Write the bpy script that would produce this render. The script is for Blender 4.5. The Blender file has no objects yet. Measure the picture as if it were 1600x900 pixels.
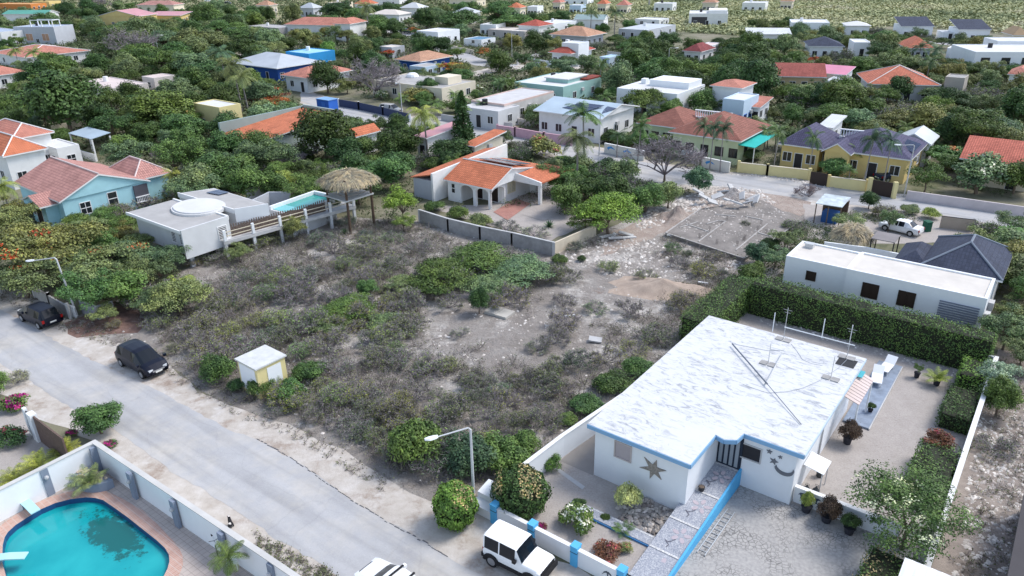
import bpy, math, random
import numpy as np
from mathutils import Vector, Matrix
R = math.radians
rnd = random.Random(7)
rng = np.random.default_rng(11)
scene = bpy.context.scene
col = scene.collection

# ---------------------------------------------------------------- camera
FPX, PIT, ROL, CAMH = 1165.4, R(24.62), R(1.05), 28.0
_c, _s = math.cos(ROL), math.sin(ROL)
_R0 = Vector((1, 0, 0)); _U0 = Vector((0, math.sin(PIT), math.cos(PIT))); _F0 = Vector((0, math.cos(PIT), -math.sin(PIT)))
_RX = _R0 * _c - _U0 * _s
_UX = _R0 * _s + _U0 * _c
cam_d = bpy.data.cameras.new("camera"); cam = bpy.data.objects.new("camera", cam_d); col.objects.link(cam)
cam_d.sensor_width = 36; cam_d.lens = FPX / 1600 * 36; cam_d.clip_start = 0.5; cam_d.clip_end = 6000
M4 = Matrix((( _RX.x, _UX.x, -_F0.x, 0), (_RX.y, _UX.y, -_F0.y, 0), (_RX.z, _UX.z, -_F0.z, CAMH), (0, 0, 0, 1)))
cam.matrix_world = M4
scene.camera = cam
# ---------------------------------------------------------------- light
SUN_EL, SUN_AZ = R(52), R(72)           # azimuth clockwise from +Y (view direction)
world = bpy.data.worlds.new("World"); scene.world = world; world.use_nodes = True
wn = world.node_tree.nodes; wl = world.node_tree.links
bg = wn["Background"]; sky = wn.new("ShaderNodeTexSky"); sky.sky_type = 'NISHITA'; sky.sun_disc = False
sky.sun_elevation = SUN_EL; sky.sun_rotation = SUN_AZ; sky.air_density = 1.0; sky.dust_density = 1.0; sky.ozone_density = 1.0
bwn = wn.new("ShaderNodeRGBToBW"); mxn = wn.new("ShaderNodeMixRGB"); mxn.inputs[0].default_value = 0.34     # thin overcast veil: greyer sky light
wl.new(sky.outputs[0], bwn.inputs[0]); wl.new(sky.outputs[0], mxn.inputs[1]); wl.new(bwn.outputs[0], mxn.inputs[2]); wl.new(mxn.outputs[0], bg.inputs[0]); bg.inputs[1].default_value = 0.15
sd = bpy.data.lights.new("sun", 'SUN'); sun = bpy.data.objects.new("sun", sd); col.objects.link(sun)
sd.energy = 1.45; sd.angle = R(20); sd.color = (1.0, 0.955, 0.90)
sdir = Vector((math.sin(SUN_AZ) * math.cos(SUN_EL), math.cos(SUN_AZ) * math.cos(SUN_EL), math.sin(SUN_EL)))
sun.rotation_euler = sdir.to_track_quat('Z', 'Y').to_euler()
scene.view_settings.view_transform = 'Standard'; scene.view_settings.look = 'None'
scene.view_settings.exposure = 1.08; scene.view_settings.gamma = 1.0
try:
    scene.cycles.max_bounces = 5; scene.cycles.diffuse_bounces = 3; scene.cycles.glossy_bounces = 2
    scene.cycles.transmission_bounces = 2; scene.cycles.transparent_max_bounces = 4
except Exception: pass

# ---------------------------------------------------------------- pixel <-> ground
def P(px, py, z=0.0):
    a = (px - 800) / FPX; b = (450 - py) / FPX
    d = _RX * a + _UX * b + _F0
    t = (z - CAMH) / d.z
    return Vector((d.x * t, d.y * t, z))
def depth_of(p): return (p - Vector((0, 0, CAMH))).dot(_F0)
def proj(x, y, z):
    """vectorised world -> photo pixel"""
    X = np.asarray(x, float); Y = np.asarray(y, float); Z = np.asarray(z, float) - CAMH
    a = _RX.x * X + _RX.y * Y + _RX.z * Z; b = _UX.x * X + _UX.y * Y + _UX.z * Z; f = _F0.x * X + _F0.y * Y + _F0.z * Z
    return 800 + FPX * a / f, 450 - FPX * b / f
def inpoly(px, py, poly):
    px = np.asarray(px); py = np.asarray(py); r = np.zeros(px.shape, bool); n = len(poly)
    for i in range(n):
        x0, y0 = poly[i]; x1, y1 = poly[(i + 1) % n]
        if y0 == y1: continue
        c = ((y0 > py) != (y1 > py)) & (px < (x1 - x0) * (py - y0) / (y1 - y0) + x0)
        r ^= c
    return r
YAW = R(-37.54)
GU = Vector((math.cos(YAW), math.sin(YAW), 0)); GV = Vector((-math.sin(YAW), math.cos(YAW), 0))

# ---------------------------------------------------------------- materials
MATS = {}
def _new(name):
    m = bpy.data.materials.new(name); m.use_nodes = True
    return m, m.node_tree.nodes, m.node_tree.links, m.node_tree.nodes["Principled BSDF"]
def _ramp(n, stops):
    r = n.new("ShaderNodeValToRGB"); e = r.color_ramp.elements
    while len(e) < len(stops): e.new(0.5)
    for k, (p, c) in enumerate(stops): e[k].position = p; e[k].color = (*c, 1)
    return r
def mat(name, rgb, rough=0.8, var=0.12, scale=0.6, bump=0.0, bscale=12, metal=0.0, spec=0.3, stain=0.0):
    if name in MATS: return MATS[name]
    m, n, l, b = _new(name)
    tc = n.new("ShaderNodeTexCoord"); nz = n.new("ShaderNodeTexNoise"); nz.inputs['Scale'].default_value = scale; nz.inputs['Detail'].default_value = 6
    nz.inputs['Roughness'].default_value = 0.65
    l.new(tc.outputs['Object'], nz.inputs['Vector'])
    lo = tuple(c * (1 - var) for c in rgb); hi = tuple(min(1, c * (1 + var * .7)) for c in rgb)
    stops = [(0.3, lo), (0.7, hi)]
    if stain: stops = [(0.22, tuple(c * (1 - stain) for c in rgb)), (0.42, lo), (0.72, hi)]
    r = _ramp(n, stops); l.new(nz.outputs[0], r.inputs[0]); l.new(r.outputs[0], b.inputs['Base Color'])
    b.inputs['Roughness'].default_value = rough; b.inputs['Metallic'].default_value = metal
    b.inputs['Specular IOR Level'].default_value = spec
    if bump:
        n2 = n.new("ShaderNodeTexNoise"); n2.inputs['Scale'].default_value = bscale; n2.inputs['Detail'].default_value = 4
        l.new(tc.outputs['Object'], n2.inputs['Vector'])
        bp = n.new("ShaderNodeBump"); bp.inputs['Strength'].default_value = bump; bp.inputs['Distance'].default_value = 0.05
        l.new(n2.outputs[0], bp.inputs['Height']); l.new(bp.outputs[0], b.inputs['Normal'])
    MATS[name] = m; return m
def mat_ground(name, layers, bump=0.4, bscale=3.0, bdist=0.12, tracks=0.0):
    """layers: list of (noise scale, stops) ; the first is base, later ones are mixed by (factor lo, hi) thresholds"""
    if name in MATS: return MATS[name]
    m, n, l, b = _new(name)
    tc = n.new("ShaderNodeTexCoord"); prev = None
    for k, (sc, stops, lohi) in enumerate(layers):
        nz = n.new("ShaderNodeTexNoise"); nz.inputs['Scale'].default_value = sc; nz.inputs['Detail'].default_value = 8; nz.inputs['Roughness'].default_value = 0.7
        mp = n.new("ShaderNodeMapping"); mp.inputs['Location'].default_value = (k * 13.7, k * 7.1, 0)
        l.new(tc.outputs['Object'], mp.inputs[0]); l.new(mp.outputs[0], nz.inputs['Vector'])
        r = _ramp(n, stops); l.new(nz.outputs[0], r.inputs[0])
        if prev is None: prev = r.outputs[0]
        else:
            n3 = n.new("ShaderNodeTexNoise"); n3.inputs['Scale'].default_value = lohi[2]; n3.inputs['Detail'].default_value = 7; n3.inputs['Roughness'].default_value = 0.72
            mp2 = n.new("ShaderNodeMapping"); mp2.inputs['Location'].default_value = (k * 5.3 + 3, -k * 9.9, 0)
            l.new(tc.outputs['Object'], mp2.inputs[0]); l.new(mp2.outputs[0], n3.inputs['Vector'])
            mr = n.new("ShaderNodeMapRange"); mr.inputs[1].default_value = lohi[0]; mr.inputs[2].default_value = lohi[1]
            l.new(n3.outputs[0], mr.inputs[0])
            mx = n.new("ShaderNodeMixRGB"); l.new(mr.outputs[0], mx.inputs[0]); l.new(prev, mx.inputs[1]); l.new(r.outputs[0], mx.inputs[2])
            prev = mx.outputs[0]
    if tracks:      # long worn streaks along the street
        mp = n.new("ShaderNodeMapping"); mp.vector_type = 'TEXTURE'; mp.inputs['Rotation'].default_value = (0, 0, YAW); mp.inputs['Scale'].default_value = (16, .9, 1); l.new(tc.outputs['Object'], mp.inputs[0])
        nz = n.new("ShaderNodeTexNoise"); nz.inputs['Scale'].default_value = 1; nz.inputs['Detail'].default_value = 5; nz.inputs['Distortion'].default_value = .3; l.new(mp.outputs[0], nz.inputs['Vector'])
        r = _ramp(n, [(.34, (1 - tracks,) * 3), (.5, (1, 1, 1)), (.66, (1 + tracks * .6,) * 3)]); l.new(nz.outputs[0], r.inputs[0]); mx = n.new("ShaderNodeMixRGB"); mx.blend_type = 'MULTIPLY'; mx.inputs[0].default_value = 1
        l.new(prev, mx.inputs[1]); l.new(r.outputs[0], mx.inputs[2]); prev = mx.outputs[0]
        vo = n.new("ShaderNodeTexVoronoi"); vo.feature = 'DISTANCE_TO_EDGE'; vo.inputs['Scale'].default_value = .35; n4 = n.new("ShaderNodeTexNoise"); n4.inputs['Scale'].default_value = 1.2; n4.inputs['Detail'].default_value = 6; l.new(tc.outputs['Object'], n4.inputs['Vector'])
        m4 = n.new("ShaderNodeMixRGB"); m4.inputs[0].default_value = .35; l.new(tc.outputs['Object'], m4.inputs[1]); l.new(n4.outputs['Color'], m4.inputs[2]); l.new(m4.outputs[0], vo.inputs['Vector'])
        r = _ramp(n, [(0, (.62,) * 3), (.006, (.75,) * 3), (.012, (1, 1, 1))]); l.new(vo.outputs['Distance'], r.inputs[0]); mx = n.new("ShaderNodeMixRGB"); mx.blend_type = 'MULTIPLY'; mx.inputs[0].default_value = .16
        l.new(prev, mx.inputs[1]); l.new(r.outputs[0], mx.inputs[2]); prev = mx.outputs[0]
    l.new(prev, b.inputs['Base Color']); b.inputs['Roughness'].default_value = 0.95; b.inputs['Specular IOR Level'].default_value = 0.15
    n2 = n.new("ShaderNodeTexNoise"); n2.inputs['Scale'].default_value = bscale; n2.inputs['Detail'].default_value = 8; n2.inputs['Roughness'].default_value = .75
    l.new(tc.outputs['Object'], n2.inputs['Vector'])
    bp = n.new("ShaderNodeBump"); bp.inputs['Strength'].default_value = bump; bp.inputs['Distance'].default_value = bdist
    l.new(n2.outputs[0], bp.inputs['Height']); l.new(bp.outputs[0], b.inputs['Normal'])
    MATS[name] = m; return m
def mat_tile(name, rgb, dark=0.55, row=0.38, colw=0.26, var=0.25):
    """pantile roof: UV in metres, u along the eave, v up the slope"""
    if name in MATS: return MATS[name]
    m, n, l, b = _new(name)
    uv = n.new("ShaderNodeUVMap")
    br = n.new("ShaderNodeTexBrick"); l.new(uv.outputs[0], br.inputs['Vector'])
    br.offset = 0.0; br.inputs['Scale'].default_value = 1.0
    br.inputs['Brick Width'].default_value = colw; br.inputs['Row Height'].default_value = row; br.inputs['Mortar Size'].default_value = 0.035
    br.inputs['Mortar Smooth'].default_value = 0.4
    br.inputs['Color1'].default_value = (*[c * (1 - var * .5) for c in rgb], 1); br.inputs['Color2'].default_value = (*[min(1, c * (1 + var * .4)) for c in rgb], 1)
    br.inputs['Mortar'].default_value = (*[c * dark for c in rgb], 1)
    nz = n.new("ShaderNodeTexNoise"); nz.inputs['Scale'].default_value = 0.5; nz.inputs['Detail'].default_value = 8; nz.inputs['Roughness'].default_value = .7
    tc = n.new("ShaderNodeTexCoord"); l.new(tc.outputs['Object'], nz.inputs['Vector'])
    r = _ramp(n, [(0.3, (.62, .60, .60)), (0.55, (1, 1, 1)), (.75, (1.0, .98, .95))]); l.new(nz.outputs[0], r.inputs[0])
    mx = n.new("ShaderNodeMixRGB"); mx.blend_type = 'MULTIPLY'; mx.inputs[0].default_value = 0.8
    l.new(br.outputs['Color'], mx.inputs[1]); l.new(r.outputs[0], mx.inputs[2]); l.new(mx.outputs[0], b.inputs['Base Color'])
    wv = n.new("ShaderNodeTexWave"); wv.inputs['Scale'].default_value = 1 / colw / 1.0 * .5; l.new(uv.outputs[0], wv.inputs['Vector'])
    bp = n.new("ShaderNodeBump"); bp.inputs['Strength'].default_value = .5; bp.inputs['Distance'].default_value = .05
    l.new(br.outputs['Fac'], bp.inputs['Height']); bp.invert = True; l.new(bp.outputs[0], b.inputs['Normal'])
    b.inputs['Roughness'].default_value = .85; b.inputs['Specular IOR Level'].default_value = .2
    MATS[name] = m; return m
def mat_metalroof(name, rgb):
    if name in MATS: return MATS[name]
    m, n, l, b = _new(name)
    uv = n.new("ShaderNodeUVMap"); wv = n.new("ShaderNodeTexWave"); wv.inputs['Scale'].default_value = 0.75; wv.inputs['Distortion'].default_value = 0
    l.new(uv.outputs[0], wv.inputs['Vector'])
    nz = n.new("ShaderNodeTexNoise"); nz.inputs['Scale'].default_value = .35; nz.inputs['Detail'].default_value = 7
    tc = n.new("ShaderNodeTexCoord"); l.new(tc.outputs['Object'], nz.inputs['Vector'])
    r = _ramp(n, [(.3, tuple(c * .82 for c in rgb)), (.7, rgb)]); l.new(nz.outputs[0], r.inputs[0]); l.new(r.outputs[0], b.inputs['Base Color'])
    bp = n.new("ShaderNodeBump"); bp.inputs['Strength'].default_value = .4; bp.inputs['Distance'].default_value = .05
    l.new(wv.outputs['Color'], bp.inputs['Height']); l.new(bp.outputs[0], b.inputs['Normal'])
    b.inputs['Roughness'].default_value = .5; b.inputs['Metallic'].default_value = .1
    MATS[name] = m; return m
def mat_leaf(name, base=None, spread=0.45, nscale=1.6, pinch=None):
    """leaves: object colour x random per leaf x clump noise"""
    if name in MATS: return MATS[name]
    m, n, l, b = _new(name)
    g = n.new("ShaderNodeNewGeometry"); oi = n.new("ShaderNodeObjectInfo")
    r = _ramp(n, [(0, (1 - spread,) * 3), (.55, (1, 1, 1)), (1, (1 + spread * .9, 1 + spread * .95, 1 + spread * .4))])
    l.new(g.outputs['Random Per Island'], r.inputs[0])
    mx = n.new("ShaderNodeMixRGB"); mx.blend_type = 'MULTIPLY'; mx.inputs[0].default_value = 1
    if base is None: l.new(oi.outputs['Color'], mx.inputs[1])
    else: mx.inputs[1].default_value = (*base, 1)
    l.new(r.outputs[0], mx.inputs[2])
    tc = n.new("ShaderNodeTexCoord"); nz = n.new("ShaderNodeTexNoise"); nz.inputs['Scale'].default_value = nscale; nz.inputs['Detail'].default_value = 3
    l.new(tc.outputs['Object'], nz.inputs['Vector'])
    r2 = _ramp(n, [(.32, (.60, .68, .66)), (.68, (1.65, 1.5, 1.1))]); l.new(nz.outputs[0], r2.inputs[0])
    m2 = n.new("ShaderNodeMixRGB"); m2.blend_type = 'MULTIPLY'; m2.inputs[0].default_value = .9
    l.new(mx.outputs[0], m2.inputs[1]); l.new(r2.outputs[0], m2.inputs[2]); l.new(m2.outputs[0], b.inputs['Base Color'])
    b.inputs['Roughness'].default_value = .6; b.inputs['Specular IOR Level'].default_value = .25
    MATS[name] = m; return m
def mat_stuff(name, stops, nscale=.25, spread=.4):
    if name in MATS: return MATS[name]
    m, n, l, b = _new(name)
    g = n.new("ShaderNodeNewGeometry"); tc = n.new("ShaderNodeTexCoord")
    nz = n.new("ShaderNodeTexNoise"); nz.inputs['Scale'].default_value = nscale; nz.inputs['Detail'].default_value = 6; nz.inputs['Roughness'].default_value = .65
    l.new(tc.outputs['Object'], nz.inputs['Vector'])
    r = _ramp(n, stops); l.new(nz.outputs[0], r.inputs[0])
    r2 = _ramp(n, [(0, (1 - spread,) * 3), (1, (1 + spread,) * 3)]); l.new(g.outputs['Random Per Island'], r2.inputs[0])
    mx = n.new("ShaderNodeMixRGB"); mx.blend_type = 'MULTIPLY'; mx.inputs[0].default_value = 1
    l.new(r.outputs[0], mx.inputs[1]); l.new(r2.outputs[0], mx.inputs[2]); l.new(mx.outputs[0], b.inputs['Base Color'])
    b.inputs['Roughness'].default_value = .75; b.inputs['Specular IOR Level'].default_value = .2
    MATS[name] = m; return m
def glass(name='window glass', rgb=(.02, .025, .03)):
    if name in MATS: return MATS[name]
    m, n, l, b = _new(name); b.inputs['Base Color'].default_value = (*rgb, 1); b.inputs['Roughness'].default_value = .12
    b.inputs['Specular IOR Level'].default_value = .6
    MATS[name] = m; return m
def W(rgb, nm=None, **k):
    return mat(nm or 'paint %d %d %d' % tuple(int(c * 100) for c in rgb), rgb, **k)
WHITE = W((.76, .76, .75), 'white plaster', var=.06, stain=.24, bump=.1)
CREAM = W((.70, .63, .50), 'cream plaster', var=.06, stain=.12)
TRIM = W((.74, .74, .74), 'white trim', var=.04)
DARK = W((.025, .025, .03), 'dark frame', rough=.5)
GLASS = glass()
BARK = W((.16, .12, .09), 'bark', var=.3, scale=3)
GBARK = W((.26, .24, .23), 'grey bark', var=.25, scale=3)
WOODD = W((.10, .065, .045), 'dark wood', var=.3, scale=4)
CONC = W((.36, .35, .34), 'bare concrete', var=.18, scale=1.2, bump=.2, stain=.25)
LCONC = W((.50, .50, .50), 'light concrete', var=.12, scale=1, stain=.2)
STEEL = W((.50, .51, .52), 'galvanised steel', rough=.5, metal=.3)
BLACK = W((.015, .015, .017), 'black rubber', rough=.8)

# ---------------------------------------------------------------- mesh builder
class MB:
    def __init__(s): s.v = []; s.f = []; s.mi = []; s.uv = []
    def add(s, vs, fs, m=0, uvs=None):
        o = len(s.v); s.v.extend([tuple(p) for p in vs])
        for k, f in enumerate(fs):
            s.f.append(tuple(i + o for i in f)); s.mi.append(m); s.uv.append(uvs[k] if uvs else None)
        return s
    def box(s, x0, x1, y0, y1, z0, z1, m=0):
        return s.add([(x0, y0, z0), (x1, y0, z0), (x1, y1, z0), (x0, y1, z0), (x0, y0, z1), (x1, y0, z1), (x1, y1, z1), (x0, y1, z1)],
                     [(0, 3, 2, 1), (4, 5, 6, 7), (0, 1, 5, 4), (1, 2, 6, 5), (2, 3, 7, 6), (3, 0, 4, 7)], m)
    def prism(s, poly, z0, z1, m=0):
        """poly (x,y) list; z0/z1 numbers or per-vertex lists"""
        n = len(poly); a = z0 if isinstance(z0, (list, tuple)) else [z0] * n; b = z1 if isinstance(z1, (list, tuple)) else [z1] * n
        ar = sum(poly[i][0] * poly[(i + 1) % n][1] - poly[(i + 1) % n][0] * poly[i][1] for i in range(n))
        if ar < 0: poly = poly[::-1]; a = a[::-1]; b = b[::-1]
        vs = [(p[0], p[1], a[i]) for i, p in enumerate(poly)] + [(p[0], p[1], b[i]) for i, p in enumerate(poly)]
        fs = [tuple(range(n))[::-1], tuple(range(n, 2 * n))] + [(i, (i + 1) % n, n + (i + 1) % n, n + i) for i in range(n)]
        return s.add(vs, fs, m)
    def vprism(s, poly, y0, y1, m=0):
        """poly in (x,z), extruded along y"""
        n = len(poly); vs = [(p[0], y0, p[1]) for p in poly] + [(p[0], y1, p[1]) for p in poly]
        fs = [tuple(range(n)), tuple(range(n, 2 * n))[::-1]] + [(i, n + i, n + (i + 1) % n, (i + 1) % n) for i in range(n)]
        return s.add(vs, fs, m)
    def tube(s, pts, r, n=6, m=0, cap=True):
        pts = [Vector(p) for p in pts]; rs = r if isinstance(r, (list, tuple)) else [r] * len(pts); vs = []; fs = []
        for i, p in enumerate(pts):
            d = (pts[min(i + 1, len(pts) - 1)] - pts[max(i - 1, 0)]).normalized()
            a = d.cross(Vector((0, 0, 1)) if abs(d.z) < .9 else Vector((1, 0, 0))).normalized(); b = d.cross(a)
            for k in range(n):
                t = 2 * math.pi * k / n; vs.append(p + (a * math.cos(t) + b * math.sin(t)) * rs[i])
        for i in range(len(pts) - 1):
            for k in range(n):
                fs.append((i * n + k, i * n + (k + 1) % n, (i + 1) * n + (k + 1) % n, (i + 1) * n + k))
        if cap: fs.append(tuple(range(n))[::-1]); fs.append(tuple(range((len(pts) - 1) * n, len(pts) * n)))
        return s.add(vs, fs, m)
    def cyl(s, x, y, z0, z1, r0, r1=None, n=12, m=0):
        return s.tube([(x, y, z0), (x, y, z1)], [r0, r0 if r1 is None else r1], n, m)
    def ball(s, c, r, n=8, m=0, sz=1.0):
        vs = []; fs = []
        for i in range(n // 2 + 1):
            t = math.pi * i / (n // 2)
            for k in range(n):
                p = 2 * math.pi * k / n; vs.append((c[0] + r * math.sin(t) * math.cos(p), c[1] + r * math.sin(t) * math.sin(p), c[2] + r * sz * math.cos(t)))
        for i in range(n // 2):
            for k in range(n): fs.append((i * n + k, (i + 1) * n + k, (i + 1) * n + (k + 1) % n, i * n + (k + 1) % n))
        return s.add(vs, fs, m)
    def mesh(s, name, mats, smooth=False):
        me = bpy.data.meshes.new(name); me.from_pydata(s.v, [], s.f); me.update()
        if not isinstance(mats, (list, tuple)): mats = [mats]
        for x in mats: me.materials.append(x)
        me.polygons.foreach_set('material_index', s.mi)
        if any(u for u in s.uv):
            ul = me.uv_layers.new(name='UVMap')
            for p, u in zip(me.polygons, s.uv):
                if u:
                    for li, c in zip(p.loop_indices, u): ul.data[li].uv = c
        if smooth:
            me.polygons.foreach_set('use_smooth', [True] * len(me.polygons))
            try: me.set_sharp_from_angle(angle=R(38))
            except Exception: pass
        return me
    def build(s, name, mats, parent=None, smooth=False):
        return link(name, s.mesh(name, mats, smooth), parent)
def link(name, data, parent=None):
    o = bpy.data.objects.new(name, data); col.objects.link(o)
    if parent is not None: o.parent = parent
    return o
def tag(o, label=None, cat=None, group=None, kind=None):
    if label: o['label'] = label
    if cat: o['category'] = cat
    if group: o['group'] = group
    if kind: o['kind'] = kind
    return o
def thing(name, label, cat, loc, rz=0.0, group=None):
    o = bpy.data.objects.new(name, None); col.objects.link(o); o.empty_display_size = .3
    o.location = loc; o.rotation_euler = (0, 0, rz)
    return tag(o, label, cat, group)
def copy_tree(o, parent=None):
    c = o.copy(); col.objects.link(c); c.parent = parent
    for ch in list(o.children): copy_tree(ch, c)
    return c
def mesh_np(name, V, F, mats, mi=None):
    """V (n,3) verts, F (m,4) quads"""
    me = bpy.data.meshes.new(name); me.vertices.add(len(V)); me.vertices.foreach_set('co', np.asarray(V, np.float32).ravel())
    me.loops.add(F.size); me.loops.foreach_set('vertex_index', F.astype(np.int32).ravel())
    k = F.shape[1]; me.polygons.add(len(F)); me.polygons.foreach_set('loop_start', np.arange(0, F.size, k, dtype=np.int32))
    if not isinstance(mats, (list, tuple)): mats = [mats]
    for x in mats: me.materials.append(x)
    if mi is not None: me.polygons.foreach_set('material_index', np.asarray(mi, np.int32))
    me.update(calc_edges=True); return me
def leafquads(C, N, ln, wd):
    """diamond leaves at centres C with normals N; ln, wd half length / half width arrays"""
    n = len(C); N = N / (np.linalg.norm(N, axis=1, keepdims=True) + 1e-9)
    A = rng.normal(size=(n, 3)); T = np.cross(N, A); T /= (np.linalg.norm(T, axis=1, keepdims=True) + 1e-9); B = np.cross(N, T)
    ln = np.broadcast_to(ln, (n,))[:, None]; wd = np.broadcast_to(wd, (n,))[:, None]
    V = np.stack([C - T * ln, C - B * wd, C + T * ln, C + B * wd], 1).reshape(-1, 3)
    return V, np.arange(4 * n).reshape(n, 4)
def sphere_dirs(n):
    d = rng.normal(size=(n, 3)); return d / np.linalg.norm(d, axis=1, keepdims=True)
def cat_np(parts):
    Vs = []; Fs = []; o = 0
    for V, F in parts: Vs.append(V); Fs.append(F + o); o += len(V)
    return np.concatenate(Vs), np.concatenate(Fs)
# ================================================================ vegetation builders (unit crowns, radius about 1)
LEAF = mat_leaf('leaves'); LEAFB = mat_leaf('fine leaves', spread=.5, nscale=2.5)
TWIG = mat_leaf('twigs', spread=.35)
PROTO = {}
def limbs(mb, base_z, top, n, r0, spread=.75, zvar=.3):
    for k in range(n):
        a = 2 * math.pi * k / n + rnd.uniform(-.4, .4); ro = spread * rnd.uniform(.5, 1)
        z = top * rnd.uniform(1 - zvar, 1)
        p0 = Vector((0, 0, base_z)); p2 = Vector((math.cos(a) * ro, math.sin(a) * ro, z)); p1 = (p0 + p2) / 2 + Vector((0, 0, .08)) - Vector((math.cos(a), math.sin(a), 0)) * .08
        mb.tube([p0, p1, p2], [r0, r0 * .6, r0 * .15], 5)
def crown_pts(K, kind):
    C = []; Rr = []
    for i in range(K):
        if kind == 'round':
            d = Vector((rnd.gauss(0, 1), rnd.gauss(0, 1), rnd.gauss(0.25, .9))).normalized(); q = rnd.uniform(.35, .68)
            C.append((d.x * q, d.y * q, .92 + d.z * q * .85)); Rr.append(rnd.uniform(.26, .42))
        elif kind == 'bush':
            d = Vector((rnd.gauss(0, 1), rnd.gauss(0, 1), abs(rnd.gauss(0, .8)))).normalized(); q = rnd.uniform(.3, .68)
            C.append((d.x * q, d.y * q, .32 + d.z * q * .75)); Rr.append(rnd.uniform(.25, .4))
        elif kind == 'umbrella':
            a = rnd.uniform(0, 6.283); q = math.sqrt(rnd.random()) * .82
            C.append((math.cos(a) * q, math.sin(a) * q, .86 - .30 * q * q + rnd.uniform(-.10, .08))); Rr.append(rnd.uniform(.18, .32))
        elif kind == 'loose':
            d = Vector((rnd.gauss(0, 1), rnd.gauss(0, 1), rnd.gauss(0.1, .7))).normalized(); q = rnd.uniform(.35, .85)
            C.append((d.x * q, d.y * q, .95 + d.z * q * .6)); Rr.append(rnd.uniform(.14, .26))
    return C, Rr
def crown_mesh(name, kind, K, n, ls, mats=None, flat=1.0, flowers=0, up=.45):
    C, Rr = crown_pts(K, kind); m = n // K; parts = []; sx_, sy_ = rnd.uniform(.85, 1.1), rnd.uniform(.85, 1.1); C = [(c[0] * sx_, c[1] * sy_, c[2] + .10 * math.sin(c[0] * 5 + K)) for c in C]
    for c, r in zip(C, Rr):
        d = sphere_dirs(m); d[:, 2] = np.where(d[:, 2] < -.35, -d[:, 2], d[:, 2])
        q = r * (1 - .55 * rng.random(m) ** 2)[:, None]
        fl = .38 if kind == 'umbrella' else .8
        q = q * np.where(rng.random((m, 1)) < .05, rng.uniform(1.1, 1.5, (m, 1)), 1)
        pts = np.array(c) + d * q * np.array([1, 1, fl]) + rng.normal(size=(m, 3)) * .018
        nn = d + rng.normal(size=(m, 3)) * .55 + np.array([0, 0, up])
        s = ls * rng.uniform(.6, 1.3, m)
        parts.append(leafquads(pts, nn, s, s * .62))
    V, F = cat_np(parts)
    if kind == 'bush': V[:, 2] = np.maximum(V[:, 2], .01)
    mats = mats or [LEAF]
    mi = np.zeros(len(F), int)
    if flowers:
        # flower clusters sit on a few patches of the crown's top
        cen = V[F[:, 0]]; patch = np.zeros(len(F), bool)
        for k in range(flowers[0]):
            p = cen[rng.integers(len(cen))]; dd = np.linalg.norm(cen - p, axis=1); patch |= (dd < flowers[1] * rng.uniform(.6, 1.3)) & (rng.random(len(F)) < flowers[2])
        mi[patch & (cen[:, 2] > np.quantile(cen[:, 2], .25))] = 1
    return mesh_np(name, V, F, mats, mi)
def bare_mesh(name, n=700, lift=0.0, spread=1.0, leaves=0, tw=.011, dens=1.0, flat=.62):
    """branching dry thorn tree: thin crossed ribbons"""
    seg = []
    def grow(p, d, L, r, g):
        q = p + d * L; seg.append((p, q, r))
        if g == 0: return
        for k in range(3 if g > 1 else 4):
            nd = (d + Vector((rnd.gauss(0, .5), rnd.gauss(0, .5), rnd.gauss(.02, .38)))).normalized()
            if nd.z < -.05: nd.z *= -.4
            grow(p + d * L * rnd.uniform(.55, 1), nd, L * rnd.uniform(.6, .85), r * .6, g - 1)
    nb = 7
    for k in range(nb):
        a = 2 * math.pi * k / nb + rnd.uniform(-.3, .3); t = rnd.uniform(.35, 1.15)
        grow(Vector((0, 0, lift * .6)), Vector((math.cos(a) * math.sin(t), math.sin(a) * math.sin(t), math.cos(t) * .9)), .34, .024, 4)
    A = np.array([s[0] for s in seg]); B = np.array([s[1] for s in seg]); r = np.array([max(s[2], tw * .5) for s in seg])[:, None]
    mx = max(np.abs(B[:, :2]).max(), .01); sc = 1 / mx; A = A * sc; B = B * sc; A[:, 2] *= flat * 1.5; B[:, 2] *= flat * 1.5
    D = B - A; T = np.cross(D, np.array([0, 0, 1.0]) + rng.normal(size=D.shape) * .3); T /= (np.linalg.norm(T, axis=1, keepdims=True) + 1e-9)
    T2 = np.cross(D, T); T2 /= (np.linalg.norm(T2, axis=1, keepdims=True) + 1e-9)
    parts = []
    for t in (T, T2):
        V = np.stack([A - t * r, A + t * r, B + t * r * .5, B - t * r * .5], 1).reshape(-1, 3); parts.append((V, np.arange(len(V)).reshape(-1, 4)))
    # twig haze at the tips
    k = int(len(B) * dens * .8); idx = rng.integers(0, len(B), k); d = sphere_dirs(k); d[:, 2] = np.abs(d[:, 2]) * .8; Ls = rng.uniform(.05, .16, k)[:, None]
    a = B[idx] + rng.normal(size=(k, 3)) * .03; b = a + d * Ls; t = np.cross(d, rng.normal(size=d.shape)); t /= np.linalg.norm(t, axis=1, keepdims=True); t = t * tw * .5
    V = np.stack([a - t, a + t, b + t * .6, b - t * .6], 1).reshape(-1, 3); parts.append((V, np.arange(len(V)).reshape(-1, 4)))
    nt = sum(len(p[1]) for p in parts)
    if leaves:
        idx = rng.integers(0, len(B), leaves); c = B[idx] + rng.normal(size=(leaves, 3)) * .05
        parts.append(leafquads(c, rng.normal(size=(leaves, 3)) + np.array([0, 0, .6]), rng.uniform(.015, .034, leaves), rng.uniform(.012, .022, leaves)))
    V, F = cat_np(parts); V[:, 2] = np.maximum(V[:, 2], 0); mi = np.zeros(len(F), int); mi[nt:] = 1
    return mesh_np(name, V, F, [mat('dry twig wood', (.30, .265, .275), var=.3, scale=2), LEAFB], mi)
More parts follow.
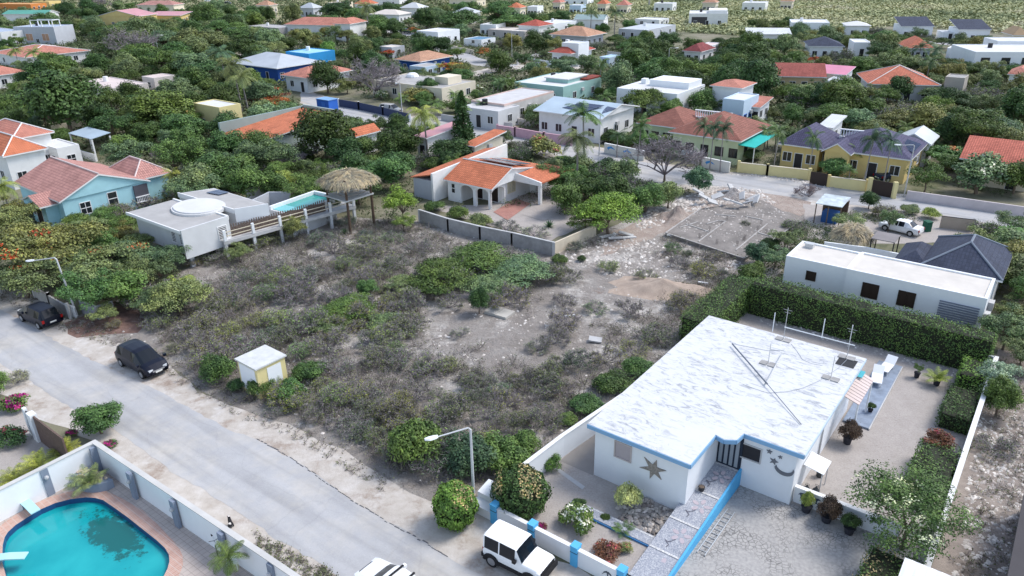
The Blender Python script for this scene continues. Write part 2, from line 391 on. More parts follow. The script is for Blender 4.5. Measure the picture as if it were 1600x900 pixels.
def palm_mesh(nf=17, L=.42, drop=1.0, ground=False):
    parts = []
    for k in range(nf):
        a = 2 * math.pi * k / nf * 1.0 + rnd.uniform(-.2, .2); el = rnd.uniform(.1, 1.25) if not ground else rnd.uniform(.6, 1.4)
        p = Vector((0, 0, 1.0 if not ground else .02)); d = Vector((math.cos(a) * math.cos(el), math.sin(a) * math.cos(el), math.sin(el))); pts = [p.copy()]
        st = L / 8
        for i in range(8):
            d = (d + Vector((0, 0, -.20 * drop))).normalized(); p = p + d * st * 1.15; pts.append(p.copy())
        side = Vector((-math.sin(a), math.cos(a), 0))
        for i in range(1, 9):
            for h in (0, .5):
                q = pts[i - 1].lerp(pts[i], h); dd = (pts[i] - pts[i - 1]).normalized(); w = L * .30 * math.sin(math.pi * min(1, (i + h) / 9.5) ** .8) + L * .03
                for s_ in (-1, 1):
                    tip = q + side * s_ * w * .8 + dd * w * .55 + Vector((0, 0, -w * .38)); b0 = q - dd * L * .022; b1 = q + dd * L * .022
                    parts.append(np.array([b0, b1, tip + dd * L * .01, tip - dd * L * .01]))
        for i in range(8):
            parts.append(np.array([pts[i] - side * .006, pts[i] + side * .006, pts[i + 1] + side * .004, pts[i + 1] - side * .004]))
    V = np.concatenate(parts); return mesh_np('fronds', V, np.arange(len(V)).reshape(-1, 4), [LEAF])
def trunk_mesh(h, r, nl, top, spread):
    mb = MB(); j = rnd.uniform(-.05, .05); mb.tube([(0, 0, -.02), (j, j * .5, h * .5), (0, 0, h)], [r, r * .75, r * .6], 7)
    if nl: limbs(mb, h * .92, top, nl, r * .55, spread)
    return mb.mesh('trunk', BARK)
FLR = mat_leaf('flame blossom', (.50, .075, .03), .35); FLO = mat_leaf('orange blossom', (.50, .15, .05), .35)
FLW = mat_leaf('white blossom', (.85, .85, .82), .08); FLP = mat_leaf('pink blossom', (.50, .10, .16), .35); FLM = mat_leaf('magenta blossom', (.42, .03, .25), .3)
FLL = mat_leaf('pale seed leaf', (.60, .66, .50), .2)
def protos():
    for v in range(4): PROTO['round%d' % v] = (crown_mesh('crown', 'round', [24, 34, 18, 26][v], 9500, .041), trunk_mesh(.5, .06, 6, 1.05, .55))
    for v in range(3): PROTO['umb%d' % v] = (crown_mesh('crown', 'umbrella', 46, 10000, .028, [LEAFB]), trunk_mesh(.38, .05, 7, .86, .7))
    for v in range(3): PROTO['bush%d' % v] = (crown_mesh('crown', 'bush', 20, 7500, .042), None)
    for v in range(2): PROTO['loose%d' % v] = (crown_mesh('crown', 'loose', 36, 7500, .029, [LEAFB]), trunk_mesh(.5, .04, 8, 1.1, .75))
    PROTO['flame0'] = (crown_mesh('crown', 'umbrella', 44, 9000, .032, [LEAFB, FLR], flowers=(16, .34, .62)), trunk_mesh(.38, .05, 7, .86, .7))
    PROTO['flame1'] = (crown_mesh('crown', 'umbrella', 44, 9000, .032, [LEAFB, FLO], flowers=(14, .30, .5)), trunk_mesh(.38, .05, 7, .86, .7))
    PROTO['flame2'] = (crown_mesh('crown', 'umbrella', 44, 6500, .042, [LEAFB, FLO], flowers=(6, .22, .4)), trunk_mesh(.38, .05, 7, .86, .7))
    PROTO['flame3'] = (crown_mesh('crown', 'umbrella', 44, 11000, .026, [LEAFB, FLR], flowers=(5, .16, .4)), trunk_mesh(.38, .05, 7, .86, .7))
    PROTO['wflower'] = (crown_mesh('crown', 'bush', 20, 3600, .062, [LEAF, FLW], flowers=(170, .075, .9)), None)
    PROTO['wsprinkle'] = (crown_mesh('crown', 'round', 26, 5200, .055, [LEAF, FLW], flowers=(60, .09, .35)), trunk_mesh(.75, .07, 6, 1.25, .55))
    PROTO['pflower'] = (crown_mesh('crown', 'bush', 22, 3600, .05, [LEAF, FLP], flowers=(34, .10, .5)), None)
    PROTO['mflower'] = (crown_mesh('crown', 'bush', 18, 2600, .06, [LEAF, FLM], flowers=(12, .25, .8)), None)
    PROTO['seedtree'] = (crown_mesh('crown', 'loose', 64, 15000, .019, [LEAFB, FLL], flowers=(60, .075, .6)), trunk_mesh(.5, .04, 8, 1.1, .75))
    for v in range(3): PROTO['bare%d' % v] = (bare_mesh('branches', lift=.25), trunk_mesh(.2, .035, 0, 0, 0))
    for v in range(4): PROTO['dry%d' % v] = (bare_mesh('branches', leaves=[260, 700, 1300, 2200][v], tw=.014), None)
    PROTO['palm0'] = (palm_mesh(), None); PROTO['palm1'] = (palm_mesh(19, .40, 1.3), None)
    PROTO['areca'] = (palm_mesh(20, .85, .8, True), None); PROTO['agave'] = (None, None)
    # conifer: whorls of drooping foliage
    parts = []
    for i in range(46):
        z = .08 + .92 * i / 46; rr = .23 * (1 - (z - .08) / .95) ** .8 + .01
        for k in range(9):
            a = rnd.uniform(0, 6.283); c = np.array([[math.cos(a) * rr * q, math.sin(a) * rr * q, z - .06 * q] for q in np.linspace(.15, 1, 9)]) + rng.normal(size=(9, 3)) * .008
            parts.append(leafquads(c, rng.normal(size=(9, 3)) + [0, 0, 1], .022, .012))
    V, F = cat_np(parts); mb = MB(); mb.cyl(0, 0, 0, .98, .018, .004, 6)
    PROTO['conifer'] = (mesh_np('crown', V, F, [LEAFB]), mb.mesh('trunk', BARK))
    mb = MB()
    for k in range(34):
        a = k * 2.4; el = .15 + 1.2 * k / 34; L = 1.0; d = Vector((math.cos(a) * math.cos(el), math.sin(a) * math.cos(el), math.sin(el))); s_ = Vector((-math.sin(a), math.cos(a), 0)) * .06
        mb.add([Vector((0, 0, .03)) - s_, d * .5 - s_ * 1.2 + Vector((0, 0, .03)), d * L, d * .5 + s_ * 1.2 + Vector((0, 0, .03)), Vector((0, 0, .03)) + s_], [(0, 1, 2, 3, 4)])
    PROTO['agave'] = (mb.mesh('leaves', [LEAF]), None)
protos()
# crown centre height and trunk style by kind, name and category
KI = {'round': (.92, 'round_tree', 'tree'), 'umb': (.78, 'umbrella_tree', 'tree'), 'bush': (.5, 'shrub', 'shrub'), 'loose': (.95, 'slender_tree', 'tree'),
      'flame': (.78, 'flame_tree', 'flame tree'), 'wflower': (.5, 'flowering_shrub', 'shrub'), 'wsprinkle': (.92, 'flowering_tree', 'tree'), 'pflower': (.5, 'flowering_shrub', 'shrub'),
      'mflower': (.5, 'bougainvillea', 'shrub'), 'seedtree': (.95, 'feathery_tree', 'tree'), 'bare': (.55, 'bare_tree', 'tree'), 'dry': (.45, 'dry_shrub', 'dry shrub'),
      'palm': (.92, 'palm_tree', 'palm tree'), 'areca': (.45, 'palm_shrub', 'palm shrub'), 'conifer': (.5, 'conifer', 'conifer'), 'agave': (.4, 'agave', 'agave')}
COLR = {k: (c[0] * 1.62, c[1] * 1.78, c[2] * 1.5) for k, c in {'dk': (.034, .058, .024), 'md': (.055, .088, .034), 'br': (.075, .125, .035), 'gy': (.082, .105, .065), 'yl': (.15, .17, .055), 'ol': (.105, .11, .055),
        'lg': (.12, .165, .07), 'pu': (.10, .045, .04), 'sil': (.20, .22, .19), 'bl': (.045, .075, .055), 'va': (.24, .26, .17), 'au': (.22, .12, .04), 'wi': (.05, .03, .03), 'dd': (.022, .038, .018)}.items()}
TREES = []           # (x, y, radius) of everything placed, for the scatter
ncount = {}
def tree(kind, cx, cy, rw, colr, label, zs=1.0, group=None, zoff=0.0, base=None, kz=None):
    key = kind.rstrip('0123456789') if kind not in ('wsprinkle',) else kind
    cz, nm, ct = KI[key]
    if kind not in PROTO:
        opts = [k for k in PROTO if k.rstrip('0123456789') == key]; i = ncount.get(key, 0); ncount[key] = i + 1; kind = opts[i % len(opts)]
    cr, tr = PROTO[kind]
    palm = key == 'palm'
    unit = .40 if palm else (.7 if key == 'areca' else (.22 if key == 'conifer' else 1.0))
    r = rw / 12.0
    for _ in range(5):
        s = r / unit; z = zoff + cz * s * zs; p = P(cx, cy, z); r = rw * depth_of(p) / FPX
    s = r / unit
    if palm: s_h = s
    o = thing(nm, label, ct, (p.x, p.y, zoff), rnd.uniform(0, 6.283), group)
    o.scale = (s, s, s * zs)
    c = link({'palm': 'fronds', 'areca': 'fronds', 'agave': 'leaves', 'bare': 'branches', 'dry': 'branches'}.get(key, 'crown'), cr, o)
    cc = COLR[colr] if isinstance(colr, str) else colr; j = rnd.uniform(.78, 1.3); j2 = rnd.uniform(.85, 1.2)
    c.color = (min(1, cc[0] * j * j2), min(1, cc[1] * j), min(1, cc[2] * j / j2), 1)
    if tr: link('trunk', tr, o)
    if palm:
        mb = MB(); b = rnd.uniform(-.06, .06); mb.tube([(b * 1.5, b, -.01), (b, b * .3, .4), (0, 0, 1.0)], [.032, .02, .015], 7); mb.build('trunk', GBARK, o)
    TREES.append((p.x, p.y, r)); o['category'] = ct; return o
def T(rows, group=None):
    for ln in rows.strip().split('\n'):
        a = [q.strip() for q in ln.split('|')]
        k, pos, c, lab = a[:4]; zs = float(a[4]) if len(a) > 4 and a[4] else 1.0
        x, y, rw = [float(q) for q in pos.split(',')]
        tree(k, x, y, rw, c, lab, zs, group)
def hedge(label, O, ang, w, d, h, colr, tip=None, name='hedge', z0=0.0, dens=110, ls=.068, round_=.0):
    """clipped hedge: leaf covered box in a local frame at O"""
    o = thing(name, label, 'hedge', (O.x, O.y, z0), ang)
    A = [(w * h, 'f'), (w * h, 'b'), (d * h, 'l'), (d * h, 'r'), (w * d, 't')]; parts = []
    for ar, sd_ in A:
        n = int(ar * dens); a = rng.random(n); b = rng.random(n); jit = rng.normal(size=(n, 3)) * .07
        und = .22 * np.sin(a * w * 1.3 + b * 5) + .13 * np.sin(a * w * 3.3 + b * 9)
        if sd_ == 'f': c = np.stack([a * w, und * .5, b * h], 1); nn = [0, -1, .3]
        elif sd_ == 'b': c = np.stack([a * w, d + und * .4, b * h], 1); nn = [0, 1, .3]
        elif sd_ == 'l': c = np.stack([0 * a, a * d, b * h], 1); nn = [-1, 0, .3]
        elif sd_ == 'r': c = np.stack([0 * a + w, a * d, b * h], 1); nn = [1, 0, .3]
        else: c = np.stack([a * w, b * d, h + und * .6], 1); nn = [0, 0, 1]
        parts.append(leafquads(c + jit, np.array(nn) + rng.normal(size=(n, 3)) * .5, ls * rng.uniform(.6, 1.3, n), ls * .6))
    V, F = cat_np(parts); mi = np.zeros(len(F), int)
    if tip:
        cen = V[F[:, 0]]; mi[(cen[:, 2] > h * .75) & (rng.random(len(F)) < tip) & (np.sin(cen[:, 0] * 3.1 + np.cos(cen[:, 1] * 4)) > .1)] = 1
    me = mesh_np('foliage', V, F, [LEAF, mat_leaf('dry hedge tip', (.42, .34, .20), .3)], mi)
    c = link('foliage', me, o); c.color = (*COLR[colr], 1)
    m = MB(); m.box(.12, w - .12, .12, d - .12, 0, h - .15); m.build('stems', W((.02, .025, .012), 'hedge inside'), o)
    return o
def topiary(label, px, py, rw, hm, colr, tip=.0, tall=1.0):
    """clipped egg shaped bush"""
    p = P(px, py, hm * .5); r = rw * depth_of(p) / FPX
    o = thing('clipped_bush', label, 'clipped bush', (p.x, p.y, 0), 0); n = 6500; d = sphere_dirs(n)
    bump = 1 + .08 * np.sin(d[:, 0] * 7 + 1) * np.cos(d[:, 1] * 6 + d[:, 2] * 5) + .04 * np.sin(d[:, 2] * 11 + d[:, 0] * 9) + np.where(rng.random(n) < .04, .10, 0)
    c = d * bump[:, None] * (1 - .12 * rng.random(n) ** 2)[:, None]; zz = np.sign(c[:, 2]) * np.abs(c[:, 2]) ** .75
    C = np.stack([c[:, 0] * r, c[:, 1] * r, hm * .5 + zz * hm * .5], 1); C[:, 2] = np.maximum(C[:, 2], .03)
    V, F = leafquads(C, d + rng.normal(size=(n, 3)) * .5, .075 * rng.uniform(.6, 1.3, n), .05)
    mi = np.zeros(n, int); mi[(C[:, 2] > hm * .72) & (rng.random(n) < tip) & (np.sin(C[:, 0] * 3) > -.2)] = 1
    x = link('foliage', mesh_np('foliage', V, F, [LEAF, mat_leaf('dry hedge tip', (.42, .34, .20), .3)], mi), o); x.color = (*COLR[colr], 1)
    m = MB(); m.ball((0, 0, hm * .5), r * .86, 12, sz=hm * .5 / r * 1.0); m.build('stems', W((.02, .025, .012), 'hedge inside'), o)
    TREES.append((p.x, p.y, r)); return o
# ================================================================ buildings
NAMES = []
HB = []     # world rectangles (origin, u, v, w, d) and screen boxes for the tree scatter
PANE_CACHE = {}
def opening_mesh(kind, w, h, fm, pm):
    key = (kind, round(w, 2), round(h, 2), fm.name, pm.name)
    if key in PANE_CACHE: return PANE_CACHE[key]
    t = min(.07, w * .1); f = MB()
    f.box(-w / 2 - t, w / 2 + t, -.05, 0.002, h, h + t); f.box(-w / 2 - t, w / 2 + t, -.07, 0.002, -t, 0)
    f.box(-w / 2 - t, -w / 2, -.05, 0.002, 0, h); f.box(w / 2, w / 2 + t, -.05, 0.002, 0, h)
    if w > 1.0 and kind != 'plain': f.box(-.03, .03, -.04, 0, 0, h)
    if kind == 'shutter':
        k = int(h / .16)
        for i in range(k): f.box(-w / 2, w / 2, -.035, -.012, h * i / k + .03, h * i / k + .09)
    if kind == 'grid': f.box(-w / 2, w / 2, -.04, 0, h * .48, h * .54)
    p = MB(); p.box(-w / 2 + .003, w / 2 - .003, -.012, -.003, .003, h - .003)
    r = (f.mesh('window', fm), p.mesh('pane', pm)); PANE_CACHE[key] = r; return r
class House:
    def __init__(s, label, L, N, Rr=None, z=3.0, w=None, d=None, ang=None, cat='house', name='house', group=None, base=0.0, wall=WHITE):
        """L, N: the left facade's eave in pixels (N is the near corner); Rr: end of the right facade; z: eave height"""
        PN = P(*N, z); PL = P(*L, z)
        a = YAW if ang is None else R(ang)
        if ang == 'fit': e = PN - PL; a = math.atan2(e.y, e.x)
        s.u = Vector((math.cos(a), math.sin(a), 0)); s.v = Vector((-s.u.y, s.u.x, 0))
        if ang is not None and ang != 'fit' and Rr is not None and abs(ang + 37.54) > 9 and abs(a) < R(36):
            D = P(Rr[0], L[1], z) - PL; s.d = d or max(4, D.dot(s.v)); s.w = max(4, (D.x - s.d * -s.u.y) / s.u.x); O = PL
        else:
            s.w = w or (PN - PL).dot(s.u)
            if d is None: d = (P(*Rr, z) - PN).dot(s.v)
            s.d = max(d, 2.0); O = PN - s.u * s.w
        s.z = z; s.wall = wall; s.base = base
        s.O = Vector((O.x, O.y, 0)); s.a = a
        s.root = thing(name, label, cat, s.O, a, group); NAMES.append(label)
        HB.append((s.O.copy(), s.u, s.v, s.w, s.d, z))
        if os_dbg: print('HOUSE %-60s w %.1f d %.1f  at %.0f,%.0f' % (label[:60], s.w, s.d, O.x, O.y))
    def q(s, px, py, z=0):
        e = P(px, py, z) - s.O; return e.dot(s.u), e.dot(s.v)
    def box(s, name, x0, x1, y0, y1, z0, z1, m, parent=None, label=None):
        o = MB().box(x0, x1, y0, y1, z0, z1).build(name, m, parent or s.root)
        if label: o['label'] = label
        return o
    def walls(s, inset=0.0, z1=None, m=None, x0=None, x1=None, y0=None, y1=None, z0=0):
        x0 = inset if x0 is None else x0; y0 = inset if y0 is None else y0; x1 = s.w - inset if x1 is None else x1; y1 = s.d - inset if y1 is None else y1
        s.wx = (x0, x1, y0, y1); return s.box('wall', x0, x1, y0, y1, z0, (z1 or s.z), m or s.wall)
    def flat(s, m, par=.35, th=.2, x0=None, x1=None, y0=None, y1=None, z=None, pm=None, over=0):
        x0 = 0 if x0 is None else x0; y0 = 0 if y0 is None else y0; x1 = s.w if x1 is None else x1; y1 = s.d if y1 is None else y1; z = z or s.z
        x0 -= over; x1 += over; y0 -= over; y1 += over
        b = MB().box(x0 + th, x1 - th, y0 + th, y1 - th, z - .12, z - par + .003 if par else z + .003).build('roof', m, s.root) if par else MB().box(x0, x1, y0, y1, z + .003, z + .2).build('roof', m, s.root)
        if par:
            q = MB(); q.box(x0, x1, y0 - .003, y0 + th, z - .3, z + .003); q.box(x0, x1, y1 - th, y1 + .003, z - .3, z + .003)
            q.box(x0 - .003, x0 + th, y0 + th, y1 - th, z - .3, z + .003); q.box(x1 - th, x1 + .003, y0 + th, y1 - th, z - .3, z + .003)
            q.build('parapet', pm or TRIM, s.root)
        return b
    def pitched(s, m, rise, kind='hip', axis=None, x0=None, x1=None, y0=None, y1=None, z=None, ridge=None, capm=None, rl=None, parent=None):
        """tile roof over a rectangle with slab thickness; UV in metres"""
        x0 = 0 if x0 is None else x0; y0 = 0 if y0 is None else y0; x1 = s.w if x1 is None else x1; y1 = s.d if y1 is None else y1; z = z or s.z
        w, d = x1 - x0, y1 - y0; axis = axis or ('x' if w >= d else 'y')
        if axis == 'x':
            ins = (d / 2 if kind == 'hip' else 0); ins = min(ins, w * .48) if rl is None else (w - rl) / 2
            ym = (y0 + y1) / 2 if ridge is None else y0 + ridge * d
            A, B = (x0 + ins, ym, z + rise), (x1 - ins, ym, z + rise)
            c = [(x0, y0, z), (x1, y0, z), (x1, y1, z), (x0, y1, z)]
            faces = [[c[0], c[1], B, A], [c[1], c[2], B], [c[2], c[3], A, B], [c[3], c[0], A]]
        else:
            ins = (w / 2 if kind == 'hip' else 0); ins = min(ins, d * .48) if rl is None else (d - rl) / 2
            xm = (x0 + x1) / 2 if ridge is None else x0 + ridge * w
            A, B = (xm, y0 + ins, z + rise), (xm, y1 - ins, z + rise)
            c = [(x0, y0, z), (x1, y0, z), (x1, y1, z), (x0, y1, z)]
            faces = [[c[1], c[2], B, A], [c[0], c[1], A], [c[3], c[0], A, B], [c[2], c[3], B]]
        if kind == 'mono':      # slopes from the back (high) to the front
            c = [(x0, y0, z), (x1, y0, z), (x1, y1, z + rise), (x0, y1, z + rise)]; faces = [c]; A = B = None
        mb = MB()
        for k, f in enumerate(faces):
            if kind == 'gable' and len(f) == 3: continue
            f = [Vector(p) for p in f]; e = (f[1] - f[0]).normalized(); nn = (f[1] - f[0]).cross(f[2] - f[0]).normalized(); t = nn.cross(e)
            mb.add(f, [tuple(range(len(f)))], 0, [[((p - f[0]).dot(e), (p - f[0]).dot(t)) for p in f]])
            lo = [p - Vector((0, 0, .16)) for p in f]; n = len(f)
            mb.add(lo, [tuple(range(n))[::-1]], 1)
            nd = [(i, (i + 1) % n) for i in range(n)]
            for i, j in nd:
                eave = abs(f[i].z - z) < .01 and abs(f[j].z - z) < .01
                if eave or kind in ('gable', 'mono'): mb.add([f[i], f[j], lo[j], lo[i]], [(0, 3, 2, 1)], 1)
        o = mb.build('roof', [m, TRIM], parent or s.root)
        if kind == 'gable':   # triangular gable walls
            g = MB(); t = .25
            if axis == 'x':
                ym = A[1]
                for xx in (x0 + .25, x1 - .25 - t): g.add([(xx, y0 + .3, z - .05), (xx, y1 - .3, z - .05), (xx, ym, z + rise - .2), (xx + t, y0 + .3, z - .05), (xx + t, y1 - .3, z - .05), (xx + t, ym, z + rise - .2)], [(0, 1, 2), (3, 5, 4), (0, 3, 4, 1), (1, 4, 5, 2), (2, 5, 3, 0)])
            else:
                xm = A[0]
                for yy in (y0 + .25, y1 - .25 - t): g.add([(x0 + .3, yy, z - .05), (x1 - .3, yy, z - .05), (xm, yy, z + rise - .2), (x0 + .3, yy + t, z - .05), (x1 - .3, yy + t, z - .05), (xm, yy + t, z + rise - .2)], [(0, 1, 2), (3, 5, 4), (0, 3, 4, 1), (1, 4, 5, 2), (2, 5, 3, 0)])
            for k_ in (0, 1): MB().add(g.v[k_ * 6:k_ * 6 + 6], g.f[:5]).build('gable_wall', s.wall, s.root)
        if capm and A:
            q = MB(); e = (0, 0, .03); up = lambda p: (p[0], p[1], p[2] + .03)
            q.tube([up(A), up(B)], .1, 5)
            if kind == 'hip':
                cc = [(x0, y0, z), (x1, y0, z), (x1, y1, z), (x0, y1, z)]
                pr = [(0, A), (1, B), (2, B), (3, A)] if axis == 'x' else [(0, A), (1, A), (2, B), (3, B)]
                for i, r in pr: q.tube([up(cc[i]), up(r)], .09, 5)
            q.build('ridge_cap', capm, o)
        return o
    def win(s, side, p, z, w, h, kind='', fm=None, pm=None, name='window', label=None, rect=None, parent=None):
        x0, x1, y0, y1 = rect or getattr(s, 'wx', (0, s.w, 0, s.d)); fm = fm or TRIM; pm = pm or GLASS
        loc, rz = {'F': ((x0 + p, y0 - .002, z), 0), 'R': ((x1 + .002, y0 + p, z), math.pi / 2), 'B': ((x0 + p, y1 + .002, z), math.pi), 'L': ((x0 - .002, y0 + p, z), -math.pi / 2)}[side]
        a, b = opening_mesh(kind, w, h, fm, pm)
        o = link(name, a, parent or s.root); o.location = loc; o.rotation_euler = (0, 0, rz); c = link('pane', b, o)
        if label: o['label'] = label
        return o
    def auto(s, nf=3, nr=2, z=1.0, w=1.1, h=1.15, kind='', fm=None, pm=None, door=True, z2=None):
        x0, x1, y0, y1 = s.wx
        for zz in ([z] if z2 is None else [z, z2]):
            for side, n, Ln in (('F', nf, x1 - x0), ('R', nr, y1 - y0)):
                for i in range(n):
                    p = Ln * (i + .5) / n + (Ln * .04 * math.sin(i * 7 + n))
                    if door and side == 'F' and i == n // 2 and zz == z: s.win('F', p, .05, 1.0, 2.1, 'plain', fm or TRIM, pm or DARK, 'door')
                    else: s.win(side, p, zz, min(w, Ln / n * .7), h, kind, fm, pm)
    def solar(s, pts, z0, z1, lbl=None, nx=4, ny=2, parent=None):
        """a panel array over the pixel quad pts (four corners) with heights z0 (near edge) and z1"""
        zz = [z0, z0, z1, z1]; c = []
        for (x, y), z in zip(pts, zz):
            e = P(x, y, z) - s.O; c.append(Vector((e.dot(s.u), e.dot(s.v), z)))
        mb = MB(); g = .03
        for i in range(nx):
            for j in range(ny):
                f = lambda a, b: (c[0].lerp(c[1], a)).lerp(c[3].lerp(c[2], a), b)
                a0, a1, b0, b1 = (i + g) / nx, (i + 1 - g) / nx, (j + g) / ny, (j + 1 - g) / ny
                q = [f(a0, b0), f(a1, b0), f(a1, b1), f(a0, b1)]; lo = [p - Vector((0, 0, .05)) for p in q]
                mb.add(q + lo, [(0, 1, 2, 3), (7, 6, 5, 4), (0, 4, 5, 1), (1, 5, 6, 2), (2, 6, 7, 3), (3, 7, 4, 0)])
        o = mb.build('solar_panel', mat('solar cell', (.035, .05, .10), rough=.2, var=.15, scale=.5, spec=.6), parent or s.root)
        if lbl: o['label'] = lbl
        return o
os_dbg = False
O_rand = random.Random(3)
TILE_O = mat_tile('orange pantile', (.60, .20, .105)); TILE_P = mat_tile('pink pantile', (.50, .26, .225)); TILE_R = mat_tile('red pantile', (.45, .11, .08))
TILE_T = mat_tile('tan pantile', (.52, .30, .20)); TILE_B = mat_tile('brown terracotta', (.30, .13, .10)); TILE_K = mat_tile('dark blue grey shingle', (.055, .065, .10), dark=.8)
TILE_V = mat_tile('plum grey pantile', (.10, .095, .16), dark=.6); TILE_D = mat_tile('dark red pantile', (.26, .07, .07)); TILE_S = mat_tile('salmon pantile', (.56, .24, .18))
MET_G = mat_metalroof('pale grey sheet roof', (.50, .53, .56)); MET_W = mat_metalroof('white sheet roof', (.62, .63, .63)); MET_L = mat_metalroof('light blue sheet roof', (.45, .55, .63))
MET_GR = mat_metalroof('green sheet roof', (.10, .36, .27)); MET_GG = mat_metalroof('grey green sheet roof', (.28, .37, .36)); MET_P = mat_metalroof('pink sheet roof', (.60, .28, .30))
MET_PK = mat_metalroof('pink flat sheet', (.62, .20, .30)); FLATG = W((.40, .39, .38), 'grey bitumen roof', var=.12, scale=.5, stain=.2); FLATC = W((.62, .56, .50), 'cream flat roof', var=.06, stain=.12)
FLATW = W((.62, .62, .62), 'white flat roof', var=.06, stain=.15, scale=.4); FLATP = W((.62, .52, .49), 'pinkish flat roof', var=.06, stain=.1)
PURE = W((.78, .80, .82), 'bright white plaster', var=.04, stain=.06, scale=.5)
YEL = W((.70, .54, .23), 'yellow plaster', var=.06, stain=.1); LYEL = W((.70, .60, .30), 'pale yellow plaster', var=.06, stain=.1); TURQ = W((.38, .64, .70), 'turquoise plaster', var=.08, stain=.12)
BLUE = W((.02, .08, .30), 'deep blue plaster', var=.08); SKYB = W((.03, .28, .60), 'bright blue plaster', var=.08); LBLUE = W((.50, .62, .74), 'light blue plaster', var=.06); GREYW = W((.48, .50, .54), 'blue grey plaster', var=.06, stain=.1)
PINKW = W((.58, .36, .42), 'dusty pink plaster', var=.08, stain=.2); LGRN = W((.58, .64, .42), 'pale green plaster', var=.06, stain=.12); TEAL = W((.30, .48, .45), 'teal plaster', var=.08)
LGREY = W((.60, .61, .62), 'light grey plaster', var=.06, stain=.12)
ORW = W((.60, .22, .06), 'orange plaster', var=.08)
DBR = W((.035, .022, .018), 'dark brown metal', rough=.5)

def simple(label, L, N, Rr=None, z=3.0, roof='hip', rm=TILE_O, rise=1.6, wall=WHITE, nf=3, nr=2, over=.45, d=None, w=None, ang=None, cap=None, group='houses of the neighbourhood', wz=1.0, two=False, kind='', fm=None, pm=None, axis=None, chim=None, **k):
    h = House(label, L, N, Rr, z, w=w, d=d, ang=ang, group=group, wall=wall)
    if roof == 'flat': h.walls(0, z1=z - .3); h.flat(rm, k.get('par', .35), pm=k.get('parm', wall))
    elif roof == 'slab':
        h.walls(over); h.flat(rm, 0, over=0)
    else: h.walls(over); h.pitched(rm, rise, roof, axis, capm=cap)
    h.auto(nf, nr, z=wz, kind=kind, fm=fm, pm=pm, z2=(3.6 if two else None), h=min(1.15, z * .4), door=k.get('door', True))
    if roof in ('flat', 'slab') and h.w > 8 and O_rand.random() < .7: MB().cyl(h.w * .3, h.d * .6, z - .3, z + .9, .5, .5, 10).build('water_tank', DARK if O_rand.random() < .5 else TRIM, h.root)
    if h.d > 6 and O_rand.random() < .6: h.box('air_conditioner', h.wx[1] + .003, h.wx[1] + .35, h.d * .45, h.d * .45 + .8, 2.0, 2.55, LCONC)
    if chim:
        h.box('chimney', h.w * chim, h.w * chim + .8, h.d * .5, h.d * .5 + .8, z, z + rise + .9 if roof != 'flat' else z + 1.2, WHITE)
    return h
# ================================================================ ground, roads, verges
def sheet(name, px_poly, z, m, kind='structure', jitter=0.0, step=1.2, label=None, cat=None, world=False, parent=None):
    """flat sheet from a pixel polygon on the ground with a slightly ragged edge"""
    pts = [Vector((p[0], p[1], 0)) if world else P(p[0], p[1], z) for p in px_poly]; out = []
    n = len(pts)
    for i in range(n):
        a, b = pts[i], pts[(i + 1) % n]; L = (b - a).length; k = max(1, int(L / step)) if jitter else 1; k = min(k, 120)
        for j in range(k):
            q = a.lerp(b, j / k)
            if jitter and j: q += Vector((rnd.uniform(-1, 1), rnd.uniform(-1, 1), 0)) * jitter
            out.append((q.x, q.y, z))
    mb = MB(); mb.add(out, [tuple(range(len(out)))])
    me = mb.mesh(name, m)
    if me.polygons[0].normal.z < 0: me.flip_normals()
    import bmesh as bm_
    b = bm_.new(); b.from_mesh(me); bm_.ops.triangulate(b, faces=b.faces[:]); b.to_mesh(me); b.free()
    o = link(name, me, parent); tag(o, label, cat, kind=kind); return o
G_BASE = mat_ground('scrubland soil', [(.05, [(.3, (.12, .125, .08)), (.5, (.20, .19, .13)), (.7, (.28, .25, .20))], None), (.8, [(.35, (.07, .085, .045)), (.65, (.16, .16, .09))], (.48, .60, .12))], bump=.6)
G_LOT = mat_ground('rubble lot soil', [(.5, [(.25, (.21, .185, .16)), (.5, (.31, .28, .255)), (.75, (.40, .375, .345))], None),
                                        (2.2, [(.35, (.42, .39, .355)), (.65, (.64, .60, .56))], (.51, .60, .16)), (3.0, [(.4, (.22, .12, .09)), (.6, (.32, .20, .15))], (.62, .70, .12))], bump=1.0, bscale=1.6, bdist=.35)
G_VERGE = mat_ground('pale limestone verge', [(.8, [(.3, (.38, .335, .29)), (.5, (.47, .43, .385)), (.75, (.58, .55, .52))], None), (4, [(.4, (.26, .205, .165)), (.7, (.38, .31, .26))], (.52, .66, .4)), (2, [(.4, (.50, .48, .46)), (.6, (.62, .60, .58))], (.55, .68, .3))], bump=.5, bscale=6, bdist=.06)
G_ROAD = mat_ground('weathered asphalt', [(.5, [(.3, (.33, .33, .34)), (.5, (.385, .385, .395)), (.7, (.43, .43, .435))], None), (14, [(.3, (.31, .31, .315)), (.7, (.46, .46, .46))], (.35, .7, 2.5)), (1.5, [(.4, (.43, .41, .38)), (.6, (.49, .465, .43))], (.46, .66, .2)), (.9, [(.4, (.25, .25, .255)), (.6, (.31, .31, .31))], (.66, .72, .6))], bump=.25, bscale=40, bdist=.01, tracks=.14)
G_GRAV = mat_ground('beige gravel', [(1.2, [(.3, (.34, .305, .28)), (.7, (.44, .40, .37))], None), (9, [(.3, (.22, .20, .185)), (.7, (.52, .485, .455))], (.4, .7, 8))], bump=.7, bscale=14, bdist=.04)
G_PINK = mat_ground('pink rubble earth', [(.9, [(.3, (.31, .24, .205)), (.6, (.41, .345, .30)), (.8, (.54, .49, .45))], None)], bump=1, bscale=3, bdist=.2)
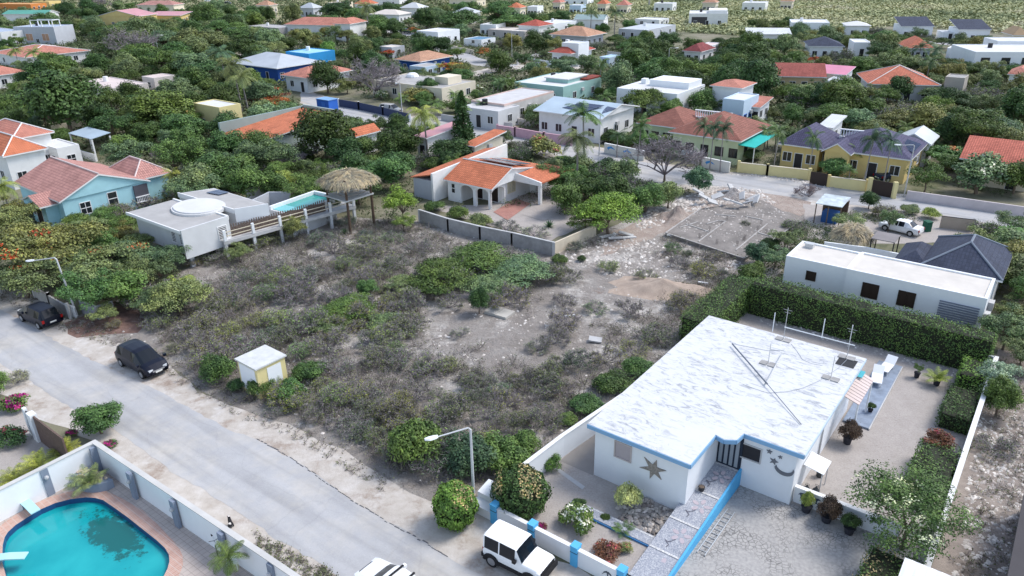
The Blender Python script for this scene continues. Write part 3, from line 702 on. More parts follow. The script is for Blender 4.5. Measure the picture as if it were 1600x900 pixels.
G_DIRT = mat_ground('grey dirt', [(.7, [(.3, (.20, .17, .15)), (.7, (.36, .31, .27))], None)], bump=.8, bscale=3, bdist=.1)
def mat_stone_set():
    m, n, l, b = _new('crazy paving'); tc = n.new("ShaderNodeTexCoord"); vo = n.new("ShaderNodeTexVoronoi"); vo.feature = 'DISTANCE_TO_EDGE'; vo.inputs['Scale'].default_value = 4.2
    l.new(tc.outputs['Object'], vo.inputs['Vector']); r = _ramp(n, [(0.0, (.15, .145, .145)), (.035, (.20, .195, .19)), (.08, (.38, .37, .36)), (1, (.45, .44, .425))]); l.new(vo.outputs['Distance'], r.inputs[0])
    nz = n.new("ShaderNodeTexNoise"); nz.inputs['Scale'].default_value = .45; nz.inputs['Detail'].default_value = 8; l.new(tc.outputs['Object'], nz.inputs['Vector'])
    r2 = _ramp(n, [(.42, (1, 1, 1)), (.62, (.0, .0, .0))]); l.new(nz.outputs[0], r2.inputs[0])
    mx = n.new("ShaderNodeMixRGB"); l.new(r2.outputs[0], mx.inputs[0]); mx.inputs[1].default_value = (.39, .38, .37, 1); l.new(r.outputs[0], mx.inputs[2])
    n2 = n.new("ShaderNodeTexNoise"); n2.inputs['Scale'].default_value = 6; n2.inputs['Detail'].default_value = 8; l.new(tc.outputs['Object'], n2.inputs['Vector'])
    r3 = _ramp(n, [(.3, (.78, .78, .78)), (.7, (1.1, 1.08, 1.05))]); l.new(n2.outputs[0], r3.inputs[0]); m3 = n.new("ShaderNodeMixRGB"); m3.blend_type = 'MULTIPLY'; m3.inputs[0].default_value = 1
    l.new(mx.outputs[0], m3.inputs[1]); l.new(r3.outputs[0], m3.inputs[2])
    l.new(m3.outputs[0], b.inputs['Base Color']); b.inputs['Roughness'].default_value = .9; return m
G_CRAZY = mat_stone_set()

# one big ground sheet to the horizon, gently uneven near hills far away
import bmesh
def holed(name, outer, inner, z, m):
    bm = bmesh.new(); es = []
    for ring_ in (outer, inner):
        vs = [bm.verts.new((p[0], p[1], z)) for p in ring_]; es += [bm.edges.new((vs[i], vs[(i + 1) % len(vs)])) for i in range(len(vs))]
    bmesh.ops.triangle_fill(bm, use_beauty=True, use_dissolve=False, edges=es)
    for f in bm.faces:
        f.normal_update()
        if f.normal.z < 0: f.normal_flip()
    me = bpy.data.meshes.new(name); bm.to_mesh(me); bm.free(); me.materials.append(m); return tag(link(name, me), kind='structure')
wpx = [(6, 854), (9, 842), (14, 834), (26, 823), (43, 812), (64, 799), (87, 789), (110, 783), (135, 780), (150, 781), (162, 784.5), (180, 797), (202, 813), (222, 829), (245, 847), (258, 859), (264, 869), (265, 880), (262, 891), (255, 905), (240, 922), (212, 945), (150, 968), (80, 965), (35, 940), (12, 905), (5, 880)]
wc = [P(x, y, 0) for x, y in wpx]; cen = sum(wc, Vector()) / len(wc)
def ringoff(k): return [p + (p - cen).normalized() * k for p in wc]
holed('ground', [(-3500, -60), (3500, -60), (3500, 5200), (-3500, 5200)], [(p.x, p.y) for p in ringoff(.4)], 0, G_BASE)

LOT = [(95, 505), (180, 470), (250, 440), (330, 400), (480, 340), (560, 340), (655, 345), (797, 382), (866, 396), (935, 366), (1000, 330), (1090, 300), (1130, 292), (1200, 300), (1262, 318), (1270, 350), (1230, 400), (1210, 445), (1185, 475), (1112, 500), (1000, 640), (910, 740), (860, 790), (780, 800), (690, 790), (640, 770), (600, 745), (560, 720), (500, 690), (450, 665), (380, 650), (330, 620), (270, 575), (180, 540)]
sheet('lot_soil', LOT, .004, G_LOT, jitter=.25)
sheet('pink_earth', [(1130, 292), (1200, 298), (1268, 316), (1250, 338), (1200, 322), (1100, 330), (1045, 362), (985, 385), (935, 400), (960, 360), (1040, 330), (1090, 318)], .010, G_PINK, jitter=.4)
sheet('pink_earth', [(180, 470), (235, 500), (215, 520), (120, 528), (100, 505)], .010, mat_ground('dark red litter', [(1.5, [(.3, (.12, .075, .065)), (.7, (.26, .17, .14))], None)], bump=.8), jitter=.35)
VER = [(-60, 432), (60, 462), (110, 500), (180, 535), (270, 575), (330, 620), (380, 640), (450, 662), (500, 690), (560, 720), (600, 745), (640, 770), (690, 790), (750, 800), (800, 840), (985, 925), (1060, 960), (760, 1100), (430, 1000), (210, 800), (150, 690), (60, 655), (40, 640), (-80, 560), (-120, 500)]
sheet('verge', VER, .008, G_VERGE, jitter=.3)
sheet('road', [(-140, 440), (0, 483), (60, 516), (100, 540), (185, 583), (233, 603), (300, 640), (350, 668), (400, 686), (470, 725), (540, 775), (600, 812), (660, 845), (740, 893), (860, 960), (1100, 1120), (760, 1140), (560, 935), (510, 885), (443, 848), (400, 819), (347, 784), (274, 741), (231, 709), (175, 668), (110, 637), (37, 590), (0, 567), (-180, 490)], .014, G_ROAD, jitter=.09, step=.5)
mb = MB()   # broken asphalt lip along the far edge of the street
pts = [P(*p, .015) for p in [(400, 686), (440, 707), (470, 725), (540, 775), (600, 812), (660, 845), (700, 869)]]
for a, b in zip(pts, pts[1:]):
    k = int((b - a).length / .35)
    for j in range(k):
        q = a.lerp(b, (j + .5) / k); w = rnd.uniform(.015, .05); l_ = rnd.uniform(.15, .42); t = (b - a).normalized(); s_ = Vector((-t.y, t.x, 0)); q = q + s_ * rnd.uniform(-.06, .06)
        mb.prism([(q - t * l_ / 2 - s_ * w).to_2d(), (q + t * l_ / 2 - s_ * w * .6).to_2d(), (q + t * l_ / 2 + s_ * w * .6).to_2d(), (q - t * l_ / 2 + s_ * w * .5).to_2d()], .0, .03)
tag(mb.build('kerb_edge', W((.12, .12, .125), 'broken asphalt edge')), kind='structure')
# second street behind the houses
RD2 = [((470, 143), (470, 158)), ((530, 160), (530, 180)), ((590, 176), (585, 192)), ((625, 184), (625, 203)), ((735, 187), (735, 209)), ((800, 204), (800, 222)), ((862, 217), (862, 240)), ((950, 238), (950, 270)), ((1000, 252), (1000, 283)), ((1060, 262), (1060, 288)), ((1112, 270), (1112, 290)), ((1200, 276), (1190, 301)), ((1295, 291), (1290, 316)), ((1360, 302), (1350, 322)), ((1420, 308), (1420, 328)), ((1475, 318), (1475, 336)), ((1570, 336), (1560, 352)), ((1640, 350), (1640, 368)), ((1900, 400), (1900, 425))]
sheet('verge', [(p[0][0], p[0][1] - 4) for p in RD2] + [(p[1][0], p[1][1] + 9) for p in RD2][::-1], .008, G_VERGE, jitter=.3)
sheet('road', [p[0] for p in RD2] + [p[1] for p in RD2][::-1], .014, G_ROAD, jitter=.08)
ROADS = [[((p[0][0] + p[1][0]) / 2, (p[0][1] + p[1][1]) / 2) for p in RD2]]
def strip(name, pts, wid, z, m, **k):
    P_ = [P(x, y, z) for x, y in pts]; Lf = []; Rt = []
    for i, p in enumerate(P_):
        t = (P_[min(i + 1, len(P_) - 1)] - P_[max(0, i - 1)]).normalized(); s_ = Vector((-t.y, t.x, 0)) * wid / 2
        Lf.append(p + s_); Rt.append(p - s_)
    ROADS.append(pts); return sheet(name, [(p.x, p.y) for p in Lf + Rt[::-1]], z, m, world=True, **k)
strip('road', [(300, -12), (322, 8), (345, 14), (380, 24), (410, 30), (450, 26), (480, 12)], 8, .012, G_ROAD)
strip('road', [(590, 44), (630, 52), (665, 62), (700, 78), (730, 92), (760, 100), (800, 104)], 7, .010, G_ROAD)
strip('dirt_track', [(800, 104), (850, 106), (900, 104), (925, 98)], 8, .006, G_VERGE, jitter=.4)
strip('dirt_track', [(735, 118), (780, 106), (800, 104)], 5, .005, G_VERGE, jitter=.4)
strip('dirt_track', [(360, 92), (390, 84), (430, 78), (450, 74)], 6, .005, G_VERGE, jitter=.4)
strip('dirt_track', [(940, 92), (980, 96), (1030, 94), (1060, 90)], 6, .005, G_DIRT, jitter=.4)
strip('dirt_track', [(1370, 185), (1400, 190), (1420, 196)], 9, .005, G_VERGE, jitter=.4)
strip('road', [(1430, 62), (1500, 70), (1560, 72)], 7, .010, G_ROAD)
# courtyard gravel on the right-hand plot, front yards
sheet('gravel_yard', [(1255, 318), (1290, 322), (1370, 326), (1480, 338), (1530, 356), (1540, 372), (1440, 380), (1330, 380), (1262, 372)], .018, G_GRAV, jitter=.15)
sheet('grey_soil', [(1560, 545), (1640, 560), (1760, 900), (1440, 960), (1450, 900)], .006, G_DIRT, jitter=.2)
# far sunlit scrub hillside beyond the last houses is part of the sheet; low hill at the right rim
hm = MB(); nx, ny = 40, 12; vs = []
for j in range(ny + 1):
    for i in range(nx + 1):
        x = -300 + i * 35; y = 330 + j * 45; t = j / ny; vs.append((x, y, .02 + max(0, (x - 0) / 1000) * 26 * t * t + 2.2 * t * math.sin(x * .01 + j)))
fs = [(j * (nx + 1) + i, j * (nx + 1) + i + 1, (j + 1) * (nx + 1) + i + 1, (j + 1) * (nx + 1) + i) for j in range(ny) for i in range(nx)]
G_HILL = mat_ground('dry hillside', [(.02, [(.3, (.24, .24, .12)), (.5, (.34, .31, .19)), (.7, (.44, .37, .28))], None), (.25, [(.35, (.17, .19, .09)), (.65, (.30, .29, .15))], (.45, .6, .06))], bump=.3)
hill = hm.add(vs, fs).build('hills', G_HILL, smooth=True); tag(hill, kind='structure')

# lot surface: low mounds
def mound(name, cx, cy, rpx, hgt, m, label, asp=1.0, ang=0.0, n=26, rough=.18):
    p = P(cx, cy, 0); r = rpx * depth_of(p) / FPX; vs = []; fs = []; rings = 9
    sd_ = rnd.uniform(0, 10)
    for i in range(rings + 1):
        q = i / rings
        for k in range(n):
            a = 2 * math.pi * k / n; rr = r * q * (1 + .18 * math.sin(3 * a + sd_) + .1 * math.sin(7 * a)); x, y = rr * math.cos(a), rr * math.sin(a) * asp
            z = hgt * (.5 + .5 * math.cos(math.pi * q)) * (1 + rough * math.sin(x * 2.1 + sd_) * math.cos(y * 2.7)) + (rnd.uniform(-.5, .5) * rough * hgt * .5 if 0 < i < rings else 0)
            vs.append((x * math.cos(ang) - y * math.sin(ang), x * math.sin(ang) + y * math.cos(ang), max(z, -.02) + .01))
    for i in range(rings):
        for k in range(n): fs.append((i * n + k, (i + 1) * n + k, (i + 1) * n + (k + 1) % n, i * n + (k + 1) % n))
    o = MB().add(vs, fs).build(name, m, smooth=True); o.location = (p.x, p.y, 0); return tag(o, label, 'mound')
SAND = mat_ground('sand heap', [(1.5, [(.3, (.33, .26, .21)), (.7, (.46, .37, .30))], None)], bump=.8, bscale=9, bdist=.06)
mound('sand_mound', 1035, 452, 92, .85, SAND, 'long heap of beige sand in the middle of the rubble lot', .42, R(-14))
mound('rubble_mound', 1058, 342, 46, 1.0, G_PINK, 'heap of pink limestone rubble beside the grey foundation slab', .55, R(25), rough=.5)
mound('rubble_mound', 1145, 310, 46, .9, mat_ground('pale debris', [(2.5, [(.3, (.30, .25, .23)), (.7, (.60, .56, .52))], None)], bump=1, bscale=6, bdist=.2), 'heap of broken concrete debris next to the second street', .45, R(-15), rough=.5)
# ================================================================ white house plot in the foreground
def mat_whiteroof():
    m, n, l, b = _new('weathered white coating'); tc = n.new("ShaderNodeTexCoord"); mp = n.new("ShaderNodeMapping"); mp.inputs['Scale'].default_value = (.8, 1.9, 1); mp.inputs['Rotation'].default_value = (0, 0, R(12))
    l.new(tc.outputs['Object'], mp.inputs[0]); a = n.new("ShaderNodeTexNoise"); a.inputs['Scale'].default_value = 1.5; a.inputs['Detail'].default_value = 12; a.inputs['Roughness'].default_value = .78; a.inputs['Distortion'].default_value = .9
    l.new(mp.outputs[0], a.inputs['Vector'])
    r = _ramp(n, [(.33, (.24, .25, .28)), (.43, (.38, .395, .42)), (.475, (.56, .565, .57)), (.6, (.61, .615, .62))]); l.new(a.outputs[0], r.inputs[0])
    c = n.new("ShaderNodeTexNoise"); c.inputs['Scale'].default_value = .22; c.inputs['Detail'].default_value = 5; l.new(tc.outputs['Object'], c.inputs['Vector'])
    r2 = _ramp(n, [(.30, (0, 0, 0)), (.48, (1, 1, 1))]); l.new(c.outputs[0], r2.inputs[0])
    mx = n.new("ShaderNodeMixRGB"); l.new(r2.outputs[0], mx.inputs[0]); mx.inputs[1].default_value = (.60, .61, .615, 1); l.new(r.outputs[0], mx.inputs[2])
    l.new(mx.outputs[0], b.inputs['Base Color']); b.inputs['Roughness'].default_value = .75; return m
def mat_terrazzo():
    m, n, l, b = _new('blue grey terrazzo'); tc = n.new("ShaderNodeTexCoord"); v = n.new("ShaderNodeTexVoronoi"); v.inputs['Scale'].default_value = 24; l.new(tc.outputs['Object'], v.inputs['Vector'])
    r = _ramp(n, [(0, (.19, .21, .26)), (.5, (.33, .345, .39)), (.8, (.47, .48, .50)), (1, (.60, .60, .60))]); l.new(v.outputs['Color'], r.inputs[0]); l.new(r.outputs[0], b.inputs['Base Color']); b.inputs['Roughness'].default_value = .8; return m
h = House('single storey white house with weathered white flat roof and blue fascia in the right foreground', (918, 662), (1257.7, 711), (1257.7, 711), 3.6, w=10.66, d=16.5, ang=-37.54)
h.O = Vector((*P(918, 662, 3.6).to_2d(), 0)); h.root.location = h.O; h.root['category'] = 'house'; HB[-1] = (h.O.copy(), h.u, h.v, 10.66, 16.5, 3.6)
ho = h; WR = mat_whiteroof(); FBL = W((.22, .40, .60), 'blue fascia paint', var=.05); TZ = mat_terrazzo(); BRB = W((.10, .42, .72), 'bright blue paint', var=.06)
MB().prism([(.35, .3), (6.0, .3), (6.0, 4.35), (10.3, 4.35), (10.3, 15.6), (.35, 15.6)], 0, 3.45).build('wall', PURE, h.root)
out = [(0, 0), (6.2, 0), (6.2, 3.2), (6.75, 3.05), (7.3, 3.4), (7.4, 4.2), (10.66, 4.2), (10.66, 16.5), (0, 16.5)]
MB().prism(out, 3.40, 3.603).build('roof', WR, h.root)
fb = MB()
for (a, b) in zip(out[:7], out[1:7]):
    d = Vector((b[0] - a[0], b[1] - a[1], 0)).normalized(); nn = Vector((d.y, -d.x, 0)) * .05
    fb.prism([a, b, (b[0] + nn.x, b[1] + nn.y), (a[0] + nn.x, a[1] + nn.y)], 3.33, 3.585)
fb.build('fascia', FBL, h.root)
MB().box(10.663, 10.71, 4.2, 16.5, 3.36, 3.59).build('fascia', W((.50, .60, .70), 'pale blue fascia paint'), h.root)['label'] = 'pale blue fascia of the right side'
h.wx = (.35, 10.3, .3, 15.6)
sh = h.win('F', 1.8, 2.0, .95, .95, 'plain', W((.50, .44, .42), 'beige shutter frame'), W((.42, .37, .38), 'beige shutter'), label='window with closed beige roller shutter')
h.win('F', 7.55, 2.0, 1.0, .85, '', LCONC, DARK, rect=(.35, 10.3, 4.35, 15.6), label='dark louvred window')
# front door in the recess: dark frame with frosted strips
d_ = link('door', MB().box(-.7, .7, -.06, 0, 0, 2.1).mesh('door', W((.02, .03, .05), 'navy door')), h.root); d_.location = (6.72, 4.345, 1.05)
for i in range(4):
    g_ = MB().box(-.6 + i * .31, -.6 + i * .31 + .2, -.075, -.061, .1, 2.0).build('glass_panel', W((.30, .34, .38), 'frosted glass', rough=.3), d_)
# starfish, stars and moon of pebbles on the facade
PEB = mat('pebble mosaic', (.28, .25, .22), var=.5, scale=9)
def star(cx, cz, r, y, name, n=6, rot=0.3, ri=.36, m=None, label=None):
    pts = []
    for i in range(2 * n):
        a = math.pi * i / n + rot; q = r * (1 + .12 * math.sin(i * 2.3)) if i % 2 == 0 else r * ri; pts.append((cx + q * math.cos(a), cz + q * math.sin(a)))
    o = MB().vprism(pts[::-1], y - .05, y + .0, 0).build(name, m or PEB, h.root)
    if label: o['label'] = label
star(4.05, 2.15, .78, .297, 'starfish_relief', label='large brown pebble starfish')
MG = W((.16, .17, .19), 'dark grey metal ornament')
star(8.85, 2.95, .17, 4.347, 'star_ornament', 5, .3, .42, MG); star(9.15, 2.45, .24, 4.347, 'star_ornament', 5, .1, .42, MG); star(9.45, 2.85, .13, 4.347, 'star_ornament', 5, .6, .42, MG)
mo = [(9.75 + .52 * math.cos(t), 2.2 + .42 * math.sin(t)) for t in [math.pi * (1.05 + 1.0 * i / 12) for i in range(13)]] + [(9.75 + .45 * math.cos(t), 2.32 + .33 * math.sin(t)) for t in [math.pi * (1.05 + 1.0 * i / 12) for i in range(13)]][::-1]
MB().vprism(mo, 4.295, 4.347).build('moon_ornament', MG, h.root)
# drain pipe, roof hatch
MB().tube([(10.36, 9.2, 0), (10.36, 9.2, 3.3)], .05, 6).build('drain_pipe', LCONC, h.root)
MB().box(9.25, 10.35, 14.7, 15.8, 3.604, 3.62).build('roof_hatch', W((.03, .03, .035), 'dark roof opening'), h.root)
# terrace ramp beside the house, in four terrazzo flights with white mosaic bands
t = thing('entrance_ramp', 'terrazzo entrance ramp with flower mosaics rising to the front door of the white house', 'ramp', h.root.location, h.a)
zr = lambda b: .12 + .93 * max(0, min(1, (b + 4.9) / 8.6))
segs = [(-5.3, -3.1), (-3.1, -.85), (-.85, 1.6), (1.6, 4.34)]
for i, (a, b) in enumerate(segs):
    MB().prism([(5.7 if b <= .25 else 6.003, a), (7.4, a), (7.4, b), (5.7 if b <= .25 else 6.003, b)] if not (a < .3 < b) else [(5.7, a), (7.4, a), (7.4, b), (6.003, b), (6.003, .28), (5.7, .28)], 0, [zr(a), zr(a), zr(b), zr(b)] if not (a < .3 < b) else [zr(a), zr(a), zr(b), zr(b), zr(.28), zr(.28)]).build('ramp_flight', TZ, t.parent or t)
    if i < 4:
        cx, cy = 6.75, (a + b) / 2 + .25
        fl = MB()
        for k in range(5):
            an = 2 * math.pi * k / 5 + .3; px_, py_ = cx + .34 * math.cos(an), cy + .34 * math.sin(an)
            pp = [(px_ + .20 * math.cos(an) * math.cos(q) - .12 * math.sin(an) * math.sin(q), py_ + .20 * math.sin(an) * math.cos(q) + .12 * math.cos(an) * math.sin(q)) for q in [math.pi * 2 * j / 8 for j in range(8)]]
            zz = [zr(p[1]) + .012 for p in pp]; fl.add([(p[0], p[1], z_) for p, z_ in zip(pp, zz)], [tuple(range(8))])
        fl.build('flower_mosaic', W((.47, .41, .44), 'pink pebble'), t)
        st = [(6.65, cy - .35), (6.5, cy - .6), (6.35, cy - .7), (6.2, cy - .65), (6.5, cy - .85), (6.45, cy - 1.05)]
        s2 = MB()
        for p, q in zip(st, st[1:]):
            dd = Vector((q[0] - p[0], q[1] - p[1])).normalized() * .025
            s2.add([(p[0] - dd.y, p[1] + dd.x, zr(p[1]) + .012), (p[0] + dd.y, p[1] - dd.x, zr(p[1]) + .012), (q[0] + dd.y, q[1] - dd.x, zr(q[1]) + .012), (q[0] - dd.y, q[1] + dd.x, zr(q[1]) + .012)], [(0, 1, 2, 3)])
        s2.build('stem_mosaic', W((.13, .13, .16), 'dark pebble'), t)
bd = MB()
for b in (-3.1, -.85, 1.6, 4.15):
    x0 = 5.7 if b < .2 else 6.01
    bd.add([(x0, b - .07, zr(b) + .02), (7.4, b - .07, zr(b) + .02), (7.4, b + .07, zr(b) + .02), (x0, b + .07, zr(b) + .02)], [(0, 1, 2, 3)])
bd.build('mosaic_band', mat('white black mosaic', (.60, .60, .60), var=.55, scale=14), t)
MB().prism([(7.402, -5.3), (7.52, -5.3), (7.52, 4.34), (7.402, 4.34)], 0, [zr(-5.3) + .18, zr(-5.3) + .18, zr(4.3) + .12, zr(4.3) + .12]).build('side_wall', BRB, t)
def hl(x, y, z=0.0):
    p = ho.O + ho.u * x + ho.v * y; return Vector((p.x, p.y, z))
def at_h(name, label, cat, x, y, z=0, group=None, rz=0): return thing(name, label, cat, hl(x, y, z), ho.a + rz, group)
def quadsheet(name, pts, z, m, **k):
    return sheet(name, [tuple(hl(*p).to_2d()) for p in pts], z, m, world=True, **k)
# plot floor surfaces
quadsheet('gravel_yard', [(-2.2, -6.0), (5.7, -6.0), (7.5, 4.3), (10.3, 4.4), (17.2, 4.9), (17.2, 26), (-1.2, 26), (-1.7, 6), (-2.1, -1)], .020, G_GRAV)
quadsheet('paved_driveway', [(5.4, -6.1), (17.2, -6.1), (17.2, 4.85), (7.52, 4.4)], .026, G_CRAZY)
quadsheet('side_path', [(-1.95, .2), (.35, .2), (.35, 15.6), (-1.3, 15.6)], .026, W((.27, .25, .235), 'dark side path', var=.12))
quadsheet('garden_path', [(-1.9, -.35), (.5, -.9), (.5, -1.2), (-1.9, -.6)], .030, LCONC)
# stone border and garden parts
t = at_h('stone_planter', 'low terrazzo planter step bordering the rock bed by the ramp', 'planter', 4.6, -2.6)
MB().box(-4.0, 1.05, -.35, .35, 0, .16).build('step', TZ, t); MB().box(-4.0, 1.05, -.42, -.352, 0, .12).build('blue_edge', W((.06, .20, .42), 'dark blue edge'), t); MB().box(-3.9, 1.0, .2, .3, .161, .175).build('mosaic_band', MATS['white black mosaic'], t)
rb = MB()
for i in range(260):
    x = rnd.uniform(2.9, 5.65); y = rnd.uniform(-2.1, .15)
    if x < 3.4 and y < -1.5: continue
    s_ = rnd.uniform(.07, .2); a = rnd.uniform(0, 3); rb.add([(x + s_ * math.cos(a + k * 1.256) * rnd.uniform(.7, 1.1), y + s_ * math.sin(a + k * 1.256) * rnd.uniform(.6, 1.1), .02 + s_ * (.3 if k % 2 else .6)) for k in range(5)] + [(x, y, s_ * 1.2), (x, y, 0)], [(0, 1, 5), (1, 2, 5), (2, 3, 5), (3, 4, 5), (4, 0, 5), (1, 0, 6), (2, 1, 6), (3, 2, 6), (4, 3, 6), (0, 4, 6)])
o = rb.build('rock_bed', mat_stuff('bed rocks', [(.3, (.22, .18, .16)), (.5, (.40, .36, .32)), (.7, (.58, .54, .50))], 1.2, .45)); o.location = ho.root.location; o.rotation_euler.z = ho.a
tag(o, 'bed of loose brown and white rocks below the starfish wall', 'rock bed', kind='stuff')
# front fence wall with blue pillars
t = at_h('garden_wall', 'low white garden wall with bright blue pillars along the street verge', 'wall', 0, 0)
MB().box(-1.85, 5.75, -6.22, -6.02, 0, 1.0).build('panel', PURE, t)
MB().box(-1.9, 5.8, -6.24, -6.0, 1.002, 1.05).build('coping', TRIM, t)
for i, x in enumerate((-1.85, .6, 3.2, 5.8)):
    p_ = MB().box(x - .19, x + .19, -6.33, -5.91, 0, 1.2).build('pillar', BRB, t); MB().box(x - .2, x + .2, -6.34, -5.9, .86, .9).build('groove', W((.02, .06, .12), 'dark groove'), p_); MB().box(x - .21, x + .21, -6.35, -5.89, 1.2, 1.27).build('cap', BRB, p_)
pm_ = MB()      # palm emblem on the wall panel
pm_.vprism([(5.1, .08), (5.16, .08), (5.12, .6), (5.05, .6)], -6.245, -6.222)
for k in range(6):
    a = math.pi * (.05 + .18 * k); pts = [(5.08 + .3 * q * math.cos(a), .62 + .3 * q * math.sin(a) - .28 * q * q) for q in (0, .35, .7, 1.0)]
    for p, q in zip(pts, pts[1:]): pm_.vprism([(p[0], p[1] - .02), (q[0], q[1] - .012), (q[0], q[1] + .015), (p[0], p[1] + .03)], -6.245, -6.222)
pm_.build('palm_emblem', W((.10, .12, .14), 'dark emblem'), t)
t = at_h('metal_gate', 'black metal driveway gate by the last blue pillar', 'gate', 6.05, -6.1)
g_ = MB()
for k in range(16): g_.tube([(k * .14, 0, .1), (k * .14, 0, 1.05)], .014, 4)
g_.build('bars', DARK, t); MB().box(-.02, 2.15, -.02, .02, 1.0, 1.05).box(-.02, 2.15, -.02, .02, .08, .13).build('rails', DARK, t)
# left boundary wall
t = thing('boundary_wall', 'white boundary wall along the left side of the white house', 'wall', (0, 0, 0))
a, b, c_ = hl(-2.35, -3.2), hl(-2.1, .7), hl(-.45, 14.5)
for p, q in ((a, b), (b, c_)):
    d = (q - p).normalized(); s_ = Vector((-d.y, d.x, 0)) * .1
    MB().prism([(p - s_).to_2d(), (q - s_).to_2d(), (q + s_).to_2d(), (p + s_).to_2d()], 0, 1.5).build('panel', PURE, t); s_ = s_ * 1.3
    MB().prism([(p - s_).to_2d(), (q - s_).to_2d(), (q + s_).to_2d(), (p + s_).to_2d()], 1.503, 1.56).build('coping', TRIM, t)
# right boundary wall
t = at_h('boundary_wall', 'long white boundary wall on the right side of the gravel yard', 'wall', 17.25, 13)
MB().box(-.1, .1, -14, 13, 0, 1.45).build('panel', PURE, t); MB().box(-.14, .14, -14, 13.05, 1.453, 1.5).build('coping', TRIM, t)
MB().box(-1.4, -.1, 12.8, 13, 0, 1.5).build('panel', GREYW, t)
# low wall with dolphins
t = at_h('low_wall', 'low white wall with two dark dolphin ornaments beside the driveway', 'wall', 10.35, 4.85)
MB().box(.0, 5.3, -.1, .1, 0, 1.0).build('panel', PURE, t); MB().box(0, 5.35, -.14, .14, 1.003, 1.05).build('coping', TRIM, t)
for x in (.45, 1.25):
    dl = [(x - .22, .62), (x - .12, .78), (x + .05, .82), (x + .2, .72), (x + .1, .74), (x + .02, .7), (x - .02, .55), (x + .06, .42), (x - .04, .46), (x - .1, .4), (x - .08, .55), (x - .12, .66)]
    MB().vprism(dl, -.125, -.102).build('dolphin_ornament', W((.06, .08, .13), 'dark blue ornament'), t)
# sheet canopy with gas bottles
t = at_h('lean_to_canopy', 'small white slatted canopy over gas bottles on the right side of the white house', 'canopy', 10.35, 5.9)
c0 = MB()
for k in range(9): c0.prism([(0, k * .16), (1.1, k * .16), (1.1, k * .16 + .145), (0, k * .16 + .145)], [1.75, 1.55, 1.55, 1.75], [1.79, 1.59, 1.59, 1.79])
c0.build('slats', PURE, t); MB().tube([(1.0, .1, 0), (1.0, .1, 1.53)], .03, 5).build('post', STEEL, t); MB().tube([(1.0, 1.3, 0), (1.0, 1.3, 1.53)], .03, 5).build('post', STEEL, t)
for i, (x, y, lb) in enumerate(((10.8, 5.5, 'dark gas bottle nearest the low dolphin wall'), (11.25, 5.7, 'dark gas bottle under the front edge of the white slatted canopy'), (10.9, 7.75, 'dark gas bottle behind the white slatted canopy'))):
    t = at_h('gas_bottle', lb, 'gas bottle', x, y, 0, 'gas bottles beside the white house'); b_ = MB(); b_.tube([(0, 0, 0), (0, 0, .08), (0, 0, .6), (0, 0, .75)], [.17, .19, .19, .07], 10).cyl(0, 0, .75, .85, .05, n=6); b_.build('tank', W((.05, .055, .06), 'dark gas bottle paint', rough=.5), t); MB().tube([(-.09, 0, .8), (-.09, 0, .95), (.09, 0, .95), (.09, 0, .8)], .015, 4).build('handle', DARK, t)
# back terrace with loungers and awning
t = at_h('terrace', 'blue grey tiled terrace slab behind the white house', 'terrace', 10.45, 14.1)
MB().box(0, 1.55, 0, 9.3, 0, .15).build('slab', mat('blue grey tile', (.24, .29, .37), var=.3, scale=1.6, rough=.5), t); MB().box(1.552, 1.62, -.05, 9.3, 0, .152).build('edge', LCONC, t)
t = at_h('awning', 'striped white and pink awning at the far right corner of the white house', 'awning', 10.4, 12.4)
aw = MB()
for k in range(10): aw.prism([(0, k * .36), (1.05, k * .36), (1.05, k * .36 + .3), (0, k * .36 + .3)], [2.9, 2.55, 2.55, 2.9], [2.95, 2.6, 2.6, 2.95])
aw.build('slats', W((.60, .50, .47), 'pale pink slat'), t)
for yy in (.1, 3.4): MB().box(.92, 1.02, yy, yy + .1, 0, 2.56).build('post', PURE, t)
MB().box(.1, .5, 2.6, 3.5, 2.98, 3.0).build('panel', W((.08, .42, .50), 'turquoise panel'), t)
for i, (x, y, rz, lb) in enumerate(((11.0, 20.3, .15, 'white sun lounger closest to the awning on the blue terrace'), (11.2, 22.2, -.1, 'white sun lounger at the far end of the blue terrace'))):
    t = at_h('sun_lounger', lb, 'sun lounger', x, y, .15, 'sun loungers on the blue terrace', rz)
    MB().box(-.35, .35, -.9, .45, .3, .36).build('seat', PURE, t)
    MB().prism([(-.35, .45), (.35, .45), (.35, 1.05), (-.35, 1.05)], [.3, .3, .68, .68], [.36, .36, .74, .74]).build('backrest', PURE, t)
    for sx in (-.3, .3):
        for sy in (-.8, .4): MB().box(sx - .025, sx + .025, sy - .025, sy + .025, 0, .3).build('leg', TRIM, t)
def pot(x, y, r, h_, lb, m, plant, pr, pc, ph, world=None, cat='potted plant'):
    t = at_h('potted_plant', lb, cat, x, y, .03, 'potted plants around the house') if world is None else thing('potted_plant', lb, cat, world, 0, 'potted plants around the house')
    MB().tube([(0, 0, 0), (0, 0, h_)], [r * .75, r], 10).cyl(0, 0, h_ - .06, h_ + .01, r * 1.08, r * 1.08, 10).build('pot', m, t)
    c = link('plant', PROTO[plant][0], t); c.location.z = h_ * .8; c.scale = (pr, pr, ph); c.color = (*COLR[pc], 1); return t
PD = W((.035, .035, .045), 'dark plastic pot'); 
pot(13.1, 22.6, .2, .4, 'small green plant in a dark pot near the far hedge', PD, 'loose0', .45, 'md', .5)
pot(14.4, 22.3, .24, .5, 'large yellow green plant in a dark pot near the far hedge', PD, 'areca', 1.1, 'yl', 1.0)
pot(11.3, 11.9, .28, .5, 'round dark leaved shrub in a dark pot against the right wall of the house', PD, 'bush0', .85, 'wi', 1.1)
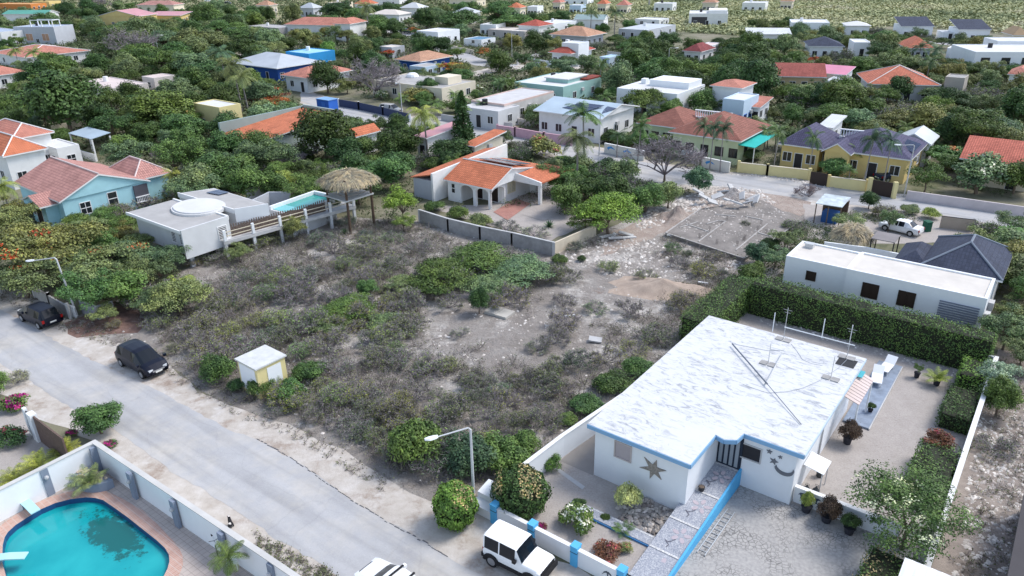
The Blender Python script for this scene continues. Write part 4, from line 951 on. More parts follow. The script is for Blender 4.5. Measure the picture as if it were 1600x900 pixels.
pot(11.6, 16.1, .15, .3, 'small dark plant in a pot on the corner of the blue terrace', PD, 'bush1', .35, 'dk', .6)
pot(11.2, 4.35, .28, .4, 'yellow green conical plant in a dark pot by the dolphin wall', PD, 'bush2', .5, 'yl', 1.0)
pot(12.3, 4.2, .3, .4, 'dark purple rosette shrub in a dark pot by the dolphin wall', PD, 'bush0', .8, 'wi', 1.15)
pot(13.5, 4.0, .28, .4, 'dark green plant in a dark trough in front of the low wall', PD, 'bush1', .6, 'dk', .9)
t = at_h('flower_pot', 'small empty black pot standing on the terrazzo ramp against the white wall', 'pot', 6.3, 1.7, zr(1.7)); MB().tube([(0, 0, 0), (0, 0, .26)], [.14, .19], 12).build('body', DARK, t); MB().cyl(0, 0, .262, .27, .15, n=12).build('soil', BARK, t)
# ladder lying against the blue ramp wall
t = at_h('ladder', 'aluminium ladder lying on the paving against the blue ramp wall', 'ladder', 7.75, -1.9)
for sx in (0, .42): MB().box(sx - .025, sx + .025, 0, 3.9, .04, .1).build('rail', STEEL, t)
for k in range(10): MB().box(.026, .394, .25 + k * .37, .28 + k * .37, .055, .085).build('rung', STEEL, t)
# roof antennas, stands, cables
t = at_h('antenna_mast', 'long dark antenna boom lying diagonally on the white roof', 'antenna', 0, 0, 0)
a = P(1144, 537, 3.7); b = P(1213, 616, 3.75); la = ho.root.matrix_world
def lh(v): e = v - ho.O; return Vector((e.dot(ho.u), e.dot(ho.v), v.z))
MB().tube([lh(P(1144, 537, 3.8)), lh(P(1199, 600, 3.8))], .05, 6).tube([lh(P(1199, 600, 3.8)), lh(P(1252, 663, 3.66))], .025, 5).build('boom', W((.13, .15, .19), 'dark metal tube', rough=.5), t)
MB().tube([lh(P(1196, 600, 3.7)), lh(P(1222, 552, 3.75))], .04, 5).build('cross_tube', STEEL, t)
for i, (x, y, hh, lb) in enumerate(((1224, 531, 2.4, 'tall antenna stand with paving slabs near the far roof edge'), (1323, 559, 2.2, 'antenna stand near the dark roof opening'), (1200, 569, 1.5, 'antenna stand in the middle of the white roof'), (1298, 592, 1.6, 'antenna stand on the right half of the white roof'))):
    p = P(x, y, 3.6); t = thing('antenna_stand', lb, 'antenna', (p.x, p.y, 3.605), ho.a, 'antenna stands on the white roof')
    for sx in (-.5, .03): MB().box(sx, sx + .46, -.25, .25, 0, .06).build('paving_slab', CONC, t)
    MB().tube([(0, 0, .05), (0, 0, hh)], .022, 5).build('mast', STEEL, t); 
    if i < 2: MB().tube([(-.3, 0, hh * .93), (.3, 0, hh * .93)], .012, 4).tube([(-.2, 0, hh * .85), (.2, 0, hh * .85)], .012, 4).build('crossbar', STEEL, t)
t = thing('antenna_wire', 'horizontal white pole strung between stands at the far edge of the roof', 'antenna', (0, 0, 0))
MB().tube([P(1226, 511, 5.0), P(1336, 540, 4.9)], .035, 5).build('pole', PURE, t)
for (x0, y0, x1, y1) in ((1207, 518, 1210, 496), (1284, 528, 1288, 508), (1327, 538, 1330, 519)):
    q = P(x0, y0, 4.3); MB().tube([q, (q.x, q.y, 5.7)], .03, 5).build('upright', PURE, t)
for pts, lb in (([(1236, 537), (1245, 548), (1254, 562), (1268, 568), (1285, 571)], 'grey cable curling from the tall antenna stand'), ([(1325, 560), (1310, 575), (1280, 595), (1255, 606), (1230, 612), (1200, 614), (1175, 606), (1160, 600)], 'long grey cable crossing the middle of the white roof'),
                ([(1145, 537), (1170, 542), (1200, 548), (1225, 547)], 'thin cable running from the end of the boom')):
    c0 = MB(); c0.tube([P(x, y, 3.625) for x, y in pts], .012, 4); tag(c0.build('cable', W((.32, .35, .40), 'grey cable')), lb, 'cable', 'cables on the white roof')
# hedges of this plot
hedge('tall dense green hedge between the gravel yard and the white flat roofed neighbour', hl(-.3, 25.4), ho.a, 17.2, 1.9, 2.85, 'md', name='hedge')
hedge('hedge of mixed bright and dark green beyond the far left corner of the white roof', hl(-2.6, 17.5), ho.a, 2.3, 9.8, 2.4, 'md')
hedge('short square green hedge in the far right corner of the gravel yard', hl(15.5, 21.8), ho.a, 1.6, 2.9, 1.7, 'br')
hedge('low dark hedge inside the right boundary wall below the square hedge', hl(15.3, 16.9), ho.a, 1.8, 4.2, 1.2, 'dk')
hedge('low green hedge inside the right boundary wall behind the feathery tree', hl(15.0, 8.4), ho.a, 2.1, 4.6, 1.3, 'md')
hedge('clipped green hedge with dry beige top beside the paved driveway', hl(14.8, -5.2), ho.a, 2.3, 7.4, 1.5, 'dk', tip=.5)
topiary('barrel shaped bright green clipped bush beside the street lamp', 711, 789, 34, 2.5, 'br', .25)
topiary('large round dark green clipped bush with dry beige crown behind the blue pillar', 813, 768, 45, 2.5, 'dk', .5)
# white meter cabinet by the verge
t = at_h('utility_box', 'white concrete bin enclosure with sloping top left of the first blue pillar', 'enclosure', -3.5, -5.9)
MB().box(0, 1.4, -.3, 0.3, 0, .55).build('body', PURE, t); MB().prism([(0, .31), (1.4, .31), (1.4, 1.3), (0, 1.3)], 0, [.9, .9, 1.1, 1.1]).build('back', PURE, t)
# ================================================================ pool garden, bottom left
def wall_run(name, label, cat, pts, z, th, m, cap=None, pil=None, pilm=None, pw=.35, ph=.1, base=0.0, capth=.06, world=None, ptz=None):
    """wall through pixel points that mark its TOP edge at height z; pil: list of pixel points or spacing in metres"""
    W_ = world or [P(x, y, ptz or z) for x, y in pts]
    t = thing(name, label, cat, (W_[0].x, W_[0].y, 0))
    L = lambda p: (p.x - W_[0].x, p.y - W_[0].y)
    for i_, (a, b) in enumerate(zip(W_, W_[1:])):
        d = (b - a); d.z = 0; d.normalize(); s_ = Vector((-d.y, d.x, 0)) * th / 2; e = d * (th / 2 - .003 * (i_ + 1)); z = z + .004
        MB().prism([L(a - s_ - e), L(b - s_ + e), L(b + s_ + e), L(a + s_ - e)], base, z).build('panel', m, t)
        if cap: s_ = s_ * 1.35; MB().prism([L(a - s_ - e), L(b - s_ + e), L(b + s_ + e), L(a + s_ - e)], z + .003, z + capth).build('coping', cap, t)
        if pil:
            n = max(1, int((b - a).length / pil))
            for i in range(n + 1):
                c = a.lerp(b, i / n); x, y = L(c); MB().box(x - pw / 2, x + pw / 2, y - pw / 2, y + pw / 2, 0, z + ph).build('pillar', pilm or m, t)
    return t
WC = [P(-60, 795, 1.9), P(147, 691, 1.9), P(400, 859.5, 1.9), P(470, 907, 1.9)]
d1 = (WC[1] - WC[0]).normalized(); d2 = (WC[2] - WC[1]).normalized()
t = wall_run('pool_wall', 'white garden wall with grey blue pillars around the swimming pool terrace', 'wall', [], 1.9, .22, PURE, W((.52, .51, .49), 'beige grey coping'), world=WC)
GB = W((.22, .26, .33), 'slate blue paint')
wx, wy = WC[0].x, WC[0].y
for (px, py) in ((65, 731.5), (143, 697), (204, 736), (271.5, 779), (347, 829.5), (425, 878)):
    c = P(px, py, 1.9)
    seg = d1 if px < 146 else d2; ins = Vector((seg.y, -seg.x, 0)) ; ins = ins if ins.y < 0 else -ins
    c = c + ins * .12; s_ = seg * .2; q = ins * .09
    pl = MB().prism([(p.x - wx, p.y - wy) for p in (c - s_ - q, c + s_ - q, c + s_ + q, c - s_ + q)], 0, 1.86).build('pillar', GB, t)
    if px not in (143,): 
        e = c + ins * .14; MB().ball((e.x - wx, e.y - wy, 1.35), .13, 8).build('wall_lamp', W((.45, .46, .47), 'lamp metal', rough=.4), pl)
DECK = mat('salmon deck tiles', (.52, .40, .35), var=.12, scale=.7)
def mat_tilegrid(name, c1, c2, mort, s=1.0, bw=.33, rh=.33):
    m, n, l, b = _new(name); tc = n.new("ShaderNodeTexCoord"); mp = n.new("ShaderNodeMapping"); mp.inputs['Rotation'].default_value = (0, 0, -YAW); l.new(tc.outputs['Object'], mp.inputs[0])
    br = n.new("ShaderNodeTexBrick"); br.offset = 0; br.inputs['Scale'].default_value = s; br.inputs['Brick Width'].default_value = bw; br.inputs['Row Height'].default_value = rh; br.inputs['Mortar Size'].default_value = .012
    br.inputs['Color1'].default_value = (*c1, 1); br.inputs['Color2'].default_value = (*c2, 1); br.inputs['Mortar'].default_value = (*mort, 1); l.new(mp.outputs[0], br.inputs['Vector'])
    nz = n.new("ShaderNodeTexNoise"); nz.inputs['Scale'].default_value = .8; nz.inputs['Detail'].default_value = 7; l.new(tc.outputs['Object'], nz.inputs['Vector']); r = _ramp(n, [(.3, (.82, .82, .82)), (.7, (1.05, 1.05, 1.05))]); l.new(nz.outputs[0], r.inputs[0])
    mx = n.new("ShaderNodeMixRGB"); mx.blend_type = 'MULTIPLY'; mx.inputs[0].default_value = 1; l.new(br.outputs[0], mx.inputs[1]); l.new(r.outputs[0], mx.inputs[2]); l.new(mx.outputs[0], b.inputs['Base Color']); b.inputs['Roughness'].default_value = .8; return m
DK = mat_tilegrid('salmon terrace tiles', (.50, .43, .385), (.46, .395, .355), (.31, .26, .235))
BRK = mat_tilegrid('pink brick coping', (.50, .28, .215), (.55, .34, .27), (.56, .48, .43), bw=.12, rh=.3)
PZ = .1
# terrace slab with the pool opening
outer = [P(-130, 850, 0), WC[0].copy(), WC[1].copy(), WC[2].copy(), P(560, 1010, 0), P(300, 1150, 0), P(-100, 1150, 0)]
for p in outer: p.z = 0
holed('pool_terrace', outer, ringoff(.75), PZ, DK)
pt = thing('swimming_pool', 'egg shaped turquoise swimming pool with pink brick edge in the bottom left corner', 'swimming pool', (cen.x, cen.y, 0))
def ring(ra, rb, za, zb):
    k = len(ra); vs = [(p.x - cen.x, p.y - cen.y, za) for p in ra] + [(p.x - cen.x, p.y - cen.y, zb) for p in rb]
    return vs, [(i, (i + 1) % k, k + (i + 1) % k, k + i) for i in range(k)]
m = MB(); vs, fs = ring(ringoff(.02), ringoff(.8), PZ + .02, PZ + .02); m.add(vs, fs); vs, fs = ring(ringoff(.8), ringoff(.8), PZ + .02, 0); m.add(vs, fs); m.build('brick_coping', BRK, pt)
m = MB(); vs, fs = ring(ringoff(.02), ringoff(.0), PZ + .02, -.22); m.add(vs, [f[::-1] for f in fs]); m.build('tile_band', W((.02, .07, .18), 'dark blue pool tile', rough=.3), pt)
m = MB(); n = len(wc); m.add([(p.x - cen.x, p.y - cen.y, -.20) for p in wc], [tuple(range(n))])
def mat_pool():
    m, n, l, b = _new('pool water'); tc = n.new("ShaderNodeTexCoord"); a = n.new("ShaderNodeTexNoise"); a.inputs['Scale'].default_value = .35; a.inputs['Detail'].default_value = 5; l.new(tc.outputs['Object'], a.inputs['Vector'])
    r = _ramp(n, [(.3, (.0, .25, .29)), (.7, (.02, .38, .40))]); l.new(a.outputs[0], r.inputs[0])
    c = n.new("ShaderNodeTexNoise"); c.inputs['Scale'].default_value = 1.6; c.inputs['Detail'].default_value = 10; c.inputs['Roughness'].default_value = .8; l.new(tc.outputs['Object'], c.inputs['Vector'])
    # algae stain: distance to a slanting line, broken by noise
    mp = n.new("ShaderNodeMapping"); l.new(tc.outputs['Object'], mp.inputs[0]); mp.inputs['Rotation'].default_value = (0, 0, R(38)); mp.inputs['Location'].default_value = (-.15, -1.35, 0)
    sp = n.new("ShaderNodeVectorMath"); sp.operation = 'MULTIPLY'; sp.inputs[1].default_value = (.36, .95, 0); l.new(mp.outputs[0], sp.inputs[0])
    ln = n.new("ShaderNodeVectorMath"); ln.operation = 'LENGTH'; l.new(sp.outputs[0], ln.inputs[0])
    ad = n.new("ShaderNodeMath"); ad.operation = 'MULTIPLY_ADD'; l.new(c.outputs[0], ad.inputs[0]); ad.inputs[1].default_value = 3.4; l.new(ln.outputs['Value'], ad.inputs[2])
    rr = _ramp(n, [(.0, (1, 1, 1)), (.5, (1, 1, 1)), (.60, (0, 0, 0))]); mr = n.new("ShaderNodeMapRange"); mr.inputs[1].default_value = 1.3; mr.inputs[2].default_value = 3.6; l.new(ad.outputs[0], mr.inputs[0]); l.new(mr.outputs[0], rr.inputs[0])
    mx = n.new("ShaderNodeMixRGB"); l.new(rr.outputs[0], mx.inputs[0]); l.new(r.outputs[0], mx.inputs[1]); mx.inputs[2].default_value = (.01, .12, .12, 1)
    l.new(mx.outputs[0], b.inputs['Base Color']); b.inputs['Roughness'].default_value = .06; b.inputs['Specular IOR Level'].default_value = .35
    w = n.new("ShaderNodeTexNoise"); w.inputs['Scale'].default_value = 3; l.new(tc.outputs['Object'], w.inputs['Vector']); bp = n.new("ShaderNodeBump"); bp.inputs['Strength'].default_value = .08; l.new(w.outputs[0], bp.inputs['Height']); l.new(bp.outputs[0], b.inputs['Normal']); return m
wo = m.build('water', mat_pool(), pt)
for i, (x, y, rz, lb) in enumerate(((45, 790, -70, 'pale turquoise diving board with curved stand at the upper left pool edge'), (12, 871, 5, 'pale turquoise board reaching over the pool from the left edge'))):
    p = P(x, y, .5); t = thing('diving_board', lb, 'diving board', (p.x, p.y, PZ), R(rz if i else -38), 'diving boards of the pool')
    m = MB()
    pr = [(-.9, .28), (-.5, .42), (0, .45), (.9, .40)]
    for a, b in zip(pr, pr[1:]): m.prism([(a[0], -.24), (b[0], -.24), (b[0], .24), (a[0], .24)], [a[1], b[1], b[1], a[1]], [a[1] + .06, b[1] + .06, b[1] + .06, a[1] + .06])
    m.build('board', W((.42, .68, .72), 'pale turquoise board'), t); MB().box(-.85, -.45, -.2, .2, 0, .27).build('base', W((.20, .26, .32), 'board base'), t)
p = P(135, 762, 0); t = thing('planter', 'curved slate blue planter with rocks and a palm in the corner of the pool wall', 'planter', (p.x, p.y, PZ), YAW + R(8))
pl = [(-1.35, .75)] + [(1.55 * math.cos(a), .75 + 1.15 * math.sin(a) * 1.0) for a in [math.pi + math.pi * k / 10 for k in range(11)]] 
MB().prism(pl, 0, .55).build('wall', GB, t)
m = MB()
for k in range(60):
    a = rnd.uniform(0, math.pi) + math.pi; q = math.sqrt(rnd.random()) * .9; m.ball((1.35 * q * math.cos(a), .7 + 1.0 * q * math.sin(a), .56), rnd.uniform(.07, .17), 6, sz=.7)
m.build('rocks', W((.50, .42, .33), 'tan rock', var=.35, scale=4), t)
tree('areca', 135, 744, 27, 'ol', 'small palm with yellow brown lower fronds in the curved blue planter', .9, zoff=.6)
sheet('gravel_yard', [(-60, 640), (42, 640), (62, 690), (140, 700), (0, 790), (-100, 800)], .012, G_GRAV, jitter=.15)
tree('palm0', 357, 872, 30, 'md', 'feather palm beside the bicycle at the bottom of the pool wall', .75)
# bicycle leaning near the palm
p = P(338, 862, 0); t = thing('bicycle', 'white bicycle with black tyres leaning on the pool terrace under the palm', 'bicycle', (p.x, p.y, PZ + .02), R(-60))
def torus(mb, c, r, th, n=18, m=0):
    mb.tube([(c[0] + r * math.cos(2 * math.pi * k / n), c[1], c[2] + r * math.sin(2 * math.pi * k / n)) for k in range(n + 1)], th, 5, m, cap=False)
for sx in (-.52, .52):
    m = MB(); torus(m, (sx, 0, .34), .33, .02); wo_ = m.build('wheel', BLACK, t)
m = MB(); [m.tube([a, b], .018, 5) for a, b in (((-.52, 0, .34), (-.1, 0, .3)), ((-.52, 0, .34), (-.2, 0, .78)), ((-.2, 0, .78), (-.1, 0, .3)), ((-.1, 0, .3), (.4, 0, .82)), ((-.2, 0, .75), (.38, 0, .8)), ((.4, 0, .85), (.52, 0, .34)))]; m.build('frame', PURE, t)
m = MB(); m.tube([(.38, -.25, .98), (.42, 0, .95), (.38, .25, .98)], .015, 5); m.tube([(.4, 0, .85), (.42, 0, .95)], .015, 5); m.build('handlebar', DARK, t); MB().box(-.32, -.1, -.06, .06, .84, .89).build('saddle', BLACK, t)
p = P(365, 890, 0); t = thing('garden_chair', 'white plastic garden chair under the palm on the pool terrace', 'chair', (p.x, p.y, PZ + .02), R(20))
MB().box(-.25, .25, -.25, .25, .4, .44).build('seat', PURE, t); MB().box(-.25, .25, .2, .25, .44, .85).build('backrest', PURE, t)
for sx in (-.21, .21):
    for sy in (-.21, .21): MB().box(sx - .02, sx + .02, sy - .02, sy + .02, 0, .4).build('leg', PURE, t)
# entrance gate of the pool garden
GP = P(41, 690, 0)
t = thing('entrance_gate', 'white gate posts with brown timber fence panel left of the green street tree', 'gate', (P(62, 687, 0).x, P(62, 687, 0).y, 0), YAW)
MB().box(-.3, .3, -.2, .2, 0, 2.0).build('post', PURE, t); MB().box(-1.15, -.85, -.1, .1, 0, 2.0).build('post', PURE, t); MB().box(.3, 4.2, -.05, .05, 0, 1.9).build('fence_panel', mat('brown timber', (.14, .095, .08), var=.3, scale=5), t); MB().box(-.85, -.3, -.03, .03, 0, 1.85).build('gate_leaf', DARK, t)
T("""
areca|20,742,24|yl|yellow green palm clump at the left image edge outside the pool wall|.8
areca|58,720,27|yl|yellow green palm clump in the middle of the row outside the pool wall|.8
areca|100,698,22|yl|yellow green palm clump by the brown fence outside the pool wall|.8
mflower|112,676,12|dk|small magenta bougainvillea on the brown fence beside the palms
round|152,652,44|md|broad green tree overhanging the street at the corner of the pool wall|.75
mflower|172,693,14|dk|low shrub with pink flowers outside the corner of the pool wall|.7
pflower|14,683,32|dk|dense dark bush with red flowers at the left image edge|.9
mflower|22,627,30|md|bougainvillea with dark red flowers above the white gate|.9
dry3|25,590,24|sil|loose silvery shrub at the left edge beside the street|.9
round|-12,600,26|md|green tree cut by the left edge beside the street
""", 'plants around the pool garden')
# small black and white dog on the verge
p = P(361, 822, 0); t = thing('dog', 'small black and white dog sitting on the verge outside the pool wall', 'dog', (p.x, p.y, .01), R(120))
def dogmat():
    m, n, l, b = _new('black and white coat'); tc = n.new("ShaderNodeTexCoord"); a = n.new("ShaderNodeTexNoise"); a.inputs['Scale'].default_value = 3.5; a.inputs['Detail'].default_value = 1; l.new(tc.outputs['Object'], a.inputs['Vector']); r = _ramp(n, [(.50, (.012, .012, .014)), (.53, (.66, .62, .58))]); r.color_ramp.interpolation = 'CONSTANT'; l.new(a.outputs[0], r.inputs[0]); l.new(r.outputs[0], b.inputs['Base Color']); b.inputs['Roughness'].default_value = .9; return m
mb = MB()
J = {'hip': ((-.12, 0, .14), .105), 'belly': ((.0, 0, .24), .10), 'chest': ((.10, 0, .34), .095), 'neck': ((.15, 0, .43), .06), 'head': ((.19, 0, .50), .072), 'muz': ((.27, 0, .485), .036), 'nose': ((.31, 0, .48), .022),
     'fl1': ((.12, .07, .26), .035), 'fl2': ((.13, .07, .12), .024), 'fl3': ((.15, .07, .015), .024), 'fr1': ((.12, -.07, .26), .035), 'fr2': ((.13, -.07, .12), .024), 'fr3': ((.15, -.07, .015), .024),
     'hl1': ((-.06, .11, .15), .055), 'hl2': ((-.13, .12, .04), .03), 'hl3': ((.03, .13, .015), .024), 'hr1': ((-.06, -.11, .15), .055), 'hr2': ((-.13, -.12, .04), .03), 'hr3': ((.03, -.13, .015), .024),
     't1': ((-.22, .02, .06), .026), 't2': ((-.32, .08, .03), .018), 'el': ((.16, .055, .56), .022), 'el2': ((.15, .085, .61), .010), 'er': ((.16, -.055, .56), .022), 'er2': ((.15, -.085, .61), .010)}
E_ = [('hip', 'belly'), ('belly', 'chest'), ('chest', 'neck'), ('neck', 'head'), ('head', 'muz'), ('muz', 'nose'), ('chest', 'fl1'), ('fl1', 'fl2'), ('fl2', 'fl3'), ('chest', 'fr1'), ('fr1', 'fr2'), ('fr2', 'fr3'), ('hip', 'hl1'), ('hl1', 'hl2'), ('hl2', 'hl3'), ('hip', 'hr1'), ('hr1', 'hr2'), ('hr2', 'hr3'), ('hip', 't1'), ('t1', 't2'), ('head', 'el'), ('el', 'el2'), ('head', 'er'), ('er', 'er2')]
ks = list(J); me = bpy.data.meshes.new('body'); me.from_pydata([J[k][0] for k in ks], [(ks.index(a), ks.index(b)) for a, b in E_], []); me.materials.append(dogmat()); o = link('body', me, t)
md = o.modifiers.new('skin', 'SKIN'); 
for i, k in enumerate(ks): me.skin_vertices[0].data[i].radius = (J[k][1],) * 2
me.skin_vertices[0].data[0].use_root = True
o.modifiers.new('sub', 'SUBSURF').levels = 1; o.modifiers['sub'].render_levels = 1

# ================================================================ hut on the verge
h = House('small square utility hut with stained white roof and yellow and white walls', (361.5, 564.5), (399, 578), (442.5, 556), 2.45, name='utility_hut', cat='hut', wall=LYEL, w=2.5, d=2.5, ang=-39)
h.walls(.12, z1=2.35); h.box('roof', 0, h.w, 0, h.d, 2.352, 2.46, mat('stained white slab', (.58, .59, .58), var=.12, stain=.4, scale=1.6))
h.box('front_panel', .3, h.w - .35, .09, .118, .1, 2.2, PURE); h.box('door', h.w - .118, h.w - .09, .9, h.d - .5, .05, 2.1, PURE); h.box('yellow_base', .1, h.w - .1, .07, .089, 0, .28, LYEL)

# ================================================================ grey modern house, left
h = House('modern grey flat roofed house on stilts with white elliptical roof light', (194, 334), (286, 360), (342, 336), 4.0, name='house', group='houses of the neighbourhood', wall=LGREY)
lg = h
B = h.q
x1, y1 = h.w, h.d
h.walls(.25, z1=3.85, x1=h.w - .05, z0=1.2); fo = MB()
for x in (.5, h.w - .5):
    for y in (.5, h.d - .5): fo.box(x - .2, x + .2, y - .2, y + .2, 0, 1.2)
fo.build('stilts', LGREY, h.root)
MB().prism([(-.2, -.3), (h.w + .05, -.3), (h.w + .05, h.d + .1), (-.2, h.d + .1)], [3.8] * 4, [4.0, 4.0, 4.0, 4.0]).build('roof', FLATG, h.root)
MB().box(h.w + .052, h.w + .25, -.35, h.d + .12, 1.2, 4.12).build('side_wall', LGREY, h.root); MB().box(-.2, h.w + .05, h.d + .102, h.d + .3, 3.7, 4.12).build('parapet', TRIM, h.root)
MB().box(-.3, h.w + .05, -.42, -.302, 3.75, 4.05).build('fascia', TRIM, h.root)
h.wx = (.25, h.w + .25, .25, h.d)
h.win('F', h.w * .72, 2.2, .7, 1.3, 'shutter', TRIM, DARK, label='dark louvred window'); h.win('F', h.w * .87, 2.2, .7, 1.3, 'shutter', TRIM, DARK, label='dark louvred window')
h.win('R', h.d * .78, 2.0, .9, 1.3, 'shutter', TRIM, DARK, label='dark louvred window beside the air conditioner'); h.box('air_conditioner', h.w + .26, h.w + .6, h.d - .7, h.d - .1, 1.4, 1.95, TRIM)
for k, dm in enumerate(((0, 0, .0),)): pass
ec = P(309, 317, 4.6); e = ec - h.O; ex, ey = e.dot(h.u), e.dot(h.v)
eo = MB(); N_ = 32; rx, ry = 3.0, 2.5
pl = [(ex + rx * math.cos(2 * math.pi * k / N_), ey + ry * math.sin(2 * math.pi * k / N_)) for k in range(N_)]; pl2 = [(ex + (rx - .22) * math.cos(2 * math.pi * k / N_), ey + (ry - .22) * math.sin(2 * math.pi * k / N_)) for k in range(N_)]
eo.prism(pl, 3.9, 4.22); eo.prism(pl2, 4.22, 4.34); eo.build('elliptical_roof', FLATW, h.root, smooth=False)
a = B(279, 302, 4.4); b_ = B(419, 319.5, 4.4); c = B(366, 328, 4.4); d = B(334, 294, 4.4)
x0, x2 = min(a[0], c[0]), b_[0]
MB().prism([B(279, 302, 4.2), B(366, 328, 4.2), B(419, 319.5, 4.2), B(334.5, 294, 4.2)], 1.7, 4.2).build('wing_wall', LGREY, h.root)
MB().prism([B(281, 302, 4.21), B(366, 326.5, 4.21), B(416, 319.3, 4.21), B(334.5, 295, 4.21)], 4.0, 4.215).build('wing_roof', FLATG, h.root)
pp = [B(366, 328, 4.2), B(419, 319.5, 4.2)]; dv = Vector((pp[1][0] - pp[0][0], pp[1][1] - pp[0][1])).normalized(); nn = Vector((dv.y, -dv.x))
MB().prism([pp[0], pp[1], (pp[1][0] + nn.x * .1, pp[1][1] + nn.y * .1), (pp[0][0] + nn.x * .1, pp[0][1] + nn.y * .1)], 2.9, 4.32).build('fascia', PURE, h.root)
pp = [B(279, 302, 4.2), B(366, 328, 4.2)]; dv = Vector((pp[1][0] - pp[0][0], pp[1][1] - pp[0][1])).normalized(); nn = Vector((dv.y, -dv.x))
MB().prism([pp[0], pp[1], (pp[1][0] + nn.x * .12, pp[1][1] + nn.y * .12), (pp[0][0] + nn.x * .12, pp[0][1] + nn.y * .12)], 3.8, 4.32).build('parapet', TRIM, h.root)
h.solar([(322, 300.5), (342, 304), (358, 300), (340, 296)], 4.35, 4.35, nx=3, ny=2)
# deck with railing and bamboo fence
da, db = P(350, 378, 1.9), P(556, 321, 1.9); dd = (db - da); dd.z = 0; DL = dd.length; dd.normalize(); dn = Vector((-dd.y, dd.x, 0))
t = thing('raised_deck', 'raised white deck on posts with bamboo screen in front of the teal pool', 'deck', (da.x, da.y, 0), math.atan2(dd.y, dd.x))
MB().box(0, DL, 0, 4.2, 1.55, 1.9).build('deck_slab', LCONC, t)
for k in range(6):
    x = .2 + (DL - .4) * k / 5; MB().box(x - .14, x + .14, .05, .33, 0, 1.55).build('post', LGREY, t); MB().box(x - .13, x + .13, -.02, .2, 1.9, 3.0).build('rail_post', PURE, t)
for z_ in (2.35, 2.75): MB().box(0, DL, .03, .1, z_, z_ + .07).build('rail', W((.62, .55, .42), 'cream rail'), t)
bb = MB(); k = 0
while k * .13 < DL * .78:
    bb.box(k * .13, k * .13 + .10, .8, .86, 1.9, 3.05 + .18 * math.sin(k * 3.3)); k += 1
bb.build('bamboo_screen', mat('brown bamboo', (.16, .12, .10), var=.5, scale=6), t)
pa, pb = P(420, 322, 3.0), P(491, 297.5, 3.0); pc = P(511, 303, 3.0); e1 = (pb - pa).normalized(); PL_ = (pb - pa).length
t = thing('raised_pool', 'narrow teal plunge pool with white rim on the deck of the grey house', 'swimming pool', (pa.x, pa.y, 0), math.atan2(e1.y, e1.x))
PW = 3.2
MB().box(0, PL_, -PW, 0, 0, 2.6).build('basin', LGREY, t); MB().box(.25, PL_ - .25, -PW + .25, -.25, 2.603, 2.62).build('water', W((.02, .30, .27), 'teal pool water', rough=.1, spec=.5), t); MB().box(.25, PL_ * .3, -PW + .25, -.25, 2.624, 2.63).build('shallow_step', W((.16, .50, .52), 'pale pool step', rough=.2), t)
MB().box(0, PL_, -.25, .02, 2.6, 3.0).build('rim', PURE, t); MB().box(PL_ - .25, PL_ + .02, -PW, -.252, 2.6, 3.0).build('rim', PURE, t)
# thatched watch tower
tp = [P(548, 365, 0), P(585, 352, 0)]; q1 = tp[1] - tp[0]; q2 = Vector((-q1.y, q1.x, 0)); cx_ = (tp[0] + tp[1] + q2) / 2 if False else tp[0] + q1 * .5 + q2 * .5
t = thing('thatched_tower', 'tall wooden lookout platform with thatched roof beside the scrub lot', 'tower', (tp[0].x, tp[0].y, 0), math.atan2(q1.y, q1.x)); SL = q1.length
for x in (0, SL):
    for y in (0, SL): MB().tube([(x + (-.1 if x == 0 else .1) * 0, y, 0), (x, y, 3), (x - .05, y, 5.9)], [.17, .14, .12], 7).build('post', WOODD, t)
MB().box(-.3, SL + .2, -.2, SL + .2, 3.6, 3.75).build('platform', LCONC, t)
rl = MB()
for z_ in (4.1, 4.5, 4.8):
    for a, b in (((0, 0), (SL, 0)), ((SL, 0), (SL, SL)), ((SL, SL), (0, SL)), ((0, SL), (0, 0))): rl.tube([(a[0], a[1], z_), (b[0], b[1], z_)], .04, 5)
rl.build('railing', W((.30, .27, .25), 'weathered rail'), t)
